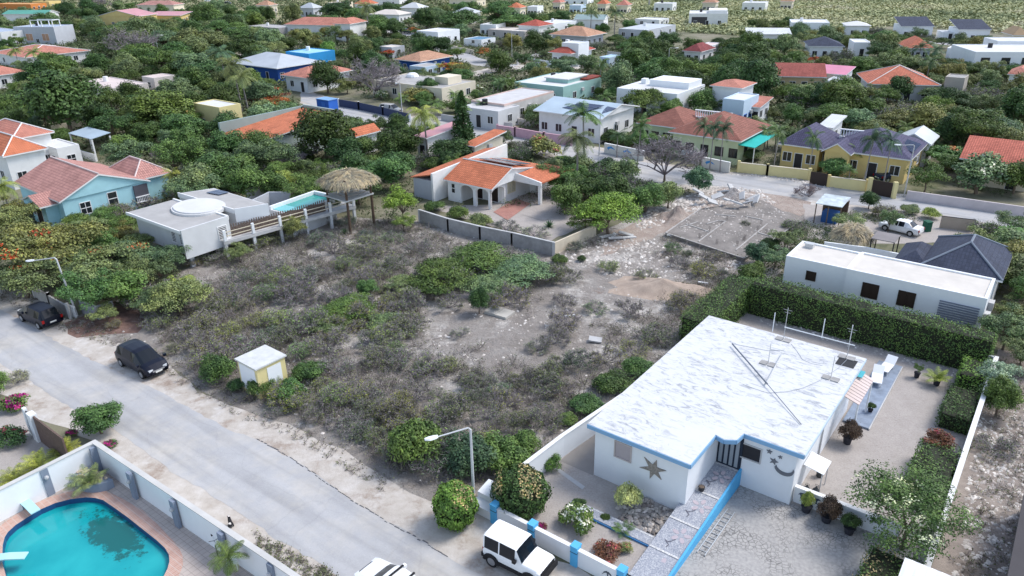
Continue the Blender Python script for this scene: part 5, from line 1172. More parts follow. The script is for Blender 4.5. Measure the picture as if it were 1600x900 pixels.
def thatch(cx, cy, z0, hgt, r, parent, sq=0.0, n=5200):
    a = rng.uniform(0, 2 * math.pi, n); q = rng.random(n) ** .5; 
    k = (np.abs(np.cos(a)) ** 4 + np.abs(np.sin(a)) ** 4) ** (-.25) if sq else 1
    rr = r * q * k; z = z0 + hgt * (1 - q ** 1.6)
    C = np.stack([cx + rr * np.cos(a), cy + rr * np.sin(a), z + rng.normal(size=n) * .05], 1)
    D = np.stack([np.cos(a) * .8, np.sin(a) * .8, -.25 - .9 * q ** 4], 1) + rng.normal(size=(n, 3)) * .16; D /= np.linalg.norm(D, axis=1, keepdims=True)
    S = np.cross(D, np.array([0, 0, 1.0])); S /= np.linalg.norm(S, axis=1, keepdims=True) + 1e-9
    L_ = rng.uniform(.35, .75, n)[:, None]; w = .028
    V = np.stack([C - S * w, C + S * w, C + D * L_ + S * w * .5, C + D * L_ - S * w * .5], 1).reshape(-1, 3)
    o = link('thatch', mesh_np('thatch', V, np.arange(4 * n).reshape(n, 4), [mat_leaf('thatch', (.36, .31, .26), .4)]), parent)
    kk = 20; vs = [(cx, cy, z0 + hgt - .06)]; fs = []
    for j in range(1, 6):
        q = j / 5
        for i in range(kk):
            an = 2 * math.pi * i / kk; kf = (abs(math.cos(an)) ** 4 + abs(math.sin(an)) ** 4) ** -.25 if sq else 1
            vs.append((cx + r * q * kf * math.cos(an), cy + r * q * kf * math.sin(an), z0 + hgt * (1 - q ** 1.6) - .07))
    for i in range(kk): fs.append((0, 1 + i, 1 + (i + 1) % kk))
    for j in range(4):
        for i in range(kk): fs.append((1 + j * kk + i, 1 + (j + 1) * kk + i, 1 + (j + 1) * kk + (i + 1) % kk, 1 + j * kk + (i + 1) % kk))
    MB().add(vs, fs).build('roof_core', W((.20, .165, .14), 'thatch underside'), parent); return o
thatch(SL / 2, SL / 2, 5.45, .95, SL * .5 + 1.1, t, 1)
# ================================================================ turquoise house
h = House('turquoise house with faded pink tiled gable roofs and white balcony balustrade', (92.5, 316), (160, 297), None, 3.2, w=9, d=14, ang=50.5, wall=TURQ, group='houses of the neighbourhood')
O = P(92.5, 316, 3.2); h.O = Vector((O.x, O.y, 0)); h.root.location = h.O; h.w = (P(232.5, 281, 3.2) - P(92.5, 316, 3.2)).dot(h.u); h.d = 13.0; HB[-1] = (h.O.copy(), h.u, h.v, h.w, h.d, 3.2)
h.walls(.4); h.pitched(TILE_P, 2.1, 'gable', 'y', capm=W((.62, .52, .50), 'pale ridge mortar'), ridge=.46)
h.wx = (.4, h.w - .4, .4, h.d - .4)
h.win('F', h.w * .22, 1.1, 1.1, 1.3, 'grid'); h.win('F', h.w * .52, 1.3, 1.0, 1.5, 'grid')
bx = h.box('balcony', h.w * .80, h.w - .42, .2, .398, .3, 2.9, W((.09, .09, .11), 'dark balcony recess')); bl = MB()  # solid dark block, not hollow; the balcony's shade is put into its colour
for k in range(8): bl.cyl(h.w * .80 + .12 + k * (h.w * .2 - .6) / 7.5, .15, .95, 1.5, .05, n=6)
bl.box(h.w * .80, h.w - .4, .05, .2, 1.5, 1.6); bl.box(h.w * .80, h.w - .4, .05, .2, .85, .95); bl.build('balustrade', PURE, bx)
h.box('side_wing', h.w - .6, h.w + 3.2, 2.2, 9, 0, 3.1, TURQ)
h.pitched(TILE_P, 1.7, 'hip', None, x0=h.w - 1.2, x1=h.w + 3.7, y0=1.8, y1=9.5, z=3.1, capm=W((.62, .52, .50), 'pale ridge mortar'))
h.box('porch', -.9, .4, 2.0, 6.2, 0, 2.7, TURQ); h.pitched(TILE_P, .9, 'gable', 'x', x0=-1.6, x1=3.4, y0=1.5, y1=6.7, z=2.7)
h.win('L', 2.1, .05, 1.6, 2.1, 'plain', TRIM, DBR, 'door', rect=(-.9, .4, 2.0, 6.2)); h.win('L', 3.5, 1.0, .6, 1.2, 'plain', TRIM, GLASS, rect=(-.9, .4, 2.0, 6.2))
# ================================================================ orange roofed house in the middle
h = House('white villa with orange tiled roofs, arched porches and solar panels behind the block wall', (673, 288), (763, 295), None, 2.65, ang=-37.54, wall=WHITE, group='houses of the neighbourhood', w=7.0, d=12)
oh = h
h.box('wall', .4, 6.7, 3.0, 11.5, 0, 2.6, WHITE); h.wx = (.4, 6.7, .35, 11.5)
h.pitched(TILE_O, 1.65, 'gable', 'x', x1=7.5, capm=TRIM, ridge=.325)
def arcade(x0, x1, n, y, z1, parent, m=WHITE, axis='x', t_=.3):
    w = (x1 - x0) / n; mb = MB()
    for i in range(n):
        a = x0 + i * w; pts = []; pw = .22
        inner = [(a + w / 2 + (w / 2 - pw) * math.cos(math.pi * k / 10), 1.75 + .6 * math.sin(math.pi * k / 10)) for k in range(11)]
        # left column, right column, spandrels
        q = [(a, 0), (a + pw, 0), (a + pw, 1.75)] + inner[::-1][1:-1] + [(a + w - pw, 1.75), (a + w - pw, 0), (a + w, 0), (a + w, z1), (a, z1)]
        cols = [[(a, 0), (a + pw, 0), (a + pw, 1.75), (a, 1.75)], [(a + w - pw, 0), (a + w, 0), (a + w, 1.75), (a + w - pw, 1.75)]]
        for k in range(10):
            p, r = inner[k + 1], inner[k]; cols.append([(p[0], p[1]), (r[0], r[1]), (r[0], z1), (p[0], z1)])
        cols.append([(a, 1.75), (a + pw, 1.75), (a + pw, z1), (a, z1)]); cols.append([(a + w - pw, 1.75), (a + w, 1.75), (a + w, z1), (a + w - pw, z1)])
        for c in cols: mb.vprism(c, y, y + t_)
    o = mb.build('arcade', m, parent); return o
arcade(2.2, 6.95, 2, .35, 2.6, h.root); h.box('entrance_wall', .4, 2.2, .35, 3.0, 0, 2.6, WHITE)
a2 = arcade(0, 2.9, 1, 0, 2.6, h.root); a2.location = (6.95, .36, 0); a2.rotation_euler = (0, 0, math.pi / 2)
h.win('R', 4.4, 1.0, 1.4, 1.2, 'shutter', W((.66, .60, .42), 'cream shutter frame'), W((.40, .38, .32), 'louvre'), label='cream shuttered window'); h.win('F', .9, 1.1, .5, 1.1, 'grid')
h.win('F', 2.6, .05, 1.1, 2.0, 'plain', TRIM, DBR, 'door', rect=(.5, 5, 3.0, 6)); h.win('F', 5.0, .05, 1.1, 2.0, 'plain', TRIM, DBR, 'door', rect=(.5, 5, 3.0, 6))
h.box('air_conditioner', 6.71, 7.05, 5.9, 6.6, 2.0, 2.5, TRIM)
def panel(x0, x1, y0, y1, z0, z1):
    m_ = MB(); n_ = 5
    for i in range(n_): a, b = x0 + (x1 - x0) * i / n_ + .04, x0 + (x1 - x0) * (i + 1) / n_; m_.prism([(a, y0), (b, y0), (b, y1), (a, y1)], [z0, z0, z1, z1], [z0 + .06, z0 + .06, z1 + .06, z1 + .06])
    m_.build('solar_panel', mat('solar cell', (.035, .05, .10), rough=.2, var=.15, scale=.5, spec=.6), h.root)
panel(1.6, 6.9, 5.0, 6.5, 4.28, 4.0); panel(2.0, 7.0, 6.9, 8.4, 3.95, 3.65)
q3 = [Vector(c) for c in ((7.52, 5.0, 3.35), (7.52, 10.6, 3.35), (11.0, 12.0, 2.75), (11.0, 5.0, 2.75))]; e = (q3[3] - q3[0]).normalized()
MB().add(q3 + [p - Vector((0, 0, .15)) for p in q3], [(0, 3, 2, 1), (4, 5, 6, 7), (0, 4, 7, 3), (3, 7, 6, 2), (2, 6, 5, 1), (1, 5, 4, 0)], 0, [[(q3[i] - q3[0]).to_2d()[:] for i in (0, 3, 2, 1)]] + [None] * 5).build('porch_roof', [TILE_O], h.root)
MB().prism([(6.75, 4.85), (11.05, 4.75), (11.05, 4.98), (6.75, 4.98)], [2.4] * 4, [3.5, 2.85, 2.85, 3.5]).build('porch_gable', WHITE, h.root)
for yy in (5.1, 11.2): h.box('porch_pillar', 10.4, 10.75, yy, yy + .35, 0, 2.6, WHITE)
h.box('porch_wall', 6.72, 7.6, 8.5, 11.4, 0, 2.6, WHITE)
# left wing: long white parapet wall with a lean-to tiled roof falling away from it
MB().prism([(-.85, -1.2), (-.55, -1.2), (-.55, 13.5), (-.85, 13.5)], 0, [3.5, 3.5, 4.1, 4.1]).build('parapet_wall', WHITE, h.root)
w_ = [Vector(c) for c in ((-4.4, -1.1, 2.5), (-.86, -1.1, 3.35), (-.86, 13.4, 3.85), (-4.4, 13.4, 3.0))]
MB().add(w_ + [p - Vector((0, 0, .14)) for p in w_], [(0, 1, 2, 3), (7, 6, 5, 4), (0, 4, 5, 1), (1, 5, 6, 2), (2, 6, 7, 3), (3, 7, 4, 0)], 0, [[(p.y, p.x) for p in w_]] + [None] * 5).build('wing_roof', [TILE_O], h.root)
h.box('wing_wall', -4.1, -.86, -.9, 13.2, 0, 2.45, GREYW)
HB.append((h.O - h.u * 4.4 - h.v, h.u, h.v, 4.4, 14, 3.3)); NAMES.append('left wing of the orange roofed villa')
pth = sheet('brick_path', [h_ for h_ in ((771, 331), (793, 344), (829, 318), (806, 310))], .06, mat_tilegrid('red brick path', (.36, .13, .10), (.42, .17, .13), (.40, .30, .26), bw=.25, rh=.12))
sheet('gravel_yard', [(662, 322), (760, 352), (862, 376), (925, 346), (900, 300), (850, 285), (760, 320)], .022, G_GRAV, jitter=.2)
sheet('garden_patio', [(815, 335), (850, 345), (880, 330), (850, 318)], .05, G_GRAV)

# ================================================================ white neighbour with dark shingle roof
h = House('long white flat roofed house with dark shingled hip roof wing behind the tall hedge', (1322, 422), (1543, 467), (1583, 384), 3.3, wall=PURE, group='houses of the neighbourhood', d=4.6)
nb = h
x0 = h.q(1216, 408, 3.3)[0]
h.walls(0, z1=3.0, y1=4.6); h.flat(W((.62, .58, .53), 'cream roof screed', var=.08, scale=.6, stain=.15), .5, .22, y1=4.6, pm=PURE)
y_ = h.q(1216, 408, 3.1)[1]
h.box('left_wing', x0, -.02, 0.5, 4.9, 0, 2.8, PURE); h.flat(W((.62, .58, .53), 'cream roof screed'), .35, .2, x0=x0, x1=-.02, y0=.5, y1=4.9, z=3.1, pm=PURE)
h.wx = (0, h.w, 0, 4.6)
h.win('F', h.w * .20, 1.25, 1.15, 1.15, '', DBR, DBR, label='closed dark brown shutter window'); h.win('F', h.w * .47, 1.25, 1.15, 1.15, '', DBR, DBR, label='closed dark brown shutter window')
h.win('F', 2.3, 1.4, .7, .7, 'plain', DBR, DBR, rect=(x0, 0, .5, 4.9), label='small dark square window')
lv = MB()
for k in range(11): lv.box(h.w * .70, h.w * .97, -.1, -.03, .3 + k * .2, .4 + k * .2)
lv.build('louvre_screen', W((.20, .22, .28), 'slate louvre'), h.root); h.box('air_conditioner', h.w + .01, h.w + .4, 2.8, 3.6, 1.2, 1.9, LCONC); h.box('air_conditioner', h.w + .01, h.w + .4, .8, 1.6, 1.0, 1.7, LCONC)
h.box('roof_unit', x0 + .6, x0 + 1.3, 3.6, 4.2, 2.78, 3.4, STEEL)
c0 = h.q(1443, 412, 3.6); c1 = h.q(1585, 384, 3.4)
xr = h.w + .5
h.box('rear_wing', h.w * .58, h.w + .1, 4.65, 12.2, 0, 3.0, PURE)
h.pitched(TILE_K, 1.7, 'hip', 'y', x0=h.w * .46, x1=h.w + .5, y0=4.62, y1=12.6, z=3.2, capm=W((.20, .23, .28), 'grey ridge'))
h.pitched(TILE_K, .9, 'hip', 'y', x0=h.w * .24, x1=h.w * .52, y0=5.2, y1=10.6, z=2.75); h.box('side_wing', h.w * .27, h.w * .5, 5.4, 10.3, 0, 2.7, PURE)

# ================================================================ the neighbourhood houses
C1 = W((.66, .62, .60), 'pale ridge cap')
simple('white house with dark orange white ridged roof at the left image edge', (-60, 222), (4, 245), (62, 227), 4.6, 'hip', TILE_O, 1.8, WHITE, 3, 2, cap=TRIM)
simple('upper wing with pink and orange roof behind the large left orange roof', (-30, 202), (18, 218), (82, 205), 5.2, 'hip', TILE_S, 1.4, WHITE, 2, 2, cap=TRIM)
h = simple('open white terrace building with arches right of the large left orange roof', (60, 222), (88, 232), (112, 222), 3.4, 'flat', FLATW, wall=WHITE, nf=2, nr=1, kind='grid')
h = House('light blue sheet metal pergola roof on white posts beside the left orange roof', (104, 208), (142, 217), (170, 210), 3.4, name='pergola', cat='pergola')
MB().prism([(0, 0), (h.w, 0), (h.w, h.d), (0, h.d)], [3.3, 3.3, 3.7, 3.7], [3.38, 3.38, 3.78, 3.78]).build('roof', MET_L, h.root)
for x in (.15, h.w - .15):
    for y in (.15, h.d - .15): h.box('post', x - .09, x + .09, y - .09, y + .09, 0, 3.28, WHITE)
h.box('low_wall', 0, h.w, -.1, .04, 0, 1.1, WHITE)
simple('cream flat roofed house behind the big round dark tree at left', (144, 124), (168, 139), (228, 129), 3.3, 'flat', FLATP, wall=W((.66, .60, .56), 'cream white plaster', stain=.08), nf=1, nr=3, kind='grid', par=.12)
simple('small cream wing house with flat roof right of the cream flat roofed house', (236, 119), (240, 122), (267, 121), 3.2, 'flat', FLATP, wall=W((.66, .60, .56), 'cream white plaster'), nf=1, nr=1, d=5, w=5, kind='grid', par=.1, door=False)
simple('small pale yellow two storey cube house among the red flowering trees', (316, 158), (342, 168), (366, 160), 4.6, 'flat', FLATW, wall=LYEL, nf=2, nr=1, kind='grid', par=.3, door=False, fm=TRIM)
simple('house with pink hip roof and white ridges below the blue grey villa', (-15, 82), (38, 90), (138, 78), 3.2, 'hip', TILE_S, 1.8, WHITE, 2, 2, cap=TRIM)
simple('pale pink roofed house at the left edge below the pink hip roof', (-60, 105), (-14, 119), (37, 110), 3.2, 'hip', TILE_S, 1.5, WHITE, 2, 2)
h = simple('blue grey two storey modern villa with orange curtains and white roof frame', (20, 42), (26, 45), (92, 41), 6.0, 'flat', W((.34, .40, .50), 'slate roof coating'), wall=GREYW, nf=1, nr=0, ang=-12 - 0, w=11.5, d=9, door=False)
for p, c in ((.35, 1), (.75, 1)): h.win('F', h.w * p, 1.6, 2.6, 2.2, '', TRIM, W((.50, .30, .20), 'orange curtain', var=.2), label='wide window with orange curtain')
fr_ = MB()
for x in (h.w * .45, h.w * .72, h.w - .2):
    for y in (.2, 3.5): fr_.box(x - .12, x + .12, y - .12, y + .12, 6, 8)
fr_.box(h.w * .45, h.w, .1, .3, 8, 8.2).box(h.w * .45, h.w, 3.4, 3.6, 8, 8.2).box(h.w - .3, h.w - .1, .3, 3.4, 8, 8.2); fr_.build('roof_frame', PURE, h.root)
simple('white annex of the blue grey villa at the left image edge', (-30, 44), (0, 50), (26, 46), 5.0, 'flat', W((.34, .40, .50), 'slate roof coating'), wall=WHITE, nf=1, nr=2, door=False)
simple('white house with green sheet roof above the blue grey villa', (2, 22), (8, 24), (74, 20), 3.6, 'gable', MET_GR, 1.4, WHITE, 1, 3, ang=-10, w=13, d=9, axis='x', kind='grid')
simple('orange and yellow house in the top left corner', (-10, 6), (12, 8), (60, 4), 3.6, 'flat', W((.55, .30, .12), 'orange flat roof'), wall=ORW, nf=2, nr=3, ang=-20, w=10, d=10)
simple('yellow house with balcony in the top left corner beside the orange one', (50, 2), (66, 4), (84, 0), 3.8, 'flat', W((.55, .40, .15), 'ochre roof'), wall=YEL, nf=2, nr=2, ang=-20, w=9, d=8)
h = simple('large yellow villa with white balustrade in front of the acacia wood', (151, 25), (186, 27), (228, 28), 4.6, 'gable', MET_P, 2.2, YEL, 4, 2, ang=-14, w=17, d=12, axis='y', kind='grid', door=False)
bl = MB(); bl.box(h.w * .45, h.w * .92, -2.4, -2.25, 1.0, 1.1)
for k in range(22): bl.box(h.w * .45 + k * h.w * .47 / 21.5, h.w * .45 + k * h.w * .47 / 21.5 + .12, -2.38, -2.28, 0, 1.0)
bl.build('balustrade', PURE, h.root)
simple('right wing of the yellow villa with pink sheet roof and white windows', (226, 24), (240, 26), (290, 21), 3.6, 'mono', MET_P, 1.0, YEL, 3, 2, ang=-14, w=15, d=9, kind='grid')
simple('pink tiled upper house behind the yellow villa', (212, 8), (225, 11), (274, 8), 4.2, 'hip', TILE_P, 1.8, CREAM, 2, 2, ang=-10, w=17, d=10)
# blue group
h = simple('dark blue house with large pale grey sheet hip roof', (388, 93), (432, 107), (518, 97), 3.4, 'hip', MET_G, 2.2, BLUE, 2, 4, over=.8, fm=PURE)
h = simple('bright blue box house with light blue roof behind the grey hip roof', (452, 76), (482, 84), (500, 76), 4.6, 'flat', W((.30, .55, .68), 'light blue roof'), wall=SKYB, nf=1, nr=2, w=9, par=.15, fm=PURE, kind='grid', door=False)
simple('white house with salmon red hip roof behind the round street tree', (454, 114), (478, 122), (562, 110), 3.3, 'hip', TILE_S, 1.6, PURE, 2, 3, over=.8)
simple('large white house with long red hip roof in the upper left centre', (443, 38), (508, 43), (566, 30), 3.8, 'hip', TILE_S, 2.2, WHITE, 4, 3, ang=-22, w=21, d=11)
simple('white two storey right wing of the long red roofed house', (520, 37), (548, 36), (567, 31), 5.6, 'hip', TILE_S, 1.6, WHITE, 2, 2, ang=-22, w=9, d=11, kind='grid')
simple('low concrete annex left of the long red roofed house', (409, 38), (435, 44), (455, 40), 2.8, 'flat', FLATG, wall=CONC, nf=2, nr=1)
simple('white house with solar panels on cream hip roof at the top centre', (576, 22), (606, 30), (641, 29), 3.6, 'hip', FLATC, 1.6, WHITE, 2, 3, ang=-25, w=12, d=10)
h = simple('bright white modern house with two dark roof panels and small windows', (664, 46), (684, 50), (730, 46), 4.2, 'flat', FLATW, wall=PURE, nf=2, nr=3, w=9, kind='plain')
h.box('dark_roof_panel', .5, 4.5, .5, 4, 3.87, 3.95, TILE_K); h.box('dark_roof_panel', 5, 8.5, h.d * .5, h.d * .8, 3.87, 3.95, TILE_K)
simple('low white pool block right of the bright white modern house', (738, 58), (752, 62), (776, 56), 2.2, 'flat', W((.10, .22, .34), 'blue roof pool'), wall=PURE, nf=1, nr=1, d=7, door=False)
simple('blue house with pale pink tiled roof beside the orange shrub', (630, 90), (657, 96.5), (706, 87), 3.2, 'hip', TILE_T, 1.6, BLUE, 2, 2, over=.8)
simple('small light blue shed house with grey flat roof under the pink tiled roof', (655, 103), (664, 105), (685, 101), 2.8, 'flat', FLATG, wall=LBLUE, nf=1, nr=2, w=5, d=6, par=.1, door=False)
simple('tiny grey blue garden house with cream roof among dark trees', (598, 71), (612, 74), (624, 72), 3.0, 'flat', FLATC, wall=GREYW, nf=1, nr=1, w=5, d=5, par=.1)
h = simple('long low house with grey flat roof and white dome behind the bare grey tree', (600, 121), (690, 138), (722, 124), 3.3, 'flat', FLATG, wall=CREAM, nf=4, nr=2, par=.2, parm=CREAM)
MB().ball((h.w * .22, h.d * .75, 3.3), 1.4, 12, sz=.6).build('dome', PURE, h.root); h.box('roof_block', h.w * .72, h.w * .9, h.d * .4, h.d * .8, 3.1, 4.6, CREAM)
h = simple('large grey white flat roofed complex with pink coping beside the conifer', (737, 156), (788, 163), (900, 146), 3.6, 'flat', W((.55, .54, .54), 'pale grey flat roof', stain=.12), wall=W((.54, .52, .50), 'grey beige plaster', stain=.15), nf=2, nr=4, par=.2, parm=W((.60, .45, .40), 'pink coping'))
simple('front annex of the grey white flat roofed complex with white door', (720, 166), (778, 174), (825, 158), 3.2, 'flat', W((.55, .54, .54), 'pale grey flat roof'), wall=LGREY, nf=3, nr=1, d=6, par=.1)
simple('pink flat roofed house partly hidden by the hedge trees near the palm', (652, 210), (666, 216), (694, 203), 3.4, 'mono', MET_P, .5, WHITE, 1, 1, d=9)
simple('low orange pantile annex with cream wall right of the conifer', (730, 223), (742, 229), (780, 211), 3.0, 'mono', TILE_O, .8, CREAM, 1, 1)
simple('small orange roof with white wall between the street trees', (538, 210), (556, 214), (566, 205), 3.0, 'gable', TILE_O, 1.0, WHITE, 1, 1, d=5)
h = simple('orange pantile roofed house with grey green wall panels left of the dark round trees', (356, 206), (405, 222), (492, 183), 3.6, 'mono', TILE_O, 1.4, W((.40, .48, .46), 'grey green wall'), 3, 2, axis='x')
h.box('green_grey_screen', 0, .35, 0, h.d, 3.3, 5.2, MET_GG); h.box('rear_screen', .36, h.w, h.d - .35, h.d, 3.3, 5.4, MET_GG)
# centre-right
h = simple('white house with pale blue grey sheet roof and two solar arrays', (836, 171), (940, 186), (1005, 166), 4.0, 'gable', MET_L, 1.3, WHITE, 4, 3, axis='x', over=.7)
h.solar([(878, 168), (915, 174), (945, 164.5), (908, 160)], 4.5, 5.2, nx=6, ny=2)
h.solar([(915, 174.5), (938, 179), (964, 169), (946, 165)], 4.3, 5.0, nx=4, ny=2)
h = simple('house with teal rimmed white flat roof behind the umbrella tree', (812, 126), (880, 136), (960, 122), 3.6, 'flat', FLATW, wall=TEAL, nf=3, nr=2, par=.1)
h.box('roof_step', h.w * .4, h.w * .85, h.d * .3, h.d * .8, 3.5, 4.2, TEAL); h.box('step_roof', h.w * .38, h.w * .87, h.d * .28, h.d * .82, 4.203, 4.35, FLATW); h.box('red_corner_roof', h.w * .8, h.w, h.d * .62, h.d, 3.61, 3.9, TILE_R)
h = simple('large bright white flat roofed house with stepped roof left of the dark wood', (975, 134), (1058, 147), (1125, 134), 4.2, 'flat', FLATW, wall=PURE, nf=3, nr=3, par=.3, kind='plain')
h.box('upper_storey', h.w * .3, h.w * .95, h.d * .5, h.d * .98, 4, 5.2, PURE); h.box('chimney', h.w * .1, h.w * .18, h.d * .6, h.d * .7, 4, 5, PURE)
simple('white house with orange red hip roof and white tower behind it in the centre', (867, 79), (892, 84), (948, 77), 3.4, 'hip', TILE_R, 1.6, PURE, 3, 3, over=.8, chim=.2)
simple('white tower block behind the red hip roof of the centre', (894, 66), (904, 68), (930, 66), 5.6, 'flat', FLATW, wall=PURE, nf=1, nr=1, d=5, w=5, door=False)
simple('light blue garden block right of the white house with red hip roof', (940, 88), (952, 90), (966, 86), 2.4, 'flat', W((.40, .55, .62), 'pale blue roof'), wall=LBLUE, nf=1, nr=1, d=6, door=False)
simple('house with wide tan hip roof in the upper centre', (876, 50), (918, 57), (962, 52), 3.4, 'hip', TILE_T, 2.2, GREYW, 4, 3, over=.9)
h = simple('white house with small red hip roof and outside stairs left of the tan hip roof', (822, 34), (842, 41), (868, 37), 4.2, 'hip', TILE_R, 1.6, WHITE, 2, 2, w=9, d=9)
simple('low beige flat annex left of the small red hip roof', (786, 42), (820, 49), (845, 45), 2.9, 'flat', FLATC, wall=W((.48, .44, .42), 'beige plaster'), nf=3, nr=1)
simple('white terrace block right of the small red hip roof', (850, 33), (862, 38), (888, 31), 3.4, 'flat', FLATW, wall=PURE, nf=1, nr=1)
simple('grey green roofed white house between two tall dark palms', (896, 30), (925, 33), (956, 33), 3.8, 'gable', MET_GG, 1.4, WHITE, 2, 2, axis='x', ang=-20, w=15, d=8)
simple('long low house with light grey sheet roof in the upper centre', (981, 42), (1012, 47), (1068, 39), 3.2, 'flat', MET_G, wall=GREYW, nf=3, nr=3, par=.0 or .05)
simple('low white roof building below the white villa near the top centre', (1000, 28), (1030, 31), (1060, 28), 2.8, 'flat', FLATW, wall=WHITE, nf=2, nr=2, d=8)
h = simple('large white cubic villa standing alone in the sunlit scrub', (1077, 21), (1112, 25), (1153, 18), 4.6, 'flat', FLATW, wall=WHITE, nf=3, nr=2, ang=-14, w=22, d=14, par=.4)
h.box('terrace_recess', 1, 6.5, -.02, .3, .2, 3.4, W((.07, .065, .07), 'dark terrace recess')); h.box('upper_block', h.w * .5, h.w * .98, 1, 12, 4.2, 5.6, WHITE)  # recess is a flush dark slab; terrace shade is put into its colour
simple('small white house with dark red hip roof among the dark trees', (1077, 76), (1096, 81), (1120, 76), 3.2, 'hip', TILE_D, 1.6, WHITE, 2, 2, d=9)
simple('low white walled yard building right of the dark red hip roof', (1098, 68), (1112, 71), (1136, 67), 2.6, 'flat', FLATP, wall=PURE, nf=2, nr=2, d=7)
simple('white house with pale shed roof near the right centre of the view', (1166, 53), (1190, 59), (1248, 52), 3.4, 'mono', MET_W, .9, WHITE, 3, 3, ang=-14, w=21, d=9, axis='x')
h = simple('light blue white villa with blue arched windows and terracotta trim', (1139, 150), (1163, 157), (1205, 149), 4.6, 'flat', FLATW, wall=LBLUE, nf=2, nr=3, par=.3, fm=W((.04, .14, .50), 'cobalt frame'))
simple('small blue white upper block with terracotta tiles above the arched windows', (1146, 134), (1160, 138), (1184, 134), 5.2, 'hip', TILE_S, .8, PURE, 1, 1, w=6, d=7)
simple('terracotta roofed terrace of the light blue white villa', (1168, 162), (1188, 168), (1232, 158), 3.0, 'mono', TILE_S, .8, PURE, 2, 2, d=6)
h = simple('large pale green house with brown terracotta roofs and teal awning', (1008, 186), (1074, 202), (1080, 200), 3.3, 'hip', TILE_B, 2.0, LGRN, 4, 2, d=10, over=.6, fm=DBR)
simple('right wing of the pale green house with brown terracotta roof', (1066, 196), (1158, 221), (1212, 196), 3.5, 'hip', TILE_B, 2.4, LGRN, 5, 2, over=.6, fm=DBR)
h = House('bright teal fabric awning over white posts at the end of the brown terracotta roof', (1150, 222), (1180, 228), (1216, 206), 3.0, name='awning', cat='awning', w=5)
MB().prism([(0, 0), (h.w, 0), (h.w, h.d), (0, h.d)], [2.9, 2.7, 2.9, 3.1], [2.95, 2.75, 2.95, 3.15]).build('fabric', W((.02, .42, .38), 'teal canvas'), h.root)
for x in (.1, h.w - .1):
    for y in (.1, h.d - .1): h.box('post', x - .05, x + .05, y - .05, y + .05, 0, 2.72, WHITE)
def balustrade(label, L, Rr, z, hh=1.0):
    a, b = P(*L, z), P(*Rr, z); d = b - a; t = thing('balustrade', label, 'balustrade', (a.x, a.y, 0), math.atan2(d.y, d.x)); Ln = d.length
    MB().box(0, Ln, 0, .25, 0, z - hh).build('wall', WHITE, t); m = MB(); m.box(0, Ln, -.03, .28, z - .12, z); 
    k = 0
    while k * .35 < Ln - .2: m.cyl(.15 + k * .35, .12, z - hh, z - .12, .08, n=6); k += 1
    m.build('balusters', PURE, t); return t
balustrade('white balustrade of the roof terrace behind the brown terracotta roof', (1086, 171), (1144, 177), 5.0)
balustrade('long white balustrade behind the plum grey roof of the yellow house', (1313, 201), (1396, 209), 4.6)
# yellow house with plum roof
h = simple('yellow house with plum grey hip roof behind the pale yellow street wall', (1216, 223), (1286, 233), (1452, 222), 3.3, 'hip', TILE_V, 2.1, YEL, 3, 2, over=.5, d=9, cap=None, kind='', fm=PURE)
h = simple('right half of the yellow house with plum grey roof and large solar panel', (1286, 233), (1424, 250), (1453, 222), 3.3, 'hip', TILE_V, 2.3, YEL, 4, 2, over=.5, fm=PURE)
h.solar([(1407, 230), (1427, 238), (1440, 225), (1418, 217)], 3.75, 4.55, nx=3, ny=4)
h.box('entrance_arch', .5, 3.4, -1.2, .6, 0, 3.4, YEL); h.pitched(TILE_V, 1.2, 'gable', 'y', x0=.1, x1=3.8, y0=-1.6, y1=2.5, z=3.35)
h.win('F', 1.45, .05, 1.5, 2.4, 'plain', YEL, DBR, 'door', rect=(.5, 3.4, -1.2, .6))
simple('house with coral red pantile roof at the right image edge', (1509, 234), (1620, 262), (1700, 240), 3.2, 'gable', TILE_R if False else mat_tile('coral pantile', (.55, .17, .12)), 1.8, CREAM, 2, 2, axis='x')
simple('long barn like house with red sheet tile roof in the right background', (1212, 119), (1292, 127), (1308, 113), 3.2, 'gable', TILE_D if False else mat_tile('brick red roof', (.36, .11, .09)), 2.0, W((.60, .46, .28), 'ochre wall'), 4, 1, axis='x', d=10, ang=-14, w=21)
simple('white garage with crimson roof panel right of the long red barn roof', (1308, 112), (1322, 117), (1346, 112), 3.2, 'mono', MET_PK, .8, PURE, 1, 1, d=7, w=7)
simple('low pale grey flat roofed annex in front of the crimson roof panel', (1297, 122), (1318, 128), (1337, 121), 2.8, 'flat', MET_G, wall=LGREY, nf=1, nr=1, par=.05)
simple('large orange tiled hip roof house in the right background', (1357, 131), (1428, 136), (1491, 130), 3.2, 'hip', mat_tile('warm orange roof', (.56, .19, .12)), 2.6, LGREY, 4, 3, over=.9, ang=-14, w=24, d=13, cap=C1)
simple('unfinished concrete tower block behind the large orange hip roof', (1492, 119), (1508, 122), (1528, 118), 4.6, 'flat', CONC, wall=W((.40, .36, .32), 'raw concrete'), nf=1, nr=1, w=3.2, d=4.5, door=False)
simple('white house with pale grey hip roof beside the balustrade', (1277, 197), (1302, 200), (1330, 187), 3.2, 'mono', MET_W, .6, PURE, 1, 1, d=7)
simple('small grey gable roofed garden house right of the plum roof', (1443, 222), (1455, 226), (1472, 216), 3.2, 'gable', MET_G, 1.2, LGREY, 1, 1, d=6, w=4.5)
simple('white modern house with stepped roofs at the top right centre', (1237, 35), (1272, 40), (1312, 36), 3.8, 'flat', FLATW, wall=PURE, nf=3, nr=3, ang=-16, w=20, d=12)
simple('white pavilion with pale roof between the stepped white house and the dark roofs', (1322, 40), (1340, 43), (1373, 40), 3.6, 'hip', FLATW, 1.0, PURE, 2, 2, ang=-14, w=13, d=9)
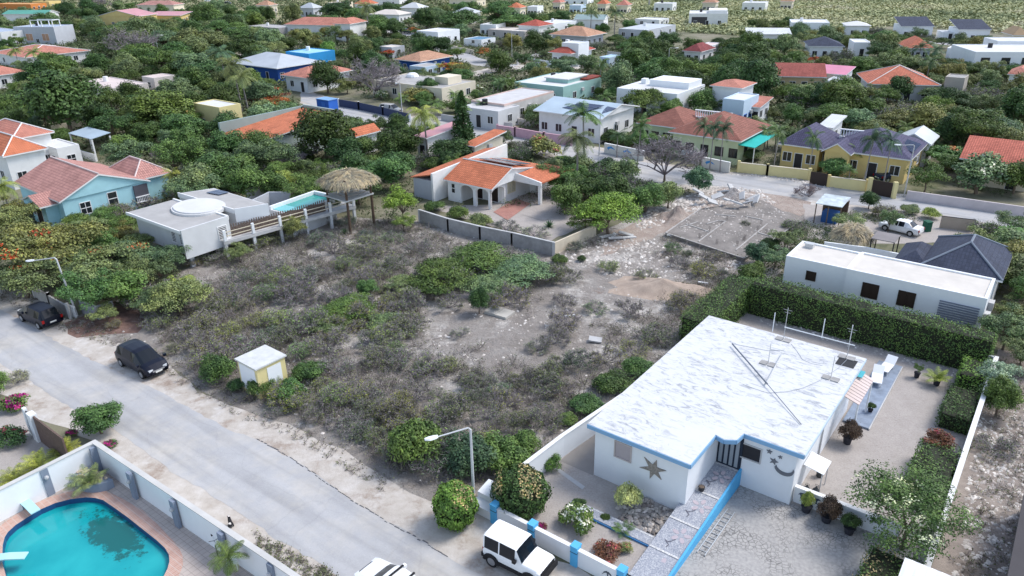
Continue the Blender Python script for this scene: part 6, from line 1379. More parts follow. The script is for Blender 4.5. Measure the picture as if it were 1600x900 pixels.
simple('first of two white houses with dark blue pitched roofs on the far right', (1408, 41), (1440, 45), (1472, 45), 3.8, 'mono', TILE_K, 2.0, PURE, 3, 2, ang=-12, w=18, d=10, kind='plain', over=.3)
simple('second white house with dark blue pitched roof nearest the right edge', (1498, 46), (1530, 49), (1562, 50), 3.8, 'mono', TILE_K, 2.0, PURE, 3, 2, ang=-12, w=18, d=10, kind='plain', over=.3)
simple('white walled terrace between the two dark blue pitched roofs', (1474, 50), (1484, 53), (1498, 51), 2.6, 'flat', FLATW, wall=PURE, nf=1, nr=1, ang=-12, w=6, d=6)
simple('white house with dark slate hip roofs left of the big green trees', (1263, 72), (1316, 76), (1336, 70), 3.4, 'hip', TILE_K, 1.8, PURE, 3, 2, ang=-14, w=19, d=11)
simple('white side building right of the slate hip roofs', (1335, 66), (1346, 70), (1360, 66), 3.8, 'flat', FLATW, wall=PURE, nf=1, nr=1, ang=-14, w=8, d=8)
h = simple('long white two storey block at the right edge with a row of dark square windows', (1525, 81), (1640, 90), (1700, 60), 5.0, 'flat', FLATW, wall=PURE, nf=0, nr=0, ang=-9, w=24, d=14, door=False, par=.3)
for k in range(4): h.win('F', 2.3 + k * 4.2, 2.4, 1.7, 1.3, '', DBR, GLASS)
simple('white rear storey of the long white block at the right edge', (1560, 64), (1640, 68), (1700, 50), 5.6, 'flat', FLATW, wall=PURE, nf=3, nr=0, ang=-9, w=20, d=8, door=False)
simple('small white shed with grey roof left of the long white block', (1508, 75), (1516, 77), (1528, 73), 3.2, 'flat', LCONC, wall=PURE, nf=1, nr=1, w=5, d=5)
simple('orange hip roofed house behind two palms in the right background', (1416, 75), (1450, 78), (1477, 74), 3.2, 'hip', mat_tile('warm orange roof', (.56, .19, .12)), 2.2, GREYW, 3, 2, ang=-14, w=17, d=11, over=.8)
simple('brown thatched hut at the far right below the sunlit hillside', (1583, 55), (1600, 58), (1620, 53), 3.0, 'hip', W((.36, .25, .15), 'brown thatch'), 2.0, CREAM, 1, 1, ang=-12, w=9, d=9)
simple('low pinkish house cut by the right edge under the long white block', (1577, 112), (1610, 118), (1660, 105), 3.0, 'hip', TILE_S, 1.2, PURE, 1, 1, d=8)
simple('white light blue roofed corner building at the left end of the second street', (378, 97), (392, 101), (404, 96), 3.0, 'flat', FLATW, wall=PURE, nf=1, nr=1, d=6)
# far row on the upper edge
far = [(466, 12, 500, MET_G, 'grey roofed house at the top edge left of the dark green tree', GREYW), (512, 4, 548, FLATP, 'low pinkish roofed house at the top edge above the long red roof', CREAM), (552, 6, 590, TILE_O, 'orange roofed house at the top edge', WHITE), (624, 12, 668, MET_W, 'white sheet roofed house at the top edge', WHITE), (704, 20, 752, MET_G, 'pale grey roofed house behind the dark acacia crown', WHITE),
       (750, 38, 790, FLATW, 'low white building with blue pool right of the acacia crown', PURE), (790, 12, 824, TILE_O, 'small orange roofed house at the top edge left of the white one', CREAM), (824, 10, 850, FLATW, 'white two storey house at the top edge', PURE), (862, 4, 886, TILE_S, 'pink roofed house at the top edge', CREAM), (890, 8, 918, FLATW, 'white and blue house at the top edge', LBLUE),
       (932, 6, 958, TILE_O, 'orange roofed house at the top edge left of the mast', CREAM), (962, 8, 992, TILE_S, 'salmon roofed house at the top edge right of the orange one', CREAM), (1022, 5, 1062, FLATW, 'long white house at the top edge', WHITE), (1096, 4, 1130, TILE_T, 'tan roofed house at the top edge', CREAM), (1160, 4, 1210, FLATW, 'white row house at the top edge over the sunlit scrub', WHITE), (1218, 2, 1250, TILE_T, 'pinkish house at the top edge at right', CREAM), (398, 8, 430, TILE_T, 'beige house at the top edge by the parking bend', CREAM), (575, -3, 640, TILE_S, 'row of pink roofs on the top image border', WHITE), (880, -4, 930, FLATW, 'white roofs on the top image border', PURE), (700, -2, 760, TILE_O, 'orange roofs on the top image border behind the trees', CREAM)]
for (x0, y0, x1, rm, lb, wm) in far:
    simple(lb, (x0, y0), ((x0 + x1) / 2, y0 + 3), (x1, y0), 4.0, 'hip' if rm not in (FLATW, FLATP) else 'flat', rm, 2.0, wm, 3, 2, ang=-25, w=max(7, (x1 - x0) / 2.9 * .62), d=max(7, (x1 - x0) / 2.9 * .55), group='distant houses along the top edge')

# ================================================================ walls and fences of the middle ground
wall_run('block_wall', 'unfinished grey concrete block wall with lighter posts behind the scrub lot', 'wall', [(655, 328), (700, 342), (750, 354), (800, 364), (865, 379)], 1.4, .18, CONC, LCONC, pil=3.2, pilm=LCONC, pw=.28, ph=.02)
wall_run('garden_wall', 'plain cream garden wall at the right end of the grey block wall', 'wall', [(866, 379), (930, 351)], 1.3, .18, W((.62, .54, .42), 'cream wall', stain=.15), None)
wall_run('street_wall', 'dusty pink street wall with small piers opposite the conifer', 'wall', [(777, 196), (805, 200), (850, 208), (893, 214)], 1.4, .22, PINKW, PINKW, pil=3, ph=.2)
wall_run('dolphin_wall', 'white street wall painted with blue dolphins beside the leaning palm', 'wall', [(946, 224), (1006, 236)], 1.4, .22, W((.66, .64, .58), 'off white wall'), TRIM)
wall_run('dolphin_wall', 'short white street wall with blue dolphin emblem and green bins recess', 'wall', [(1100, 246), (1140, 254)], 1.4, .22, W((.66, .64, .58), 'off white wall'), TRIM)
def dolphin(px, py, s_, z, name='dolphin_painting'):
    p = P(px, py, z); a = YAW + R(12); u = Vector((math.cos(a), math.sin(a), 0)); 
    pts = [(-1, 0), (-.7, .35), (-.2, .5), (.05, .75), (.15, .48), (.6, .25), (1, -.1), (.7, -.05), (.3, .05), (-.1, .1), (-.5, -.15), (-.6, -.5), (-.75, -.2)]
    return p, u, pts
for i, (px, py, w_) in enumerate(((958, 232, 0), (984, 237, 0), (1114, 254, 1))):
    par = [o for o in col.objects if o.name.startswith('dolphin_wall') and o.type == 'EMPTY'][w_]
    p, u, pts = dolphin(px, py, .5, .75); nn = Vector((u.y, -u.x, 0)) * .18; L0 = par.location
    a_, b_ = (P(946, 224, 1.4), P(1006, 236, 1.4)) if w_ == 0 else (P(1100, 246, 1.4), P(1140, 254, 1.4)); u = (b_ - a_).normalized(); k = (p - a_).dot(u); nn = Vector((u.y, -u.x, 0)) * .125; c = a_ + u * k + nn
    vs = [(c.x + u.x * q[0] * .75 - L0.x, c.y + u.y * q[0] * .75 - L0.y, .8 + q[1] * .6) for q in pts]; vs2 = [(v[0] - nn.x * .1, v[1] - nn.y * .1, v[2]) for v in vs]; n = len(vs)
    MB().add(vs + vs2, [tuple(range(n)), tuple(range(n, 2 * n))[::-1]] + [(i_, (i_ + 1) % n, n + (i_ + 1) % n, n + i_) for i_ in range(n)]).build('dolphin_painting', W((.06, .28, .60), 'dolphin blue paint'), par)
wall_run('street_wall', 'pale yellow street wall left of the round clipped tree', 'wall', [(1155, 254), (1200, 259), (1266, 266)], 1.3, .22, LYEL, CREAM, pil=9, ph=.25)
wall_run('street_wall', 'pale yellow street wall between the round clipped tree and the brown gate', 'wall', [(1296, 276), (1356, 283)], 1.3, .22, LYEL, CREAM, pil=3.4, ph=.25, pilm=YEL)
t = wall_run('driveway_gate', 'dark brown solid driveway gate between pale yellow posts', 'gate', [(1361, 280), (1400, 287)], 1.8, .08, DBR, None, pil=4.6, pilm=LYEL, pw=.45, ph=.2)
wall_run('driveway_gate', 'dark gate at the left end of the yellow wall beside the clipped tree', 'gate', [(1268, 268), (1294, 272)], 1.6, .08, DBR, None)
wall_run('street_wall', 'long pinkish white street wall at the right end of the second street', 'wall', [(1420, 298), (1500, 309), (1600, 323), (1720, 342)], 1.1, .22, W((.58, .52, .52), 'pinkish white wall', stain=.15), None)
t = wall_run('fence', 'navy blue street fence with white posts beside the silver car', 'fence', [(528, 155), (560, 160), (598, 168), (640, 178)], 1.4, .08, W((.045, .06, .12), 'navy fence'), None, pil=4.5, pilm=PURE, pw=.35, ph=.15)
t = wall_run('sliding_gate', 'low black and beige bar gate of the white neighbour', 'gate', [(1472, 338), (1525, 344)], 1.3, .06, W((.42, .35, .28), 'beige bars'), DARK, pil=None)
wall_run('garden_wall', 'low grey wall around the white house with red hip roof', 'wall', [(808, 93), (850, 80), (852, 83)], 1.3, .2, LCONC, None)
wall_run('garden_wall', 'low white wall in front of the white house with red hip roof', 'wall', [(834, 92), (886, 99)], 1.2, .2, PURE, None)
wall_run('garden_wall', 'long grey wall right of the white house with red hip roof', 'wall', [(950, 80), (1006, 86)], 1.3, .2, LCONC, None)
wall_run('garden_wall', 'stained cream wall between the big dark tree and the orange roofs at left', 'wall', [(80, 196), (128, 188), (172, 184)], 1.6, .2, CREAM, None)
wall_run('garden_wall', 'low white wall along the road of the bright white modern house', 'wall', [(664, 64), (700, 70), (740, 78)], 1.2, .2, CREAM, None)
wall_run('garden_wall', 'white concrete wall behind the elliptical roof light', 'wall', [(385, 296), (412, 285)], 2.2, .2, LGREY, None)
wall_run('garden_wall', 'grey terrace wall beside the plunge pool', 'wall', [(395, 312), (420, 300), (452, 300)], 2.2, .2, GREYW, None)
wall_run('garden_wall', 'long low white wall in front of the large white front annex', 'wall', [(690, 178), (735, 186), (800, 192)], 1.1, .2, LCONC, None)
wall_run('garden_wall', 'white wall along the yellow villa terrace', 'wall', [(780, 180), (830, 188), (860, 186)], 1.1, .2, W((.60, .55, .52), 'beige wall'), None)
t = wall_run('fence', 'grey concrete fence with metal rails behind the left black car', 'fence', [(50, 446), (75, 461), (105, 478)], 1.2, .15, CONC, None, pil=2.6, pilm=LCONC, pw=.2, ph=.25)
t = wall_run('sheet_fence', 'leaning rusty grey corrugated sheets beside the white pallet', 'fence', [(123, 468), (150, 478), (175, 470)], 1.3, .05, mat('corrugated sheet', (.34, .34, .38), var=.3, scale=3, rough=.5), None)
t = wall_run('garden_wall', 'white wall of the neighbour court beside the thatched parasol', 'wall', [(1290, 378), (1352, 386), (1414, 398)], 1.4, .2, PURE, None)
# white pallet
p = P(112, 495, 0); t = thing('pallet', 'white wooden pallet leaning against the street lamp at left', 'pallet', (p.x, p.y, 0), YAW + R(10))
for k in range(5): MB().prism([(-.6 + k * .27, 0), (-.6 + k * .27 + .17, 0), (-.6 + k * .27 + .17, .05), (-.6 + k * .27, .05)], 0, 1.15).build('board', PURE, t)
for z_ in (.15, .95): MB().box(-.62, .68, .053, .12, z_, z_ + .12).build('rail', PURE, t)

# ================================================================ foundation slab, shed, parasols
sl = [P(1040, 364, .35), P(1163, 404, .35), P(1252, 345, .35), P(1190, 312, .35), P(1095, 326, .35)]
t = thing('foundation_slab', 'grey concrete foundation slab with pale wall lines and rebar stubs', 'foundation', (sl[0].x, sl[0].y, 0), math.atan2((sl[1] - sl[0]).y, (sl[1] - sl[0]).x))
e = Vector((math.cos(t.rotation_euler.z), math.sin(t.rotation_euler.z), 0)); f_ = Vector((-e.y, e.x, 0)); S = lambda p: ((p - sl[0]).dot(e), (p - sl[0]).dot(f_))
MB().prism([S(p) for p in sl], 0, .35).build('slab', mat('grey screed', (.25, .225, .205), var=.3, scale=.45, stain=.45, bump=.5), t)
lines = [((1040, 364), (1095, 326)), ((1040, 364), (1163, 404)), ((1091, 378), (1134, 346)), ((1150, 391), (1199, 350)), ((1163, 404), (1252, 345)), ((1072, 350), (1107, 362)), ((1062, 356), (1090, 347)), ((1104, 350), (1122, 345)), ((1122, 345), (1134, 346)), ((1117, 335), (1150, 338)), ((1165, 338), (1192, 344)), ((1183, 363), (1205, 370)), ((1185, 377), (1200, 381))]
ln = MB()
for a, b in lines:
    a, b = Vector(S(P(*a, .36))), Vector(S(P(*b, .36))); d = (b - a).normalized(); n_ = Vector((-d.y, d.x)) * .07; ln.prism([a - n_, b - n_, b + n_, a + n_], .352, .42)
ln.build('wall_lines', W((.40, .38, .36), 'pale mortar line', var=.3, scale=1.5), t)
rb_ = MB()
for (x, y) in ((1107, 361), (1126, 352), (1134, 344), (1091, 372), (1162, 374), (1182, 360), (1187, 352), (1160, 377), (1195, 366), (1118, 381), (1150, 384), (1225, 350), (1230, 352)):
    s0 = S(P(x, y, .36))
    for k in range(4): rb_.tube([(s0[0] + (k % 2) * .15, s0[1] + (k // 2) * .15, .35), (s0[0] + (k % 2) * .15, s0[1] + (k // 2) * .15, .9)], .012, 4)
rb_.build('rebar', W((.07, .05, .045), 'rusty rebar'), t)
p = P(1322, 338, 0)
h = House('ramshackle shed with light tin roof and blue barrels at the edge of the scrub lot', (1273, 318), (1316, 324), (1327, 311), 2.3, name='shed', cat='shed', d=3.2)
MB().prism([(0, 0), (h.w, 0), (h.w, h.d), (0, h.d)], [2.2, 2.25, 2.5, 2.45], [2.26, 2.31, 2.56, 2.51]).build('roof', mat('patched tin', (.50, .56, .58), var=.35, scale=1.5, rough=.5), h.root)
for x in (.1, h.w / 2, h.w - .1):
    for y in (.1, h.d - .1): h.box('post', x - .05, x + .05, y - .05, y + .05, 0, 2.2, BARK)
h.box('back_wall', .1, h.w - .1, h.d - .3, h.d - .22, 0, 2.1, WOODD); h.box('blue_tank', .6, 2.2, .8, 2.2, 0, 1.2, W((.03, .10, .28), 'blue tank'))
p = P(1328, 392, 0); t = thing('thatched_parasol', 'round thatched parasol beside the white flat roofed neighbour', 'parasol', (p.x, p.y, 0)); MB().tube([(0, 0, 0), (0, 0, 2.6)], .08, 6).build('pole', WOODD, t); thatch(0, 0, 1.7, 1.1, 1.9, t, 0, 3000)
h = House('grey roofed pergola with dark posts near the white car', (1362, 372), (1398, 380), (1412, 371), 2.2, name='pergola', cat='pergola', d=2.4)
MB().prism([(0, 0), (h.w, 0), (h.w, h.d), (0, h.d)], 2.2, 2.27).build('roof', W((.22, .20, .20), 'dark mesh'), h.root)
for x in (.05, h.w - .05):
    for y in (.05, h.d - .05): h.box('post', x - .05, x + .05, y - .05, y + .05, 0, 2.2, DARK)
def wheelie(px, py, lb, m, rz=.2):
    p = P(px, py, 0); t = thing('waste_bin', lb, 'waste bin', (p.x, p.y, .02), rz, 'green waste bins'); MB().prism([(-.3, -.35), (.3, -.35), (.3, .35), (-.3, .35)], 0, 1.0).build('body', m, t); MB().box(-.33, .33, -.4, .38, 1.003, 1.08).build('lid', m, t)
    for x in (-.25, .25): MB().tube([(x - .03, .38, .1), (x + .03, .38, .1)], .1, 8).build('wheel', BLACK, t)
GB_ = W((.02, .10, .06), 'bin green'); wheelie(1127, 264, 'left green waste bin in the recess of the dolphin wall', GB_); wheelie(1135, 265, 'right green waste bin in the recess of the dolphin wall', GB_); wheelie(1447, 361, 'green waste bin beside the white neighbour driveway', GB_)
p = P(514, 176, 0); t = thing('container', 'bright blue portable toilet sized cabin beside the navy fence', 'cabin', (p.x, p.y, 0), YAW); MB().box(-2.0, 1.4, -1, 1.2, 0, 2.5).build('body', W((.03, .13, .50), 'cabin blue'), t); MB().box(-2.1, 1.5, -1.1, 1.3, 2.503, 2.6).build('roof', W((.20, .36, .60), 'cabin roof'), t); MB().box(-.6, .3, -1.03, -1.002, .1, 2.1).build('door', W((.05, .18, .58), 'cabin door'), t)
# loose planks and slabs
def plank(px, py, L_, w_, a, lb, m=LCONC, z=.15):
    p = P(px, py, 0); t = tag(MB().box(-L_ / 2, L_ / 2, -w_ / 2, w_ / 2, 0, .12).build('concrete_beam', m), lb, 'beam', 'broken concrete beams in the lot'); t.location = (p.x, p.y, z); t.rotation_euler = (R(8), R(6), R(a)); return t
plank(951, 371, 2.6, .35, 40, 'left pale concrete beam beside the cream garden wall'); plank(958, 371, 2.4, .3, 75, 'short upright leaning pale beam beside the cream garden wall'); plank(972, 374, 3.2, .35, 20, 'right pale concrete beam nearest the grey slab'); plank(978, 368, 1.6, .4, -30, 'small pale beam behind the other beams')
plank(887, 497, 1.3, .12, 20, 'thin white plank lying alone in the open rubble', PURE); plank(930, 534, 1.0, .6, -10, 'pale square board lying in the rubble left of the white roof'); plank(1098, 445, .9, .15, -5, 'short white plank on the sand mound', PURE); plank(1058, 372, 2.2, .15, -5, 'pale plank lying on the edge of the grey slab')
p = P(781, 490, 0); t = thing('concrete_hatch', 'square concrete cistern cover with two panels in the scrub', 'hatch', (p.x, p.y, 0), R(-35)); MB().box(-1.1, -.02, -.7, .7, 0, .25).build('panel', W((.46, .44, .40), 'weathered cover', stain=.3), t); MB().box(.02, 1.1, -.7, .7, 0, .22).build('panel', W((.46, .44, .40), 'weathered cover'), t)
p = P(720, 462, 0); t = tag(MB().prism([(-1, -.5), (.9, -.6), (1.1, .5), (-.8, .6)], 0, .3).build('rock_slab', W((.42, .38, .38), 'grey violet rock', var=.2)), 'flat grey violet rock slab left of the small dark tree', 'rock'); t.location = (p.x, p.y, 0)

# ================================================================ lamps
def lamp(base, h_, arm, az, lb, head=1.0):
    p = P(*base, 0); t = thing('street_lamp', lb, 'street lamp', (p.x, p.y, 0), 0, 'street lamps')
    dx, dy = math.cos(R(az)), math.sin(R(az)); MB().tube([(0, 0, 0), (0, 0, h_ * .5), (0, 0, h_ - .15), (dx * .12, dy * .12, h_)], [.09, .075, .06, .05], 8).build('pole', LCONC if head < 1 else W((.55, .56, .58), 'lamp pole paint'), t)
    MB().tube([(dx * .12, dy * .12, h_), (dx * arm, dy * arm, h_ - .12)], [.045, .035], 6).build('arm', W((.55, .56, .58), 'lamp pole paint'), t)
    m = MB(); c = Vector((dx, dy, 0)); s_ = Vector((-dy, dx, 0)); q = [(0, .07), (.15, .14), (.45, .17), (.7, .07)]; vs = []
    for k, (a, w_) in enumerate(q):
        b = c * (arm + a) + Vector((0, 0, h_ - .13 - .03 * a)); vs += [b - s_ * w_, b + s_ * w_, b + s_ * w_ * .6 + Vector((0, 0, .10)), b - s_ * w_ * .6 + Vector((0, 0, .10))]
    fs = [(0, 1, 2, 3), (15, 14, 13, 12)] + [(k * 4 + j, (k + 1) * 4 + j, (k + 1) * 4 + (j + 1) % 4, k * 4 + (j + 1) % 4) for k in range(3) for j in range(4)]
    m.add(vs, fs).build('lamp_head', PURE, t); return t
lamp((741, 793), 5.3, 1.75, 200, 'pale street lamp beside the barrel shaped clipped bush')
t = lamp((121, 494), 5.4, 1.9, 178, 'street lamp beside the white pallet under the red flowering tree'); t.rotation_euler = (0, R(-4), 0)
lamp((629, 184), 6, 1.4, 120, 'concrete street lamp beside the silver car on the second street', .9); lamp((936, 243), 6, 1.2, 110, 'concrete street lamp left of the dolphin wall', .9); lamp((1412, 308), 6.3, 1.4, 160, 'street lamp in front of the brown driveway gate', .9)
lamp((1043, 121), 6.5, 1.6, 20, 'street lamp in the open scrub behind the bright white flat roofed house', .9); lamp((800, 90), 7, 1.6, 30, 'street lamp beside the dirt track in the upper centre', .9); lamp((249, 88), 6, 1.5, 20, 'street lamp among the acacias at upper left', .9); lamp((432, 26), 7, 1.4, 160, 'street lamp by the bend of the far road', .9); lamp((630, 56), 6, 1.4, 150, 'street lamp at the road of the bright white modern house', .9)
p = P(1014, 12, 0); t = thing('radio_mast', 'slim grey mast above the sunlit scrub at the top edge', 'mast', (p.x, p.y, 0)); MB().tube([(0, 0, 0), (0, 0, 9)], [.5, .25], 6).build('tower', CONC, t)
# ================================================================ vehicles
def paint(name, rgb, rough=.25):
    if name in MATS: return MATS[name]
    m, n, l, b = _new(name); b.inputs['Base Color'].default_value = (*rgb, 1); b.inputs['Roughness'].default_value = rough; b.inputs['Coat Weight'].default_value = .0 if max(rgb) < .1 else .3; b.inputs['Specular IOR Level'].default_value = .3 if max(rgb) < .1 else .5; b.inputs['Coat Roughness'].default_value = .08
    MATS[name] = m; return m
RIM = mat('alloy rim', (.42, .43, .45), rough=.35, metal=.6, var=.1); LAMPG = mat('headlamp glass', (.62, .64, .66), rough=.15, var=.1, spec=.6); REDL = mat('rear lamp', (.30, .01, .01), rough=.2, var=.1); PLATE = mat('number plate', (.70, .70, .66), var=.05)
CG = glass('car glass', (.006, .010, .016)); CG.node_tree.nodes['Principled BSDF'].inputs['Specular IOR Level'].default_value = .3
def section(x, zb, zbelt, ztop, wb, wt):
    return [(x, 0, zb), (x, wb * .90, zb), (x, wb, zb + .16), (x, wb, zbelt - .22), (x, wb * .965, zbelt), (x, wt, ztop - .02), (x, wt * .72, ztop + .025), (x, 0, ztop + .04)]
def car(label, pos, ang, kind, body, group='parked vehicles', name='parked_car', cat='car'):
    S = {   # x, zb, belt, top, half width at belt, half width at top, segment type to the NEXT station
        'hatch': [(-2.05, .42, .62, .66, .70, .62, 'b'), (-2.0, .28, .88, .92, .82, .70, 'r'), (-1.62, .24, .93, 1.42, .85, .60, 's'), (-1.55, .24, .93, 1.46, .85, .61, 'p'), (-.9, .22, .93, 1.50, .86, .62, 's'), (.05, .22, .92, 1.50, .86, .61, 'P'), (.15, .22, .92, 1.49, .86, .61, 's'), (.55, .22, .90, 1.42, .86, .58, 'w'), (1.15, .24, .88, .93, .84, .70, 'b'), (1.85, .26, .74, .80, .80, .62, 'b'), (2.02, .36, .56, .60, .66, .5, 'e')],
        'mpv': [(-2.12, .42, .70, .76, .72, .60, 'b'), (-2.08, .28, .96, 1.04, .85, .72, 'r'), (-1.88, .24, 1.0, 1.42, .875, .64, 's'), (-1.66, .24, 1.0, 1.53, .88, .62, 'p'), (-1.0, .22, .99, 1.60, .89, .64, 's'), (.05, .22, .97, 1.60, .89, .64, 'P'), (.15, .22, .97, 1.59, .89, .64, 's'), (.50, .22, .95, 1.52, .89, .61, 'w'), (1.35, .24, .90, 1.0, .875, .72, 'b'), (1.75, .25, .82, .90, .85, .68, 'b'), (2.0, .28, .68, .76, .78, .58, 'b'), (2.12, .36, .54, .58, .60, .44, 'e')],
        'jeep': [(-1.68, .50, .80, .84, .74, .70, 'b'), (-1.66, .42, 1.02, 1.72, .76, .66, 's'), (-1.58, .42, 1.02, 1.74, .77, .67, 'p'), (-.75, .42, 1.02, 1.75, .77, .67, 's'), (-.68, .42, 1.02, 1.75, .77, .67, 'P'), (.22, .42, 1.02, 1.73, .77, .67, 's'), (.30, .42, 1.02, 1.71, .77, .67, 'w'), (.62, .42, 1.01, 1.09, .77, .70, 'b'), (1.45, .42, .96, 1.04, .76, .68, 'b'), (1.62, .46, .90, .95, .72, .62, 'e')],
        'suv': [(-2.3, .45, .75, .8, .78, .66, 'b'), (-2.25, .34, 1.05, 1.1, .90, .78, 'r'), (-1.95, .3, 1.08, 1.66, .92, .68, 's'), (-1.8, .3, 1.08, 1.70, .92, .69, 'p'), (-.9, .3, 1.06, 1.74, .93, .70, 's'), (.15, .3, 1.05, 1.72, .93, .69, 'P'), (.25, .3, 1.05, 1.71, .93, .69, 's'), (.5, .3, 1.04, 1.64, .93, .67, 'w'), (1.25, .3, 1.0, 1.07, .91, .78, 'b'), (2.0, .32, .88, .96, .86, .68, 'b'), (2.28, .42, .68, .72, .70, .52, 'e')],
        'sedan': [(-2.3, .42, .66, .72, .74, .62, 'b'), (-2.2, .28, .88, .96, .84, .72, 'b'), (-1.55, .24, .92, 1.0, .87, .72, 'r'), (-1.0, .22, .92, 1.38, .88, .60, 's'), (-.6, .22, .92, 1.43, .88, .61, 'p'), (.0, .22, .91, 1.44, .88, .61, 's'), (.1, .22, .90, 1.42, .88, .60, 'P'), (.3, .22, .90, 1.40, .88, .60, 's'), (.45, .22, .89, 1.36, .88, .58, 'w'), (1.15, .24, .86, .93, .86, .72, 'b'), (2.0, .26, .72, .80, .82, .62, 'b'), (2.2, .36, .56, .60, .68, .5, 'e')],
        'pickup': [(-2.6, .5, .95, .98, .88, .86, 'b'), (-2.58, .4, 1.02, 1.05, .9, .88, 'b'), (-.85, .4, 1.04, 1.08, .9, .88, 'r'), (-.72, .36, 1.05, 1.70, .9, .68, 's'), (-.6, .36, 1.05, 1.74, .9, .69, 'p'), (.5, .36, 1.04, 1.74, .9, .69, 's'), (.6, .36, 1.04, 1.72, .9, .69, 'P'), (.7, .36, 1.04, 1.68, .9, .68, 's'), (.8, .36, 1.03, 1.62, .9, .66, 'w'), (1.45, .36, 1.0, 1.06, .89, .76, 'b'), (2.3, .38, .92, .98, .86, .7, 'b'), (2.5, .46, .76, .8, .74, .56, 'e')]}[kind]
    t = thing(name, label, cat, pos, ang, group)
    for sgn in (1,):
        mb = MB(); gl = {'wind': MB(), 'rear': MB(), 'side': MB()}
        for side in (1, -1):
            secs = [[(p[0], p[1] * side, p[2]) for p in section(*s[:6])] for s in S]
            for i in range(len(S) - 1):
                ty = S[i][6]
                for j in range(7):
                    q = [secs[i][j], secs[i + 1][j], secs[i + 1][j + 1], secs[i][j + 1]]
                    if side == -1: q = q[::-1]
                    if ty == 'w' and j in (5, 6) or (ty == 'w' and j == 4): tgt = gl['wind'] if j > 4 else mb
                    elif ty == 'r' and j in (5, 6): tgt = gl['rear']
                    elif ty in ('p', 'P') and j == 4: tgt = gl['side']
                    elif ty == 's' and j == 4 and kind in ('mpv', 'sedan', 'suv', 'hatch') and i > 4 and S[i + 1][6] == 'w': tgt = gl['side']
                    else: tgt = mb
                    tgt.add(q, [(0, 3, 2, 1)])
            for k, sc in ((0, secs[0]), (1, secs[-1])):
                f = tuple(range(8)); q = sc if (k == 0) == (side == 1) else sc[::-1]; mb.add(q, [f])
        mb.build('body', body, t, smooth=True); gl['wind'].build('windscreen', CG, t); 
        if gl['rear'].f: gl['rear'].build('rear_window', CG, t)
        gl['side'].build('side_windows', CG, t)
    if kind == 'jeep':
        MB().box(-1.695, -1.668, -.5, .5, 1.1, 1.6).build('rear_window', CG, t)
        for sx in (-.5,): pass
    r = {'jeep': .34, 'suv': .36, 'pickup': .37}.get(kind, .31); wbx = {'jeep': (-1.15, 1.1), 'mpv': (-1.42, 1.36), 'hatch': (-1.3, 1.25), 'suv': (-1.4, 1.35), 'sedan': (-1.4, 1.35), 'pickup': (-1.6, 1.5)}[kind]
    hw = S[len(S) // 2][4]
    for x in wbx:
        for s_ in (1, -1):
            y = s_ * (hw - .10); m = MB(); m.tube([(x, y - s_ * .1, r), (x, y + s_ * .115, r)], r, 18); w = m.build('wheel', BLACK, t)
            m = MB(); m.tube([(x, y + s_ * .115, r), (x, y + s_ * .125, r)], r * .66, 14); m.build('rim', RIM, w)
            m = MB()
            n_ = 10; ra_ = r + (.15 if kind == 'jeep' else .075); pts = [(x + ra_ * math.cos(math.pi * k / n_), r + ra_ * math.sin(math.pi * k / n_)) for k in range(n_ + 1)]; pin = [(x + r * .98 * math.cos(math.pi * k / n_), r + r * .98 * math.sin(math.pi * k / n_)) for k in range(n_ + 1)]
            for k in range(n_): m.vprism([pts[k], pts[k + 1], pin[k + 1], pin[k]], s_ * (hw - .05), s_ * (hw + (.07 if kind == 'jeep' else .006)))
            m.build('wheel_arch', BLACK if kind == 'jeep' or body is not None and 'black' in body.name else W((.03, .03, .03), 'arch shadow gap'), t)  # except on the jeep and black cars, dark ring painted as wheel-well shade
    xf, xr = S[-1][0], S[0][0]; f2 = S[-2]; r2 = S[1]
    for s_ in (1, -1):
        if kind == 'jeep': m = MB(); m.tube([(xf - .01, s_ * .52, .78), (xf + .02, s_ * .52, .78)], .1, 12); m.build('headlight', LAMPG, t)
        else: MB().prism([(xf - .28, s_ * (f2[4] * .96)), (xf - .03, s_ * f2[4] * .80), (xf - .04, s_ * f2[4] * .45), (xf - .16, s_ * f2[4] * .55)], f2[2] - .14, f2[2] + .045).build('headlight', LAMPG, t)
        MB().box(xr - .012, xr + .15, s_ * r2[4] * .98 if s_ < 0 else r2[4] * .76, s_ * r2[4] * .76 if s_ < 0 else r2[4] * .98, r2[2] - .26, r2[2] - .02).build('taillight', REDL, t)
        MB().box(S[-4][0] - .12, S[-4][0] + .06, min(s_ * .88, s_ * 1.06) * hw / .88, max(s_ * .88, s_ * 1.06) * hw / .88, .95 if kind != 'jeep' else 1.08, 1.1 if kind != 'jeep' else 1.25).build('mirror', BLACK if kind == 'jeep' else body, t)
    MB().box(xf - .02, xf + .03, -.24, .24, .42, .53).build('number_plate', PLATE, t); MB().box(xr - .03, xr + .02, -.24, .24, .5, .61).build('number_plate', PLATE, t)
    MB().box(xf - .10, xf + .012, -.42, .42, f2[2] - .16, f2[2] - .06).build('grille', RIM if kind == 'mpv' else DARK, t)
    if kind == 'jeep':
        MB().box(1.60, 1.74, -.80, .80, .42, .70).build('front_bumper', BLACK, t); MB().box(-1.76, -1.62, -.78, .78, .42, .66).build('rear_bumper', BLACK, t); MB().box(-.8, .75, -.83, .83, .38, .56).build('sill', BLACK, t)
        MB().box(1.625, 1.65, -.62, .62, .72, .93).build('grille', BLACK, t); m = MB(); m.tube([(-1.72, .1, 1.0), (-1.9, .1, 1.0)], .33, 16); m.build('spare_wheel', BLACK, t)
        for s_ in (1, -1): MB().box(.60, .72, min(s_ * .2, s_ * .32), max(s_ * .2, s_ * .32), 1.08, 1.1).build('wiper_vent', BLACK, t)
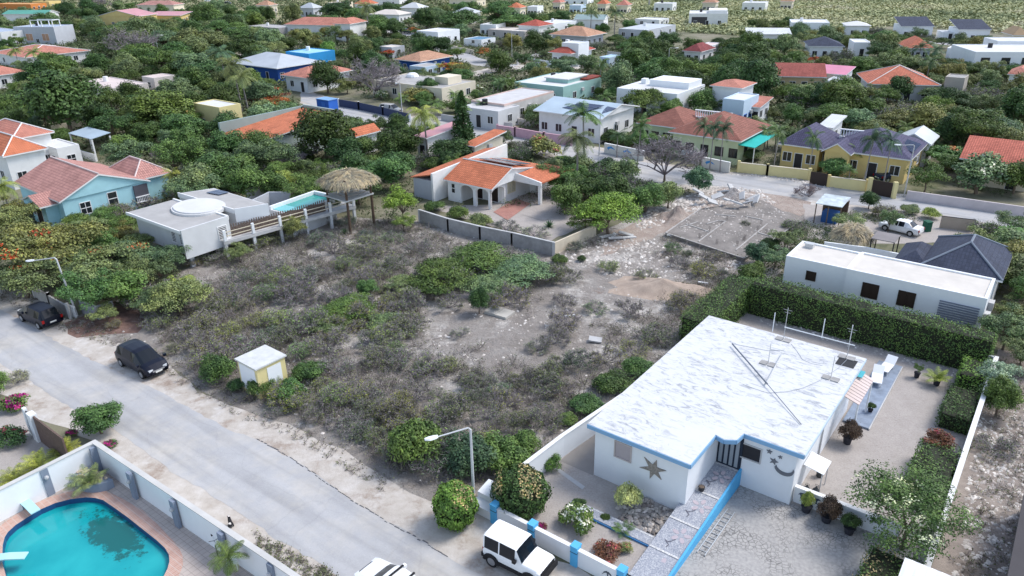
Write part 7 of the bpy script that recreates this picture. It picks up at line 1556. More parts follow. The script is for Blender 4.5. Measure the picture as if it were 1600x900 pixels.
    if kind == 'sedan' and 'rack' in label:
        for x in (.1, -.65): MB().box(x - .05, x + .05, -.66, .66, 1.47, 1.51).build('roof_bar', BLACK, t)
    return t
BLK = paint('black metallic paint', (.006, .008, .018), .32); WPT = paint('white car paint', (.80, .81, .82)); SLV = paint('silver car paint', (.42, .40, .37)); DKC = paint('dark car paint', (.03, .04, .07))
def wheels_pos(a, b, W_, fw=1):
    A, B = P(*a, 0), P(*b, 0); m = (A + B) / 2; return m + GV * (W_ / 2)
p = wheels_pos((191, 573.5), (226.2, 590.7), 1.68); p.z = .014; car('black compact van facing down the street parked on the verge beside the utility hut', p, YAW, 'mpv', BLK).scale = (1.06, 1.06, 1.06)
p = wheels_pos((38, 501), (60, 515), 1.62); p.z = .014; car('small black hatchback seen from behind beside the white pallet', p, YAW + math.pi + R(4), 'hatch', BLK).scale = (1.05, 1.05, 1.05)
p = wheels_pos((769.5, 885.7), (826, 915), 1.5); p.z = .014; car('boxy white off road car with black wheel arches parked by the blue pillared wall', p, YAW + R(3), 'jeep', WPT)
p = P(588, 872, .75) + GU * 2.15 - GV * .80; p.z = .014; car('white car with black roof rack bars cut by the bottom edge in the street', p, YAW + math.pi - R(2), 'sedan', WPT).scale = (1.0, 1.02, 1.08)
def small(px, py, ang, kind, body, lb, k=1.0, name='parked_car', cat='car'):
    q = P(px, py, .5); q.z = .02; return car(lb, q, ang, kind, body, 'parked vehicles', name, cat)
small(611, 173, YAW + R(8), 'suv', SLV, 'silver beige estate car parked along the navy street fence')
small(1093, 240, YAW + R(55), 'pickup', WPT, 'white pickup truck in front of the pale green house', name='pickup_truck', cat='pickup truck')
small(1407, 355, YAW + math.pi - R(10), 'sedan', WPT, 'white saloon car on the gravel near the thatched parasol').scale = (.92, .92, .92)
small(1393, 275, R(20), 'sedan', DKC, 'black car behind the brown driveway gate of the yellow house')
small(325, 2, R(-20), 'sedan', WPT, 'white car on the far road bend at the top left'); small(357, 6, R(-15), 'suv', DKC, 'dark car on the far road bend at the top left')
small(1326, 159, R(10), 'sedan', WPT, 'white car half hidden behind trees near the big orange hip roof'); small(1361, 150, R(20), 'suv', DKC, 'dark blue car left of the dark round tree in front of the orange hip roof')
small(634, 50, R(-30), 'suv', DKC, 'dark car at the road beside the red shrub tree')
# ================================================================ trees the photo singles out
T("""
flame3|62,372,88|ol|broad flat tree with scattered red blossoms at the left edge above the black hatchback|.9
flame3|30,425,72|gy|broad grey green tree overhanging the verge at the left edge|.8
flame3|150,400,75|gy|wide flat flame tree with a few red blossoms behind the left street lamp|.8
flame0|150,438,26|md|small bright red flame tree just right of the left street lamp|.9
umb|205,395,56|gy|flat grey green tree in front of the stilts of the grey house|.8
umb|118,346,38|md|green flat tree touching the turquoise gable wall|.9
bare|262,360,34|ol|leafless dark cactus like tree covering the corner of the grey house|1.2
round|195,452,48|md|bright mid green tree beside the small red flame tree|.8
loose|283,442,28|yl|loose yellow green shrub tree below the grey house corner|.8
loose|165,490,30|gy|feathery grey tree over the rusty corrugated sheets|.7
dry3|176,506,16|ol|small round olive shrub in the dark red litter
dry3|12,440,28|yl|loose grass green shrub at the left edge above the hatchback|.7
bush|342,574,36|md|bright green dense tree left of the utility hut|1.15
bush|373,600,20|md|small bright green tree against the left wall of the utility hut|.9
bush|410,602,30|md|bright green tree in front of the utility hut|1.1
bush|447,612,34|md|bright green tree right of the utility hut|.9
bush|483,580,32|md|bright green tree standing behind and right of the utility hut|1.0
dry3|352,516,30|yl|yellow green thorn shrub behind the left tree of the hut|.9
dry3|395,500,28|yl|yellow green thorn shrub directly behind the utility hut|.9
dry3|315,500,34|ol|olive thorn shrub between the black van and the scrub lot|.9
bush|652,690,58|md|dark green leafy tree at the street side of the lot left of the lamp|1.25
dry3|682,716,48|gy|grey green bush with dense twigs left of the barrel shaped bush|1.0
bush|735,705,56|bl|bluish green tree behind the street lamp pole|.95
bush|785,705,50|md|leafy green tree between the lamp and the white boundary wall|1.0
bush|820,692,34|md|green pointed tree nearest the white boundary wall|1.25
dry3|612,700,34|ol|olive bush at the edge of the verge left of the leafy trees|.8
dry2|560,660,36|gy|grey thorn shrub above the verge in the front of the lot|.8
bush|858,722,25|br|bright green shrub leaning on the white boundary wall|.9
bush|981,776,26|va|tall variegated cream and green shrub against the starfish wall|2.1
areca|975,825,17|md|small cycad like palm below the variegated shrub|.7
wflower|899,811,38|md|round bush covered in white flowers behind the garden wall|1.0
bush|945,808,11|dk|small dark green bush right of the white flowering bush|.8
mflower|848,822,10|pu|small magenta bougainvillea on top of the garden wall
pflower|948,862,34|pu|low brownish thorn bush with red flowers behind the garden wall|.6
pflower|975,855,18|ol|red and pink flowering shrub nearest the last blue pillar|.8
bush|905,788,16|dk|dark green shrub behind the white flowering bush|.8
seedtree|1425,795,108|md|large feathery tree with pale seed pods over the right boundary wall|.8
pflower|1468,686,28|pu|dark reddish shrub against the right boundary wall|.8
round|1565,620,34|md|bright green young tree right of the boundary wall|1.2
round|1540,598,24|br|bright green leafy tree at the far corner of the boundary wall|1.0
loose|1578,508,52|gy|grey green feathery tree at the right edge near the louvre screen|.9
loose|1555,585,44|sil|dry grey loose tree right of the square hedge|.9
dry2|1555,695,38|dk|dark low shrub on the stony slope right of the boundary wall|.7
umb|690,425,62|md|low spreading green acacia in the middle of the scrub lot|.6
umb|752,400,66|md|wide low acacia mound behind the small dark tree|.55
umb|815,418,58|gy|right part of the wide low acacia mound in the lot|.55
umb|760,440,50|gy|grey green low acacia in front of the wide acacia mound|.5
umb|640,440,40|gy|left tip of the low acacia thicket in the lot|.5
round|748,468,20|dk|small dark compact tree in front of the low acacia mound|1.35
umb|545,478,52|md|flat green acacia left of the centre of the lot|.55
umb|512,498,40|gy|flat grey green acacia in the left half of the lot|.55
umb|600,498,32|gy|small flat green acacia right of the left acacias|.6
round|622,499,13|md|small round green bush at the right tip of the flat acacia
round|574,450,20|md|small green bush above the flat left acacia|.9
dry3|1052,386,18|br|bright green round bush in front of the grey slab|1.1
dry3|1073,395,11|md|small green bush right of the bright round bush in front of the slab
bush|874,404,16|dk|dark green shrub at the end of the block wall|.9
bush|908,404,10|dk|small dark shrub right of the dark green shrub by the block wall|.9
umb|952,322,62|br|large bright green acacia overhanging the cream garden wall|.95
umb|915,335,38|md|green acacia crown directly behind the end of the cream garden wall|.9
round|884,305,36|md|round dense green tree beside the orange porch roof|.95
loose|930,286,30|md|green tree behind the large bright acacia|.9
round|1010,308,34|md|green tree with yellowish tips right of the large bright acacia|.8
round|1045,303,28|ol|green tree with brownish yellow tips left of the rubble heap|.9
round|1093,280,26|bl|dark bluish green tree behind the rubble heap|1.0
bare|1040,252,68|pu|wide leafless purple grey tree over the second street|.9
bush|942,262,30|dk|dark green hedge like shrub below the leaning palm|.9
bush|880,249,16|br|bright green shrub right of the orange roofed villa|.9
pflower|850,228,38|ol|wide bush tree with dull red blossoms behind the orange roofed villa|.9
palm1|902,222,33|ol|leaning coconut palm with yellowing fronds in front of the pink wall
palm0|911,186,30|md|dense palm in the garden of the blue grey sheet roof house|1.15
palm1|662,184,30|yl|tall thin palm with yellow fronds beside the conifer
conifer|722,190,22|dk|tall narrow dark conifer behind the orange roofed villa
umb|1005,152,38|md|dark green umbrella tree in front of the stepped white flat roof|1.1
round|1050,168,24|md|round tree right of the umbrella tree|.9
round|1095,158,26|md|mid green round tree left of the arched window villa|.9
bush|955,212,22|dk|dark clipped shrub in front of the sheet roofed house|.9
bush|980,220,20|md|green shrub mass behind the dolphin wall|.9
palm0|1001,204,17|md|short palm in front of the pale green house|1.7
palm0|1100,204,16|bl|first of three slim palms in front of the right wing of the pale green house|1.7
palm0|1115,206,16|bl|second of three slim palms in front of the right wing of the pale green house|1.7
palm0|1130,208,16|bl|third of three slim palms in front of the right wing of the pale green house|1.7
loose|1050,218,22|md|feathery shrub tree against the pale green wall|.8
bush|1172,240,24|gy|grey green shrub at the left end of the yellow wall|.8
bush|1150,236,16|dk|dark shrub beside the white pickup|.9
palm0|1216,214,15|md|palm at the left end of the plum grey roof|1.7
palm0|1271,222,15|md|palm in front of the entrance arch of the yellow house|1.7
palm0|1364,224,19|bl|left palm in front of the solar panel roof|1.7
palm0|1392,228,19|bl|right palm in front of the solar panel roof|1.7
palm0|1338,238,16|md|short palm over the pale yellow wall
palm0|1415,202,16|md|palm behind the plum grey roof
palm0|1455,210,12|md|small palm beside the grey gable garden house
round|1306,263,29|md|round clipped tree over the dark gate of the yellow wall|.7
round|1346,258,20|md|leafy tree in front of the yellow house wall|.8
bush|1240,245,22|gy|blue green agave like shrubs behind the pale yellow wall|.8
dry1|1266,298,24|pu|dry leafless bush on the far verge of the second street|.9
round|1360,310,19|dk|dark round tree beside the patched tin shed|1.0
loose|1325,345,32|ol|olive bush right of the patched tin shed|.7
dry3|1385,330,28|ol|loose olive tree left of the clipped bushes|.9
loose|1392,340,20|gy|slender tree leaning over the white saloon car|1.3
bush|1423,326,18|gy|blue grey hedge bush left of the bright clipped bush|.8
bush|1455,334,19|yl|bright yellow green clipped bush beside the bar gate|.9
agave|1451,306,14|bl|large agave in front of the pinkish street wall at left
agave|1583,328,11|bl|large agave in front of the pinkish street wall at right
loose|1450,272,38|md|rounded grey green tree right of the brown driveway gate|.9
wsprinkle|1533,270,46|gy|large tree sprinkled with white blossoms behind the pinkish wall|.8
loose|1500,255,34|md|green tree left of the white blossoming tree|.8
round|1590,275,40|md|dark green tree at the right edge behind the pinkish wall|.8
flame2|1480,238,44|md|flat green tree in front of the coral roof|.7
loose|1585,345,34|gy|grey green bush at the right edge across the bar gate|.8
round|1580,375,40|br|bright green bushy tree at the right edge behind the dark shingle roof|.7
bush|1560,362,30|md|green shrub mass between the bar gate and the dark shingle roof|.7
dry3|1242,352,26|md|green tangled bush between the slab and the parasol|.7
bush|1205,380,20|dk|dark green bush at the right edge of the grey slab|.9
loose|1228,372,30|gy|grey green thicket left of the parasol|.7
round|1185,395,24|bl|bluish green tree at the corner of the grey slab|.9
loose|1212,400,30|gy|grey green thicket touching the left wing of the neighbour|.8
round|1175,425,30|md|green tree above the corner hedge|.8
round|1150,452,30|md|green tree left of the corner hedge|.8
dry3|1075,470,40|ol|olive scrub bush right of the sand mound|.7
dry3|1100,495,30|ol|olive scrub bush at the far corner of the white roof|.8
dry3|1030,520,44|gy|wide grey green shrub in the lot left of the white roof|.6
bush|1000,575,36|md|dark green shrub along the far left edge of the white roof|.7
bush|960,598,38|md|bright green shrub beside the left edge of the white roof|.7
bush|915,632,34|dk|dark green shrub behind the white boundary wall|.7
bush|885,655,22|md|small green shrub behind the white boundary wall|.7
flame1|435,160,26|md|orange flame tree behind the orange pantile house|.9
flame0|415,140,30|md|bright red flame tree beside the small yellow cube house|.8
flame1|420,150,34|pu|dull orange flame tree in front of the bright red one|.7
flame0|658,31,15|md|small red flame tree left of the bright white modern house
flame1|648,46,13|md|orange shrub tree below the small red flame tree
flame1|762,80,20|md|orange blossoming tree in the upper centre
flame0|605,82,14|dk|dark tree with a red blossom patch near the pink tiled roof
flame1|706,103,28|yl|flat yellowish orange tree beside the pink tiled roof|.8
flame2|100,128,26|md|flat tree with orange tips behind the large round dark tree
flame2|268,176,34|md|dark flat tree with dull orange blossoms left of the yellow cube house|.9
flame1|238,88,10|md|tiny orange tree among the acacias
flame0|1275,94,18|md|red orange flame tree above the long red barn roof|.8
flame0|1565,205,36|md|red flame tree at the right edge above the coral roof|.8
flame0|1555,182,20|md|small red tipped tree at the right edge|.8
flame2|1430,182,12|md|small orange tipped tree in the sandy yard
round|99,160,70|dk|very large round dark green tree at the left|.95
umb|215,168,36|md|green umbrella tree right of the very large round tree
round|248,172,58|md|wide leafy green tree left of the small yellow cube house|.7
round|300,122,34|md|round mid green tree between the cream house and the palms|1.0
round|510,120,31|dk|round dark green street tree with visible trunk before the salmon roof|.9
bare|585,122,50|pu|large leafless grey tree beside the round street tree|1.1
round|668,138,22|dk|dense dark ball shaped tree in front of the long flat roofed house|1.0
bush|655,148,36|ol|olive hedge mass below the ball shaped tree|.7
wflower|597,148,15|gy|white flowering bush behind the navy fence
wflower|746,140,18|gy|white flowering bush beside the curved track|.8
wflower|790,130,26|md|hedge with white flowers above the large flat complex|.7
round|760,178,13|br|small bright green bush in front of the complex annex|.9
palm1|365,108,30|ol|shaggy palm with dry fronds near the light pergola roof
palm0|345,88,22|bl|dark fan palm above the shaggy dry palm
palm0|377,125,24|ol|low palm in front of the white corner building
palm0|924,22,15|dk|left tall dark palm beside the grey green roof
palm0|961,24,16|dk|right tall dark palm beside the grey green roof
palm1|572,16,18|ol|palm behind the right wing of the long red roofed house
palm0|1438,76,14|bl|left palm before the orange hip roof of the right background
palm0|1462,80,14|bl|right palm before the orange hip roof of the right background
palm0|1453,100,16|dk|dark palm behind the large orange hip roof
palm0|940,102,15|md|small palm at the foot of the white house with red hip roof
palm0|1328,268,12|md|small young palm at the pale yellow wall
palm1|4,296,26|yl|yellow palm cut by the left edge beside the turquoise house
palm0|270,275,18|yl|small palm with yellow fronds right of the turquoise house
palm0|24,82,14|yl|small palm in front of the pink hip roof at the left
palm0|52,85,14|yl|second small palm in front of the pink hip roof at the left
palm0|787,90,10|md|small palm by the far crossing
bare|257,238,24|sil|small bare silver tree behind the turquoise house|.8
bare|312,262,30|sil|bare grey shrub tree above the solar panels of the grey house|.6
bare|340,230,28|sil|leafless grey tree among the green crowns|.8
dry1|280,300,40|sil|silvery dry thicket between the turquoise and the grey house|.6
dry1|210,318,38|sil|silvery blue thicket in front of the turquoise wall|.6
bare|205,72,50|pu|bare grey acacia in the wood below the yellow villa|.9
bare|150,8,24|pu|bare grey tree near the top edge at left
bare|450,250,30|sil|grey leafless crown behind the plunge pool|.9
round|370,262,46|md|mid green round tree above the grey flat roof|.8
round|410,232,36|md|green tree behind the leafless grey crown|.9
round|445,283,30|yl|yellow green tree above the plunge pool|.7
round|505,206,56|dk|very large dark green tree in the centre left|.9
round|625,222,42|dk|large dark green tree right of the very large dark tree|.9
round|560,262,36|dk|dark green tree behind the thatched tower|.8
round|610,268,36|md|green tree right of the thatched tower roof|.9
loose|628,315,38|br|light green feathery tree right of the thatched tower|1.0
loose|630,345,24|yl|yellow green shrub at the end of the block wall|.8
round|705,235,42|dk|dark green dense hedge tree left of the white villa wall|.6
bush|680,322,20|md|green shrub at the left behind the block wall|.9
bush|715,332,24|md|green shrub in front of the arched porch|.8
bush|750,345,24|ol|olive shrub in front of the porch corner|.8
dry2|790,352,26|gy|grey green loose shrub behind the block wall|.7
dry2|835,362,28|sil|silvery shrub row behind the right part of the block wall|.6
agave|858,350,13|bl|blue agave in the yard of the orange roofed villa
agave|538,362,11|bl|blue agave at the foot of the thatched tower
dry3|485,335,36|ol|olive green shrub in front of the raised deck|.8
dry3|505,372,30|gy|grey green shrub left of the tower foot|.8
dry3|430,365,34|ol|olive shrub below the deck posts|.7
dry3|572,366,18|bl|bluish low shrub between the tower posts|.8
umb|1000,72,22|md|flat green tree behind the light grey sheet roof
umb|780,13,34|md|long flat acacia at the top centre left part
umb|720,27,44|md|long flat dark acacia crown at the top centre|.8
umb|800,30,36|md|flat dark acacia right of the long crown|.8
round|528,14,28|dk|dark green broad tree behind the long red roof|.7
round|591,42,20|md|green tree between the red roofed house and the road
loose|520,50,20|gy|thin grey green tree in front of the red roofed house
round|513,78,18|br|bright green round tree beside the bright blue box house
round|560,85,24|dk|dark green tree left of the tiny garden house
round|585,70,20|dk|dark green tree behind the tiny garden house
round|580,100,22|dk|dark green tree above the bare grey tree
umb|1380,56,28|md|green flat tree right of the slate hip roofs
umb|1400,62,26|md|green flat tree left of the orange hip roof
round|1405,140,27|dk|dark compact tree in front of the large orange hip roof|1.1
loose|1350,142,22|gy|pale grey green tree before the orange hip roof
round|1290,152,28|dk|dark green tree left of the white parked car
round|1252,150,26|dk|dark green tree above the terracotta terrace
round|1240,180,20|md|round bright tree left of the pale grey hip roof
round|1270,185,18|gy|grey green tree beside the pale grey hip roof
round|1363,170,29|md|dense round green tree beside the sandy yard|.8
loose|1455,165,32|br|light green tree right of the sandy yard
bare|1425,172,20|pu|bare grey tree left of the light green tree
round|1520,190,42|dk|large dark green tree at the right above the white blossoms|.9
round|1490,205,30|dk|dark green tree left of the large dark tree
dry3|330,396,30|gy|grey green bush at the corner stilts of the grey house|.9
loose|372,392,26|ol|olive bush tree hiding the first deck posts|.8
dry3|405,376,28|lg|light green bush hiding the middle deck posts|.9
loose|455,352,30|ol|yellowish green bush rising in front of the deck railing|.9
dry3|300,408,22|ol|small olive bush under the corner of the grey house|.8
dry3|540,345,22|gy|grey bush behind the tower posts|.8
""")
# ================================================================ scatter of look-alike trees filling the gardens and wood belts
hb = []
for (O, u, v, w, d, z) in HB:
    pts = [(O + u * a + v * b) for a in (0, w) for b in (0, d)]
    X, Y = proj([p.x for p in pts] * 2, [p.y for p in pts] * 2, [0.6] * 4 + [z + 1] * 4); hb.append((X.min(), X.max(), Y.min(), Y.max(), (O + u * w / 2 + v * d / 2).y))
rp = []
for pl in ROADS:
    for a, b in zip(pl, pl[1:]):
        for k in range(8): rp.append(P(a[0] + (b[0] - a[0]) * k / 8, a[1] + (b[1] - a[1]) * k / 8, 0))
RPX = np.array([p.x for p in rp]); RPY = np.array([p.y for p in rp])
def blocked(x, y, r, hcrown, slack=.55, roadm=2.5):
    for (O, u, v, w, d, z) in HB:
        e = Vector((x, y, 0)) - O; a, b = e.dot(u), e.dot(v)
        if -r * .7 < a < w + r * .7 and -r * .7 < b < d + r * .7: return True
    if ((RPX - x) ** 2 + (RPY - y) ** 2).min() < (r * .8 + roadm) ** 2: return True
    X, Y = proj([x], [y], [hcrown]); X, Y = X[0], Y[0]; rp_ = r * FPX / depth_of(Vector((x, y, hcrown)))
    for (a, b, c, d, yc) in hb:
        if y < yc and a - rp_ * .3 < X < b + rp_ * .3 and c - rp_ * slack < Y < c + .36 * (d - c) + rp_ * .62: return True
    for (tx, ty, tr) in TREES:
        if (tx - x) ** 2 + (ty - y) ** 2 < ((r + tr) * .5) ** 2: return True
    return False
WOOD = [(130, 35), (300, 22), (420, 32), (440, 70), (400, 90), (330, 110), (250, 95), (150, 60)]
GREEN = [  # (px polygon, kinds, colours, label, group, count, radius range in metres)
    (WOOD, ['umb', 'umb', 'umb', 'round'], ['md', 'gy', 'gy', 'dk'], 'flat crowned acacia in the dense wood below the yellow villa', 'acacias of the wood below the yellow villa', 44, (4.0, 6.5)),
    ([(0, 60), (140, 90), (330, 110), (460, 130), (430, 240), (300, 300), (250, 240), (100, 240), (0, 190)], ['round', 'round', 'umb', 'loose'], ['md', 'dk', 'gy', 'md'], 'leafy green tree in the gardens on the left', 'leafy trees of the left gardens', 52, (2.2, 4.4)),
    ([(0, 0), (300, 0), (420, 20), (300, 30), (130, 35), (100, 60), (0, 70)], ['round', 'umb', 'loose'], ['md', 'dk', 'gy'], 'green tree in the top left corner gardens', 'trees of the top left gardens', 26, (2.6, 4.6)),
    ([(0, 0), (780, 0), (900, 30), (780, 50), (430, 50), (130, 40), (0, 60)], ['round', 'umb', 'round'], ['dk', 'md', 'gy'], 'x', 'trees along the top left edge', 46, (3.2, 5.4)),
    ([(420, 30), (1060, 30), (1080, 110), (960, 130), (780, 105), (500, 160), (420, 90)], ['round', 'umb', 'loose', 'dry3'], ['md', 'dk', 'gy', 'ol'], 'green tree or tall bush between the houses of the upper centre', 'trees between the upper centre houses', 62, (2.2, 4.2)),
    ([(950, 60), (1200, 62), (1215, 130), (1080, 132), (1000, 118)], ['round', 'umb', 'umb'], ['dk', 'md', 'dk'], 'dark green tree in the wood behind the stepped white flat roofs', 'trees of the wood behind the stepped white roofs', 30, (3.0, 5.0)),
    ([(1180, 30), (1600, 55), (1640, 240), (1480, 250), (1300, 190), (1200, 130), (1150, 60)], ['round', 'umb', 'umb', 'loose', 'dry3'], ['md', 'gy', 'ol', 'gy', 'dk'], 'grey green tree in the gardens and scrub on the right', 'trees of the right hand gardens', 84, (2.4, 4.6)),
    ([(430, 180), (660, 200), (800, 215), (1000, 260), (1030, 300), (900, 300), (640, 250), (520, 320), (330, 280), (400, 200)], ['round', 'bush', 'loose', 'dry3'], ['md', 'dk', 'md', 'gy'], 'green garden tree in the belt along the second street', 'garden trees along the second street', 40, (1.6, 3.2)),
    ([(1500, 360), (1640, 340), (1700, 560), (1600, 560), (1560, 470)], ['loose', 'round', 'dry3'], ['gy', 'md', 'ol'], 'grey green bush tree at the right edge beside the dark shingle roof', 'bush trees at the right edge', 12, (1.6, 2.6)),
    ([(640, 110), (1240, 170), (1240, 245), (1000, 240), (830, 195), (600, 165)], ['round', 'bush', 'palm0', 'loose'], ['dk', 'md', 'md', 'gy'], 'small garden tree between the houses of the centre right', 'garden trees of the centre right', 34, (1.4, 2.6)),
    ([(180, 330), (300, 420), (280, 470), (120, 460), (0, 330), (60, 320)], ['umb', 'dry3', 'loose'], ['gy', 'ol', 'md'], 'flat grey green tree in the thicket between the turquoise house and the street', 'thicket trees at the left', 14, (2.0, 3.2))]
nplace = 0
import re as _re
LM = []
for (lab, (O, u, v, w, d, z)) in zip(NAMES, HB):
    c = O + u * w / 2 + v * d / 2; X, Y = proj([c.x], [c.y], [z * .7]); sh = _re.split(r' (?:behind|beside|with|in front|at the|on the|among|between|to the|above|below|left of|right of|over|near|by|of the|nearest|cut|standing|hidden)', lab)[0]
    LM.append((X[0], Y[0], lab if len(lab.split()) <= 8 else (sh if len(sh.split()) >= 5 else ' '.join(lab.split()[:9])).rsplit(' and', 1)[0]))
LM2 = [(781, 490, 'concrete cistern cover'), (720, 462, 'grey violet rock slab'), (1040, 450, 'beige sand mound'), (548, 365, 'thatched lookout tower'), (400, 590, 'utility hut'), (225, 565, 'black compact van'), (748, 465, 'small dark compact tree'), (930, 534, 'pale square board'), (887, 497, 'thin white plank'), (545, 478, 'flat left acacia'), (865, 388, 'end of the grey block wall'), (850, 700, 'white boundary wall'), (1100, 380, 'grey foundation slab'), (740, 672, 'street lamp head'), (1000, 600, 'left edge of the white roof'), (655, 340, 'left end of the block wall'), (440, 370, 'raised white deck')]
KN = {'round': 'round tree', 'umb': 'flat crowned tree', 'loose': 'loose crowned tree', 'bush': 'low bush', 'dry3': 'scrubby bush', 'palm0': 'small palm'}
CN = {'dk': 'dark green', 'md': 'mid green', 'gy': 'grey green', 'ol': 'olive green', 'pu': 'purplish'}
def relabel(items, marks, skip=2):
    """items: (object, px, py, descriptive noun); label by the nearest landmark, direction and rank"""
    G_ = {}
    for o, x, y, noun in items:
        m = min(marks, key=lambda q: (q[0] - x) ** 2 + 3 * (q[1] - y) ** 2); dx, dy = x - m[0], (y - m[1]) * 1.6
        rel = ('left of' if dx < 0 else 'right of') if abs(dx) > abs(dy) else ('behind' if dy < 0 else 'in front of')
        G_.setdefault((noun, rel, m[2]), []).append((dx * dx + dy * dy, id(o), o))
    for (noun, rel, nm), L_ in G_.items():
        L_.sort()
        for k, (_, _, o) in enumerate(L_):
            w_ = (([] if len(L_) == 1 else [['closest', 'second closest', 'third closest', 'fourth closest', 'fifth closest', 'sixth closest', 'seventh closest', 'eighth closest', 'ninth closest', 'tenth closest', 'farther', 'farther'][min(k, 11)]]) + [noun, rel, 'the', nm])
            o['label'] = ' '.join(' '.join(w_).split()[:16])
items = []
for poly, kinds, cols_, lab, grp, cnt, (ra, rb_) in GREEN:
    xs = [p[0] for p in poly]; ys = [p[1] for p in poly]; got = 0; tries = 0; cnt = int(cnt * 2)
    while got < cnt and tries < cnt * 60:
        tries += 1; px, py = rnd.uniform(min(xs), max(xs)), rnd.uniform(max(min(ys), 8), max(ys))
        if not inpoly([px], [py], poly)[0]: continue
        k = rnd.choice(kinds); r = rnd.uniform(ra, rb_); hc = r * .9; p = P(px, py, hc); c = rnd.choice(cols_)
        if k == 'palm0': r = 1.6; hc = 4
        if blocked(p.x, p.y, r, hc): continue
        o = tree(k, px, py, r * FPX / depth_of(p), c, lab, rnd.uniform(.75, 1.05), grp); got += 1; nplace += 1; items.append((o, px, py, CN[c] + ' ' + KN[k]))
relabel(items, LM)
if os_dbg: print('scattered', nplace, 'trees total', len(TREES))
# dry shrubs of the rubble lot, individually
DS = [(430, 420, 26), (395, 470, 24), (470, 545, 26), (520, 575, 30), (560, 610, 34), (600, 640, 30), (650, 610, 28), (690, 640, 30), (740, 600, 26), (780, 625, 30), (820, 590, 26), (860, 600, 30), (620, 560, 26), (580, 530, 26), (700, 570, 20), (655, 385, 22), (590, 390, 26), (540, 410, 24), (500, 430, 22), (455, 455, 24), (480, 500, 20), (880, 470, 22), (930, 480, 20), (905, 560, 30), (945, 555, 26), (850, 650, 30), (800, 655, 26), (760, 645, 24), (500, 640, 26), (470, 625, 24), (535, 655, 24), (890, 430, 20), (950, 415, 20), (985, 480, 24), (1010, 430, 20), (420, 520, 22), (300, 530, 24), (250, 500, 24), (270, 545, 16), (350, 460, 24), (380, 430, 24), (620, 410, 24), (720, 520, 16), (840, 540, 20), (1100, 420, 24), (1060, 410, 18), (640, 655, 22), (590, 680, 24), (870, 520, 18), (990, 545, 26), (560, 395, 22), (520, 385, 24), (610, 370, 22), (900, 385, 16), (1120, 400, 16), (1130, 430, 18), (1165, 350, 10), (700, 470, 22), (430, 640, 18), (505, 600, 22)]
for k in range(125):
    x, y = rnd.uniform(300, 900), rnd.uniform(380, 720)
    if inpoly([x], [y], [(300, 480), (350, 410), (480, 360), (640, 350), (800, 390), (880, 430), (880, 640), (760, 740), (640, 740), (420, 630), (320, 560)])[0] and not (640 < x < 860 and 480 < y < 560): DS.append((x, y, rnd.uniform(15, 36)))
items = []
for i, (x, y, r) in enumerate(DS):
    o = tree('dry%d' % (1 + i * 7 % 3), x, y, r * 1.15, ['gy', 'ol', 'lg', 'gy', 'yl'][i % 5], 'low tangled grey brown thorn shrub in the rubble lot', rnd.uniform(.75, 1.15), 'dry thorn shrubs of the rubble lot'); items.append((o, x, y, ['large ', 'medium ', 'small '][(r < 26) + (r < 21)] + 'grey brown dry thorn shrub'))
relabel(items, LM2)
# ================================================================ stuff: ground cover
def px_sample(poly, n, extra=None):
    """uniform in the world inside a pixel polygon"""
    W_ = [P(x, y, 0) for x, y in poly]; x0, x1 = min(p.x for p in W_), max(p.x for p in W_); y0, y1 = min(p.y for p in W_), max(p.y for p in W_); out = []
    tot = 0
    while tot < n:
        X = rng.uniform(x0, x1, n * 2); Y = rng.uniform(y0, y1, n * 2); px, py = proj(X, Y, np.zeros_like(X)); k = inpoly(px, py, poly)
        out.append(np.stack([X[k], Y[k]], 1)); tot += k.sum()
    return np.concatenate(out)[:n]
def vnoise(X, Y, s):
    return (np.sin(X * s + 1.3 * np.sin(Y * s * .7 + 2)) + np.sin(Y * s * 1.31 + 1.7 * np.sin(X * s * .53)) + np.sin((X + Y) * s * .83 + 3)) / 3
def house_mask(XY, m=.2):
    k = np.ones(len(XY), bool)
    for (O, u, v, w, d, z) in HB:
        e0 = XY[:, 0] - O.x; e1 = XY[:, 1] - O.y; a = e0 * u.x + e1 * u.y; b = e0 * v.x + e1 * v.y; k &= ~((a > -m) & (a < w + m) & (b > -m) & (b < d + m))
    return k
def tufts(name, XY, hmin, hmax, nt, w, m, label, cat, leafy=0.0, mat2=None, lift=0):
    n = len(XY); hh = rng.uniform(hmin, hmax, n); C = np.repeat(np.concatenate([XY, np.zeros((n, 1))], 1), nt, 0); H_ = np.repeat(hh, nt)[:, None]
    d = rng.normal(size=(n * nt, 3)); d[:, 2] = np.abs(d[:, 2]) * .9 + .15; d /= np.linalg.norm(d, axis=1, keepdims=True)
    a = C + d * H_ * rng.uniform(0, .4, (n * nt, 1)); b = a + d * H_ * rng.uniform(.5, .9, (n * nt, 1)); b[:, :2] += rng.normal(size=(n * nt, 2)) * .06
    t = np.cross(d, rng.normal(size=d.shape)); t /= np.linalg.norm(t, axis=1, keepdims=True); t *= w
    V = np.stack([a - t, a + t, b + t * .5, b - t * .5], 1).reshape(-1, 3); F = np.arange(len(V)).reshape(-1, 4); mi = np.zeros(len(F), int)
    if leafy:
        k = int(n * nt * leafy); idx = rng.integers(0, len(b), k); V2, F2 = leafquads(b[idx] + rng.normal(size=(k, 3)) * .06, rng.normal(size=(k, 3)) + [0, 0, .8], rng.uniform(.03, .075, k), rng.uniform(.02, .04, k))
        F = np.concatenate([F, F2 + len(V)]); V = np.concatenate([V, V2]); mi = np.concatenate([mi, np.ones(len(F2), int)])
    V[:, 2] = np.maximum(V[:, 2], .006)
    o = link(name, mesh_np(name, V, F, [m] + ([mat2] if mat2 else []), mi)); return tag(o, label, cat, kind='stuff')
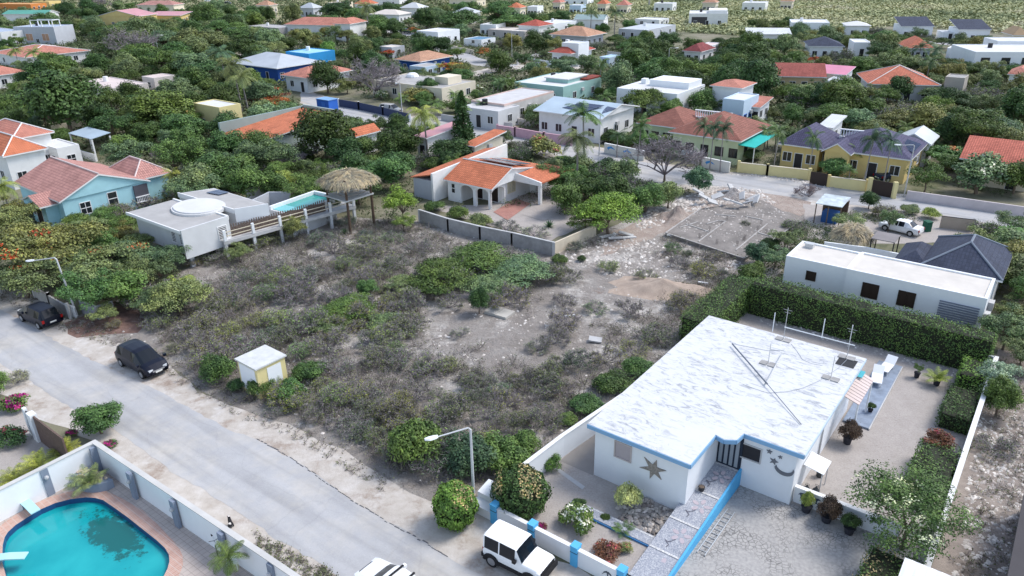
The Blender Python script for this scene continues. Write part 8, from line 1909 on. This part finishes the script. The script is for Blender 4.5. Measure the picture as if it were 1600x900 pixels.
TW = mat_stuff('dry scrub stems', [(.25, (.12, .10, .09)), (.42, (.21, .18, .165)), (.55, (.30, .265, .245)), (.68, (.40, .375, .36)), (.8, (.25, .22, .16))], .35, .45)
TWL = mat_stuff('scrub leaves', [(.3, (.09, .12, .06)), (.5, (.15, .17, .08)), (.65, (.23, .22, .12)), (.8, (.14, .19, .07))], .3, .45)
LOTS = [(250, 470), (330, 405), (480, 345), (560, 345), (655, 350), (797, 385), (866, 400), (935, 372), (1040, 372), (1165, 412), (1200, 440), (1150, 480), (1105, 500), (910, 665), (830, 725), (740, 760), (680, 765), (640, 752), (600, 735), (560, 705), (500, 675), (450, 650), (380, 636), (330, 606), (270, 562), (190, 520)]
XY = px_sample(LOTS, 8200); nz_ = vnoise(XY[:, 0], XY[:, 1], .45) + .5 * vnoise(XY[:, 0] + 9, XY[:, 1], 1.3); pxs, pys = proj(XY[:, 0], XY[:, 1], np.zeros(len(XY)))
clear = np.exp(-(((pxs - 730) / 130) ** 2 + ((pys - 520) / 50) ** 2)) * .75 + np.exp(-(((pxs - 960) / 110) ** 2 + ((pys - 440) / 60) ** 2)) * 1.0 + np.exp(-(((pxs - 890) / 60) ** 2 + ((pys - 520) / 60) ** 2)) * .7
keep = (nz_ - clear * 1.7 + rng.normal(size=len(XY)) * .22) > -.30; XY = XY[keep]
tufts('dry_scrub', XY, .25, .95, 18, .012, TW, 'dense dry grey brown thorn scrub covering the rubble lot', 'dry scrub', .6, TWL)
XY = px_sample([(0, 445), (60, 462), (110, 490), (180, 520), (270, 560), (330, 612), (380, 640), (450, 660), (500, 680), (560, 715), (600, 742), (640, 765), (600, 770), (540, 735), (450, 680), (380, 655), (300, 610), (200, 550), (100, 520), (0, 470)], 500)
tufts('dry_grass', XY, .1, .3, 12, .012, TW, 'sparse dry grass along the edge of the verge', 'dry grass', .3, TWL)
XY = px_sample([(400, 832), (510, 890), (620, 960), (480, 930), (400, 850)], 260); tufts('dry_grass', XY, .08, .25, 14, .012, TW, 'dry grass at the foot of the pool wall beside the street', 'dry grass', .6, TWL)
XY = px_sample([(1560, 560), (1640, 580), (1700, 900), (1470, 905), (1530, 700)], 500); tufts('dry_grass', XY, .1, .45, 14, .012, TW, 'dry scrub on the stony slope right of the boundary wall', 'dry scrub', .4, TWL)
# stones
def stones(name, XY, smin, smax, m, label, cat):
    n = len(XY); s = rng.uniform(smin, smax, n) * rng.uniform(.5, 1, n); base = np.array([[1, 0, 0], [.2, .9, 0], [-.9, .4, 0], [-.5, -.8, 0], [.5, -.8, 0], [.1, .05, .75]]); V = np.repeat(base[None], n, 0) * (1 + rng.normal(size=(n, 6, 3)) * .22) * s[:, None, None]
    a = rng.uniform(0, 6.28, n); ca, sa = np.cos(a)[:, None], np.sin(a)[:, None]; x = V[..., 0] * ca - V[..., 1] * sa; y = V[..., 0] * sa + V[..., 1] * ca; V = np.stack([x + XY[:, :1], y + XY[:, 1:], np.maximum(V[..., 2], -.01)], 2).reshape(-1, 3)
    tri = np.array([[0, 1, 5], [1, 2, 5], [2, 3, 5], [3, 4, 5], [4, 0, 5]]); F = (tri[None] + np.arange(n)[:, None, None] * 6).reshape(-1, 3)
    return tag(link(name, mesh_np(name, V, F, [m])), label, cat, kind='stuff')
STN = mat_stuff('limestone pieces', [(.3, (.30, .26, .24)), (.5, (.50, .46, .42)), (.7, (.70, .67, .63))], .8, .35)
XY = px_sample(LOTS, 5200); k = rng.random(len(XY)) < .35 + .6 * (vnoise(XY[:, 0] + 4, XY[:, 1] - 7, .5) > .1); stones('limestone_rubble', XY[k], .05, .18, STN, 'scattered pale limestone rubble on the lot floor', 'rubble')
XY = px_sample([(1085, 300), (1130, 290), (1190, 298), (1215, 320), (1160, 330), (1100, 325), (1060, 345), (1000, 360), (985, 340), (1040, 320)], 1400); stones('concrete_debris', XY, .08, .35, STN, 'broken pale concrete debris beside the foundation slab', 'rubble')
XY = px_sample([(880, 375), (1000, 372), (1160, 410), (1150, 440), (950, 430), (860, 410)], 900); stones('limestone_rubble', XY, .06, .28, STN, 'pale rubble strip below the foundation slab', 'rubble')
XY = px_sample([(1185, 492), (1337, 534), (1504, 580), (1500, 592), (1337, 545), (1185, 504)], 240); stones('border_rocks', XY, .08, .2, STN, 'row of pale rocks at the foot of the tall hedge', 'rocks')
XY = px_sample([(1530, 640), (1640, 640), (1680, 900), (1490, 900)], 1500); stones('slope_rubble', XY, .05, .2, STN, 'pale stones on the slope right of the boundary wall', 'rubble')
XY = px_sample([(1130, 272), (1200, 278), (1300, 296), (1310, 286), (1200, 272)], 400); stones('verge_stones', XY, .08, .25, STN, 'stones along the far verge of the second street', 'rubble')
# big slabs in the debris heap
for i, (x, y, a, w) in enumerate([(1120, 305, 20, 1.6), (1135, 312, 60, 1.9), (1150, 318, -20, 1.5), (1160, 305, 75, 1.7), (1100, 308, 5, 1.8), (1142, 296, 100, 1.5), (1175, 308, 40, 2.0), (1182, 312, 65, 1.6), (1112, 316, 30, 1.7), (1130, 298, -15, 1.4), (1168, 316, 10, 1.3), (1090, 300, -5, 1.6)]):
    p = P(x, y, .9); o = tag(MB().prism([(-w / 2, -.3), (w / 2, -.35), (w / 2 * .9, .35), (-w / 2 * .8, .3)], 0, .16).build('concrete_fragment', LCONC), ['leftmost', 'second', 'third', 'fourth', 'fifth', 'sixth', 'seventh', 'eighth', 'ninth', 'tenth', 'eleventh', 'rightmost'][sorted([1120, 1135, 1150, 1160, 1100, 1142, 1175, 1182, 1112, 1130, 1168, 1090]).index(x)] + ' broken concrete plate from the left in the debris heap', 'fragment', 'concrete plates of the debris heap'); o.location = (p.x, p.y, .75 + .1 * (i % 3)); o.rotation_euler = (R(rnd.uniform(-35, 35)), R(rnd.uniform(-35, 35)), R(a))
# low green undergrowth of the gardens and the far scrub
def cover(name, poly, n, smin, smax, hgt, m, label, cat, leafn=26, ls=.16, mask=True, roads=True):
    XY = px_sample(poly, n)
    if mask: XY = XY[house_mask(XY, .6)]
    if roads:
        k = np.ones(len(XY), bool)
        for i in range(0, len(RPX), 2): k &= (XY[:, 0] - RPX[i]) ** 2 + (XY[:, 1] - RPY[i]) ** 2 > 4.6 ** 2
        XY = XY[k]
    n = len(XY); s = rng.uniform(smin, smax, n); C = np.repeat(np.concatenate([XY, np.zeros((n, 1))], 1), leafn, 0); S_ = np.repeat(s, leafn); d = sphere_dirs(n * leafn); d[:, 2] = np.abs(d[:, 2])
    q = C + d * S_[:, None] * np.array([1, 1, hgt]) * rng.uniform(.6, 1, (n * leafn, 1)); V, F = leafquads(q, d + rng.normal(size=d.shape) * .5 + [0, 0, .4], ls * S_ * rng.uniform(.7, 1.3, n * leafn), ls * S_ * .6)
    return tag(link(name, mesh_np(name, V, F, [m])), label, cat, kind='stuff')
UG = mat_stuff('undergrowth', [(.3, (.05, .075, .035)), (.45, (.085, .12, .05)), (.6, (.14, .165, .08)), (.75, (.22, .22, .14))], .08, .45)
cover('undergrowth', [(-40, 60), (420, 40), (700, 45), (1000, 75), (1250, 90), (1640, 100), (1680, 250), (1450, 245), (1200, 200), (1000, 235), (800, 195), (620, 150), (480, 140), (440, 240), (330, 280), (100, 250), (-40, 200)], 11000, .8, 2.3, .75, UG, 'low green undergrowth filling the gardens and wood belts', 'undergrowth', leafn=22, ls=.17)
cover('undergrowth', [(400, 190), (640, 205), (700, 225), (640, 260), (660, 330), (600, 350), (500, 330), (380, 290), (260, 330), (200, 330), (260, 240)], 700, .6, 1.3, .6, UG, 'low bushes around the plunge pool and thatched tower', 'undergrowth', ls=.12)
cover('undergrowth', [(860, 240), (1000, 270), (1090, 290), (1010, 330), (930, 345), (870, 330), (880, 280)], 420, .5, 1.1, .6, UG, 'low bushes behind the cream garden wall', 'undergrowth', ls=.12)
cover('undergrowth', [(0, 330), (120, 330), (300, 410), (260, 470), (180, 480), (60, 440), (0, 420)], 500, .5, 1.2, .7, UG, 'low thicket behind the left street verge', 'undergrowth', ls=.12)
cover('undergrowth', [(1275, 335), (1400, 330), (1440, 345), (1340, 352), (1250, 420), (1170, 470), (1150, 460), (1200, 400), (1250, 350)], 420, .4, .9, .7, UG, 'tangled low bushes between the foundation slab and the neighbour', 'undergrowth', ls=.12)
cover('undergrowth', [(1545, 350), (1700, 360), (1760, 560), (1570, 540), (1600, 440)], 300, .4, 1.0, .7, UG, 'low bushes at the right edge', 'undergrowth', ls=.12)
cover('undergrowth', [(430, 165), (540, 192), (640, 208), (800, 230), (940, 280), (900, 300), (780, 240), (640, 240), (440, 205)], 700, .5, 1.4, .8, UG, 'garden bushes along the near side of the second street', 'undergrowth', ls=.13)
# garden planting around every house
gp = []
for (O, u, v, w, d, z) in HB:
    if O.y < 75 or O.y > 330: continue
    for k in range(int((w + d) * 1.5)):
        t_ = rng.random(); off = rng.uniform(.7, 3.2); q = O + (u * (w * rng.random()) - v * off if t_ < w / (w + d) else u * (w + off) + v * (d * rng.random())); gp.append((q.x, q.y))
gp = np.array(gp); gp = gp[rng.random(len(gp)) < .7]; _ps = px_sample; px_sample = lambda poly, n: gp
cover('garden_planting', None, 0, .5, 1.15, 1.2, UG, 'low garden shrubs planted along the house walls', 'garden plants', leafn=40, ls=.13, roads=True)
px_sample = _ps
XY = px_sample([(1050, 362), (1165, 398), (1240, 346), (1190, 318), (1100, 330)], 420); o = stones('slab_debris', XY, .04, .16, STN, 'small rubble scattered over the foundation slab', 'rubble'); o.location.z = .35
SC = mat_stuff('sunlit scrub', [(.3, (.16, .19, .10)), (.43, (.29, .32, .16)), (.55, (.43, .43, .23)), (.7, (.46, .42, .32))], .018, .2)  # dry yellow-green scrub, lightened in colour so the far ground looks sunlit
cover('far_undergrowth', [(-100, -14), (860, -14), (900, 30), (780, 45), (420, 40), (-100, 70)], 9000, 1.4, 3.2, .8, UG, 'dark green wood and gardens along the top left', 'wood', leafn=16, ls=.2)
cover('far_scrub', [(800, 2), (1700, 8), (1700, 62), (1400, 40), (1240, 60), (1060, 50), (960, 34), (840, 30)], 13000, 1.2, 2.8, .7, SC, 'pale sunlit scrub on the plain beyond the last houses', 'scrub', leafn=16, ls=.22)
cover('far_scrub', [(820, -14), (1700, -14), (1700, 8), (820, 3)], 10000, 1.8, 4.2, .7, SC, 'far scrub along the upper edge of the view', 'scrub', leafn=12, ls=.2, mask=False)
# corrugated roof and dark building cut by the bottom right corner
h = House('white corrugated roof at the bottom right corner beside the boundary wall', (1480, 1000), (1510, 1015), (1560, 975), 2.4, name='shed', cat='shed', w=3.0, d=3.5); h.box('wall', .1, h.w - .1, .1, h.d - .1, 0, 2.3, GREYW); h.pitched(mat_metalroof('white corrugated sheet', (.72, .73, .75)), .3, 'mono')
p = P(1588, 830, 3); t = thing('building', 'dark edge of a blue grey building at the bottom right border', 'building', (p.x, p.y, 0), YAW); MB().box(.3, 6, -9, 6, 0, 2.9).build('wall', W((.18, .22, .30), 'dark blue wall'), t); MB().box(0, 6.3, -9.3, 6.3, 2.903, 3.1).build('roof', W((.06, .055, .06), 'dark roof edge'), t)
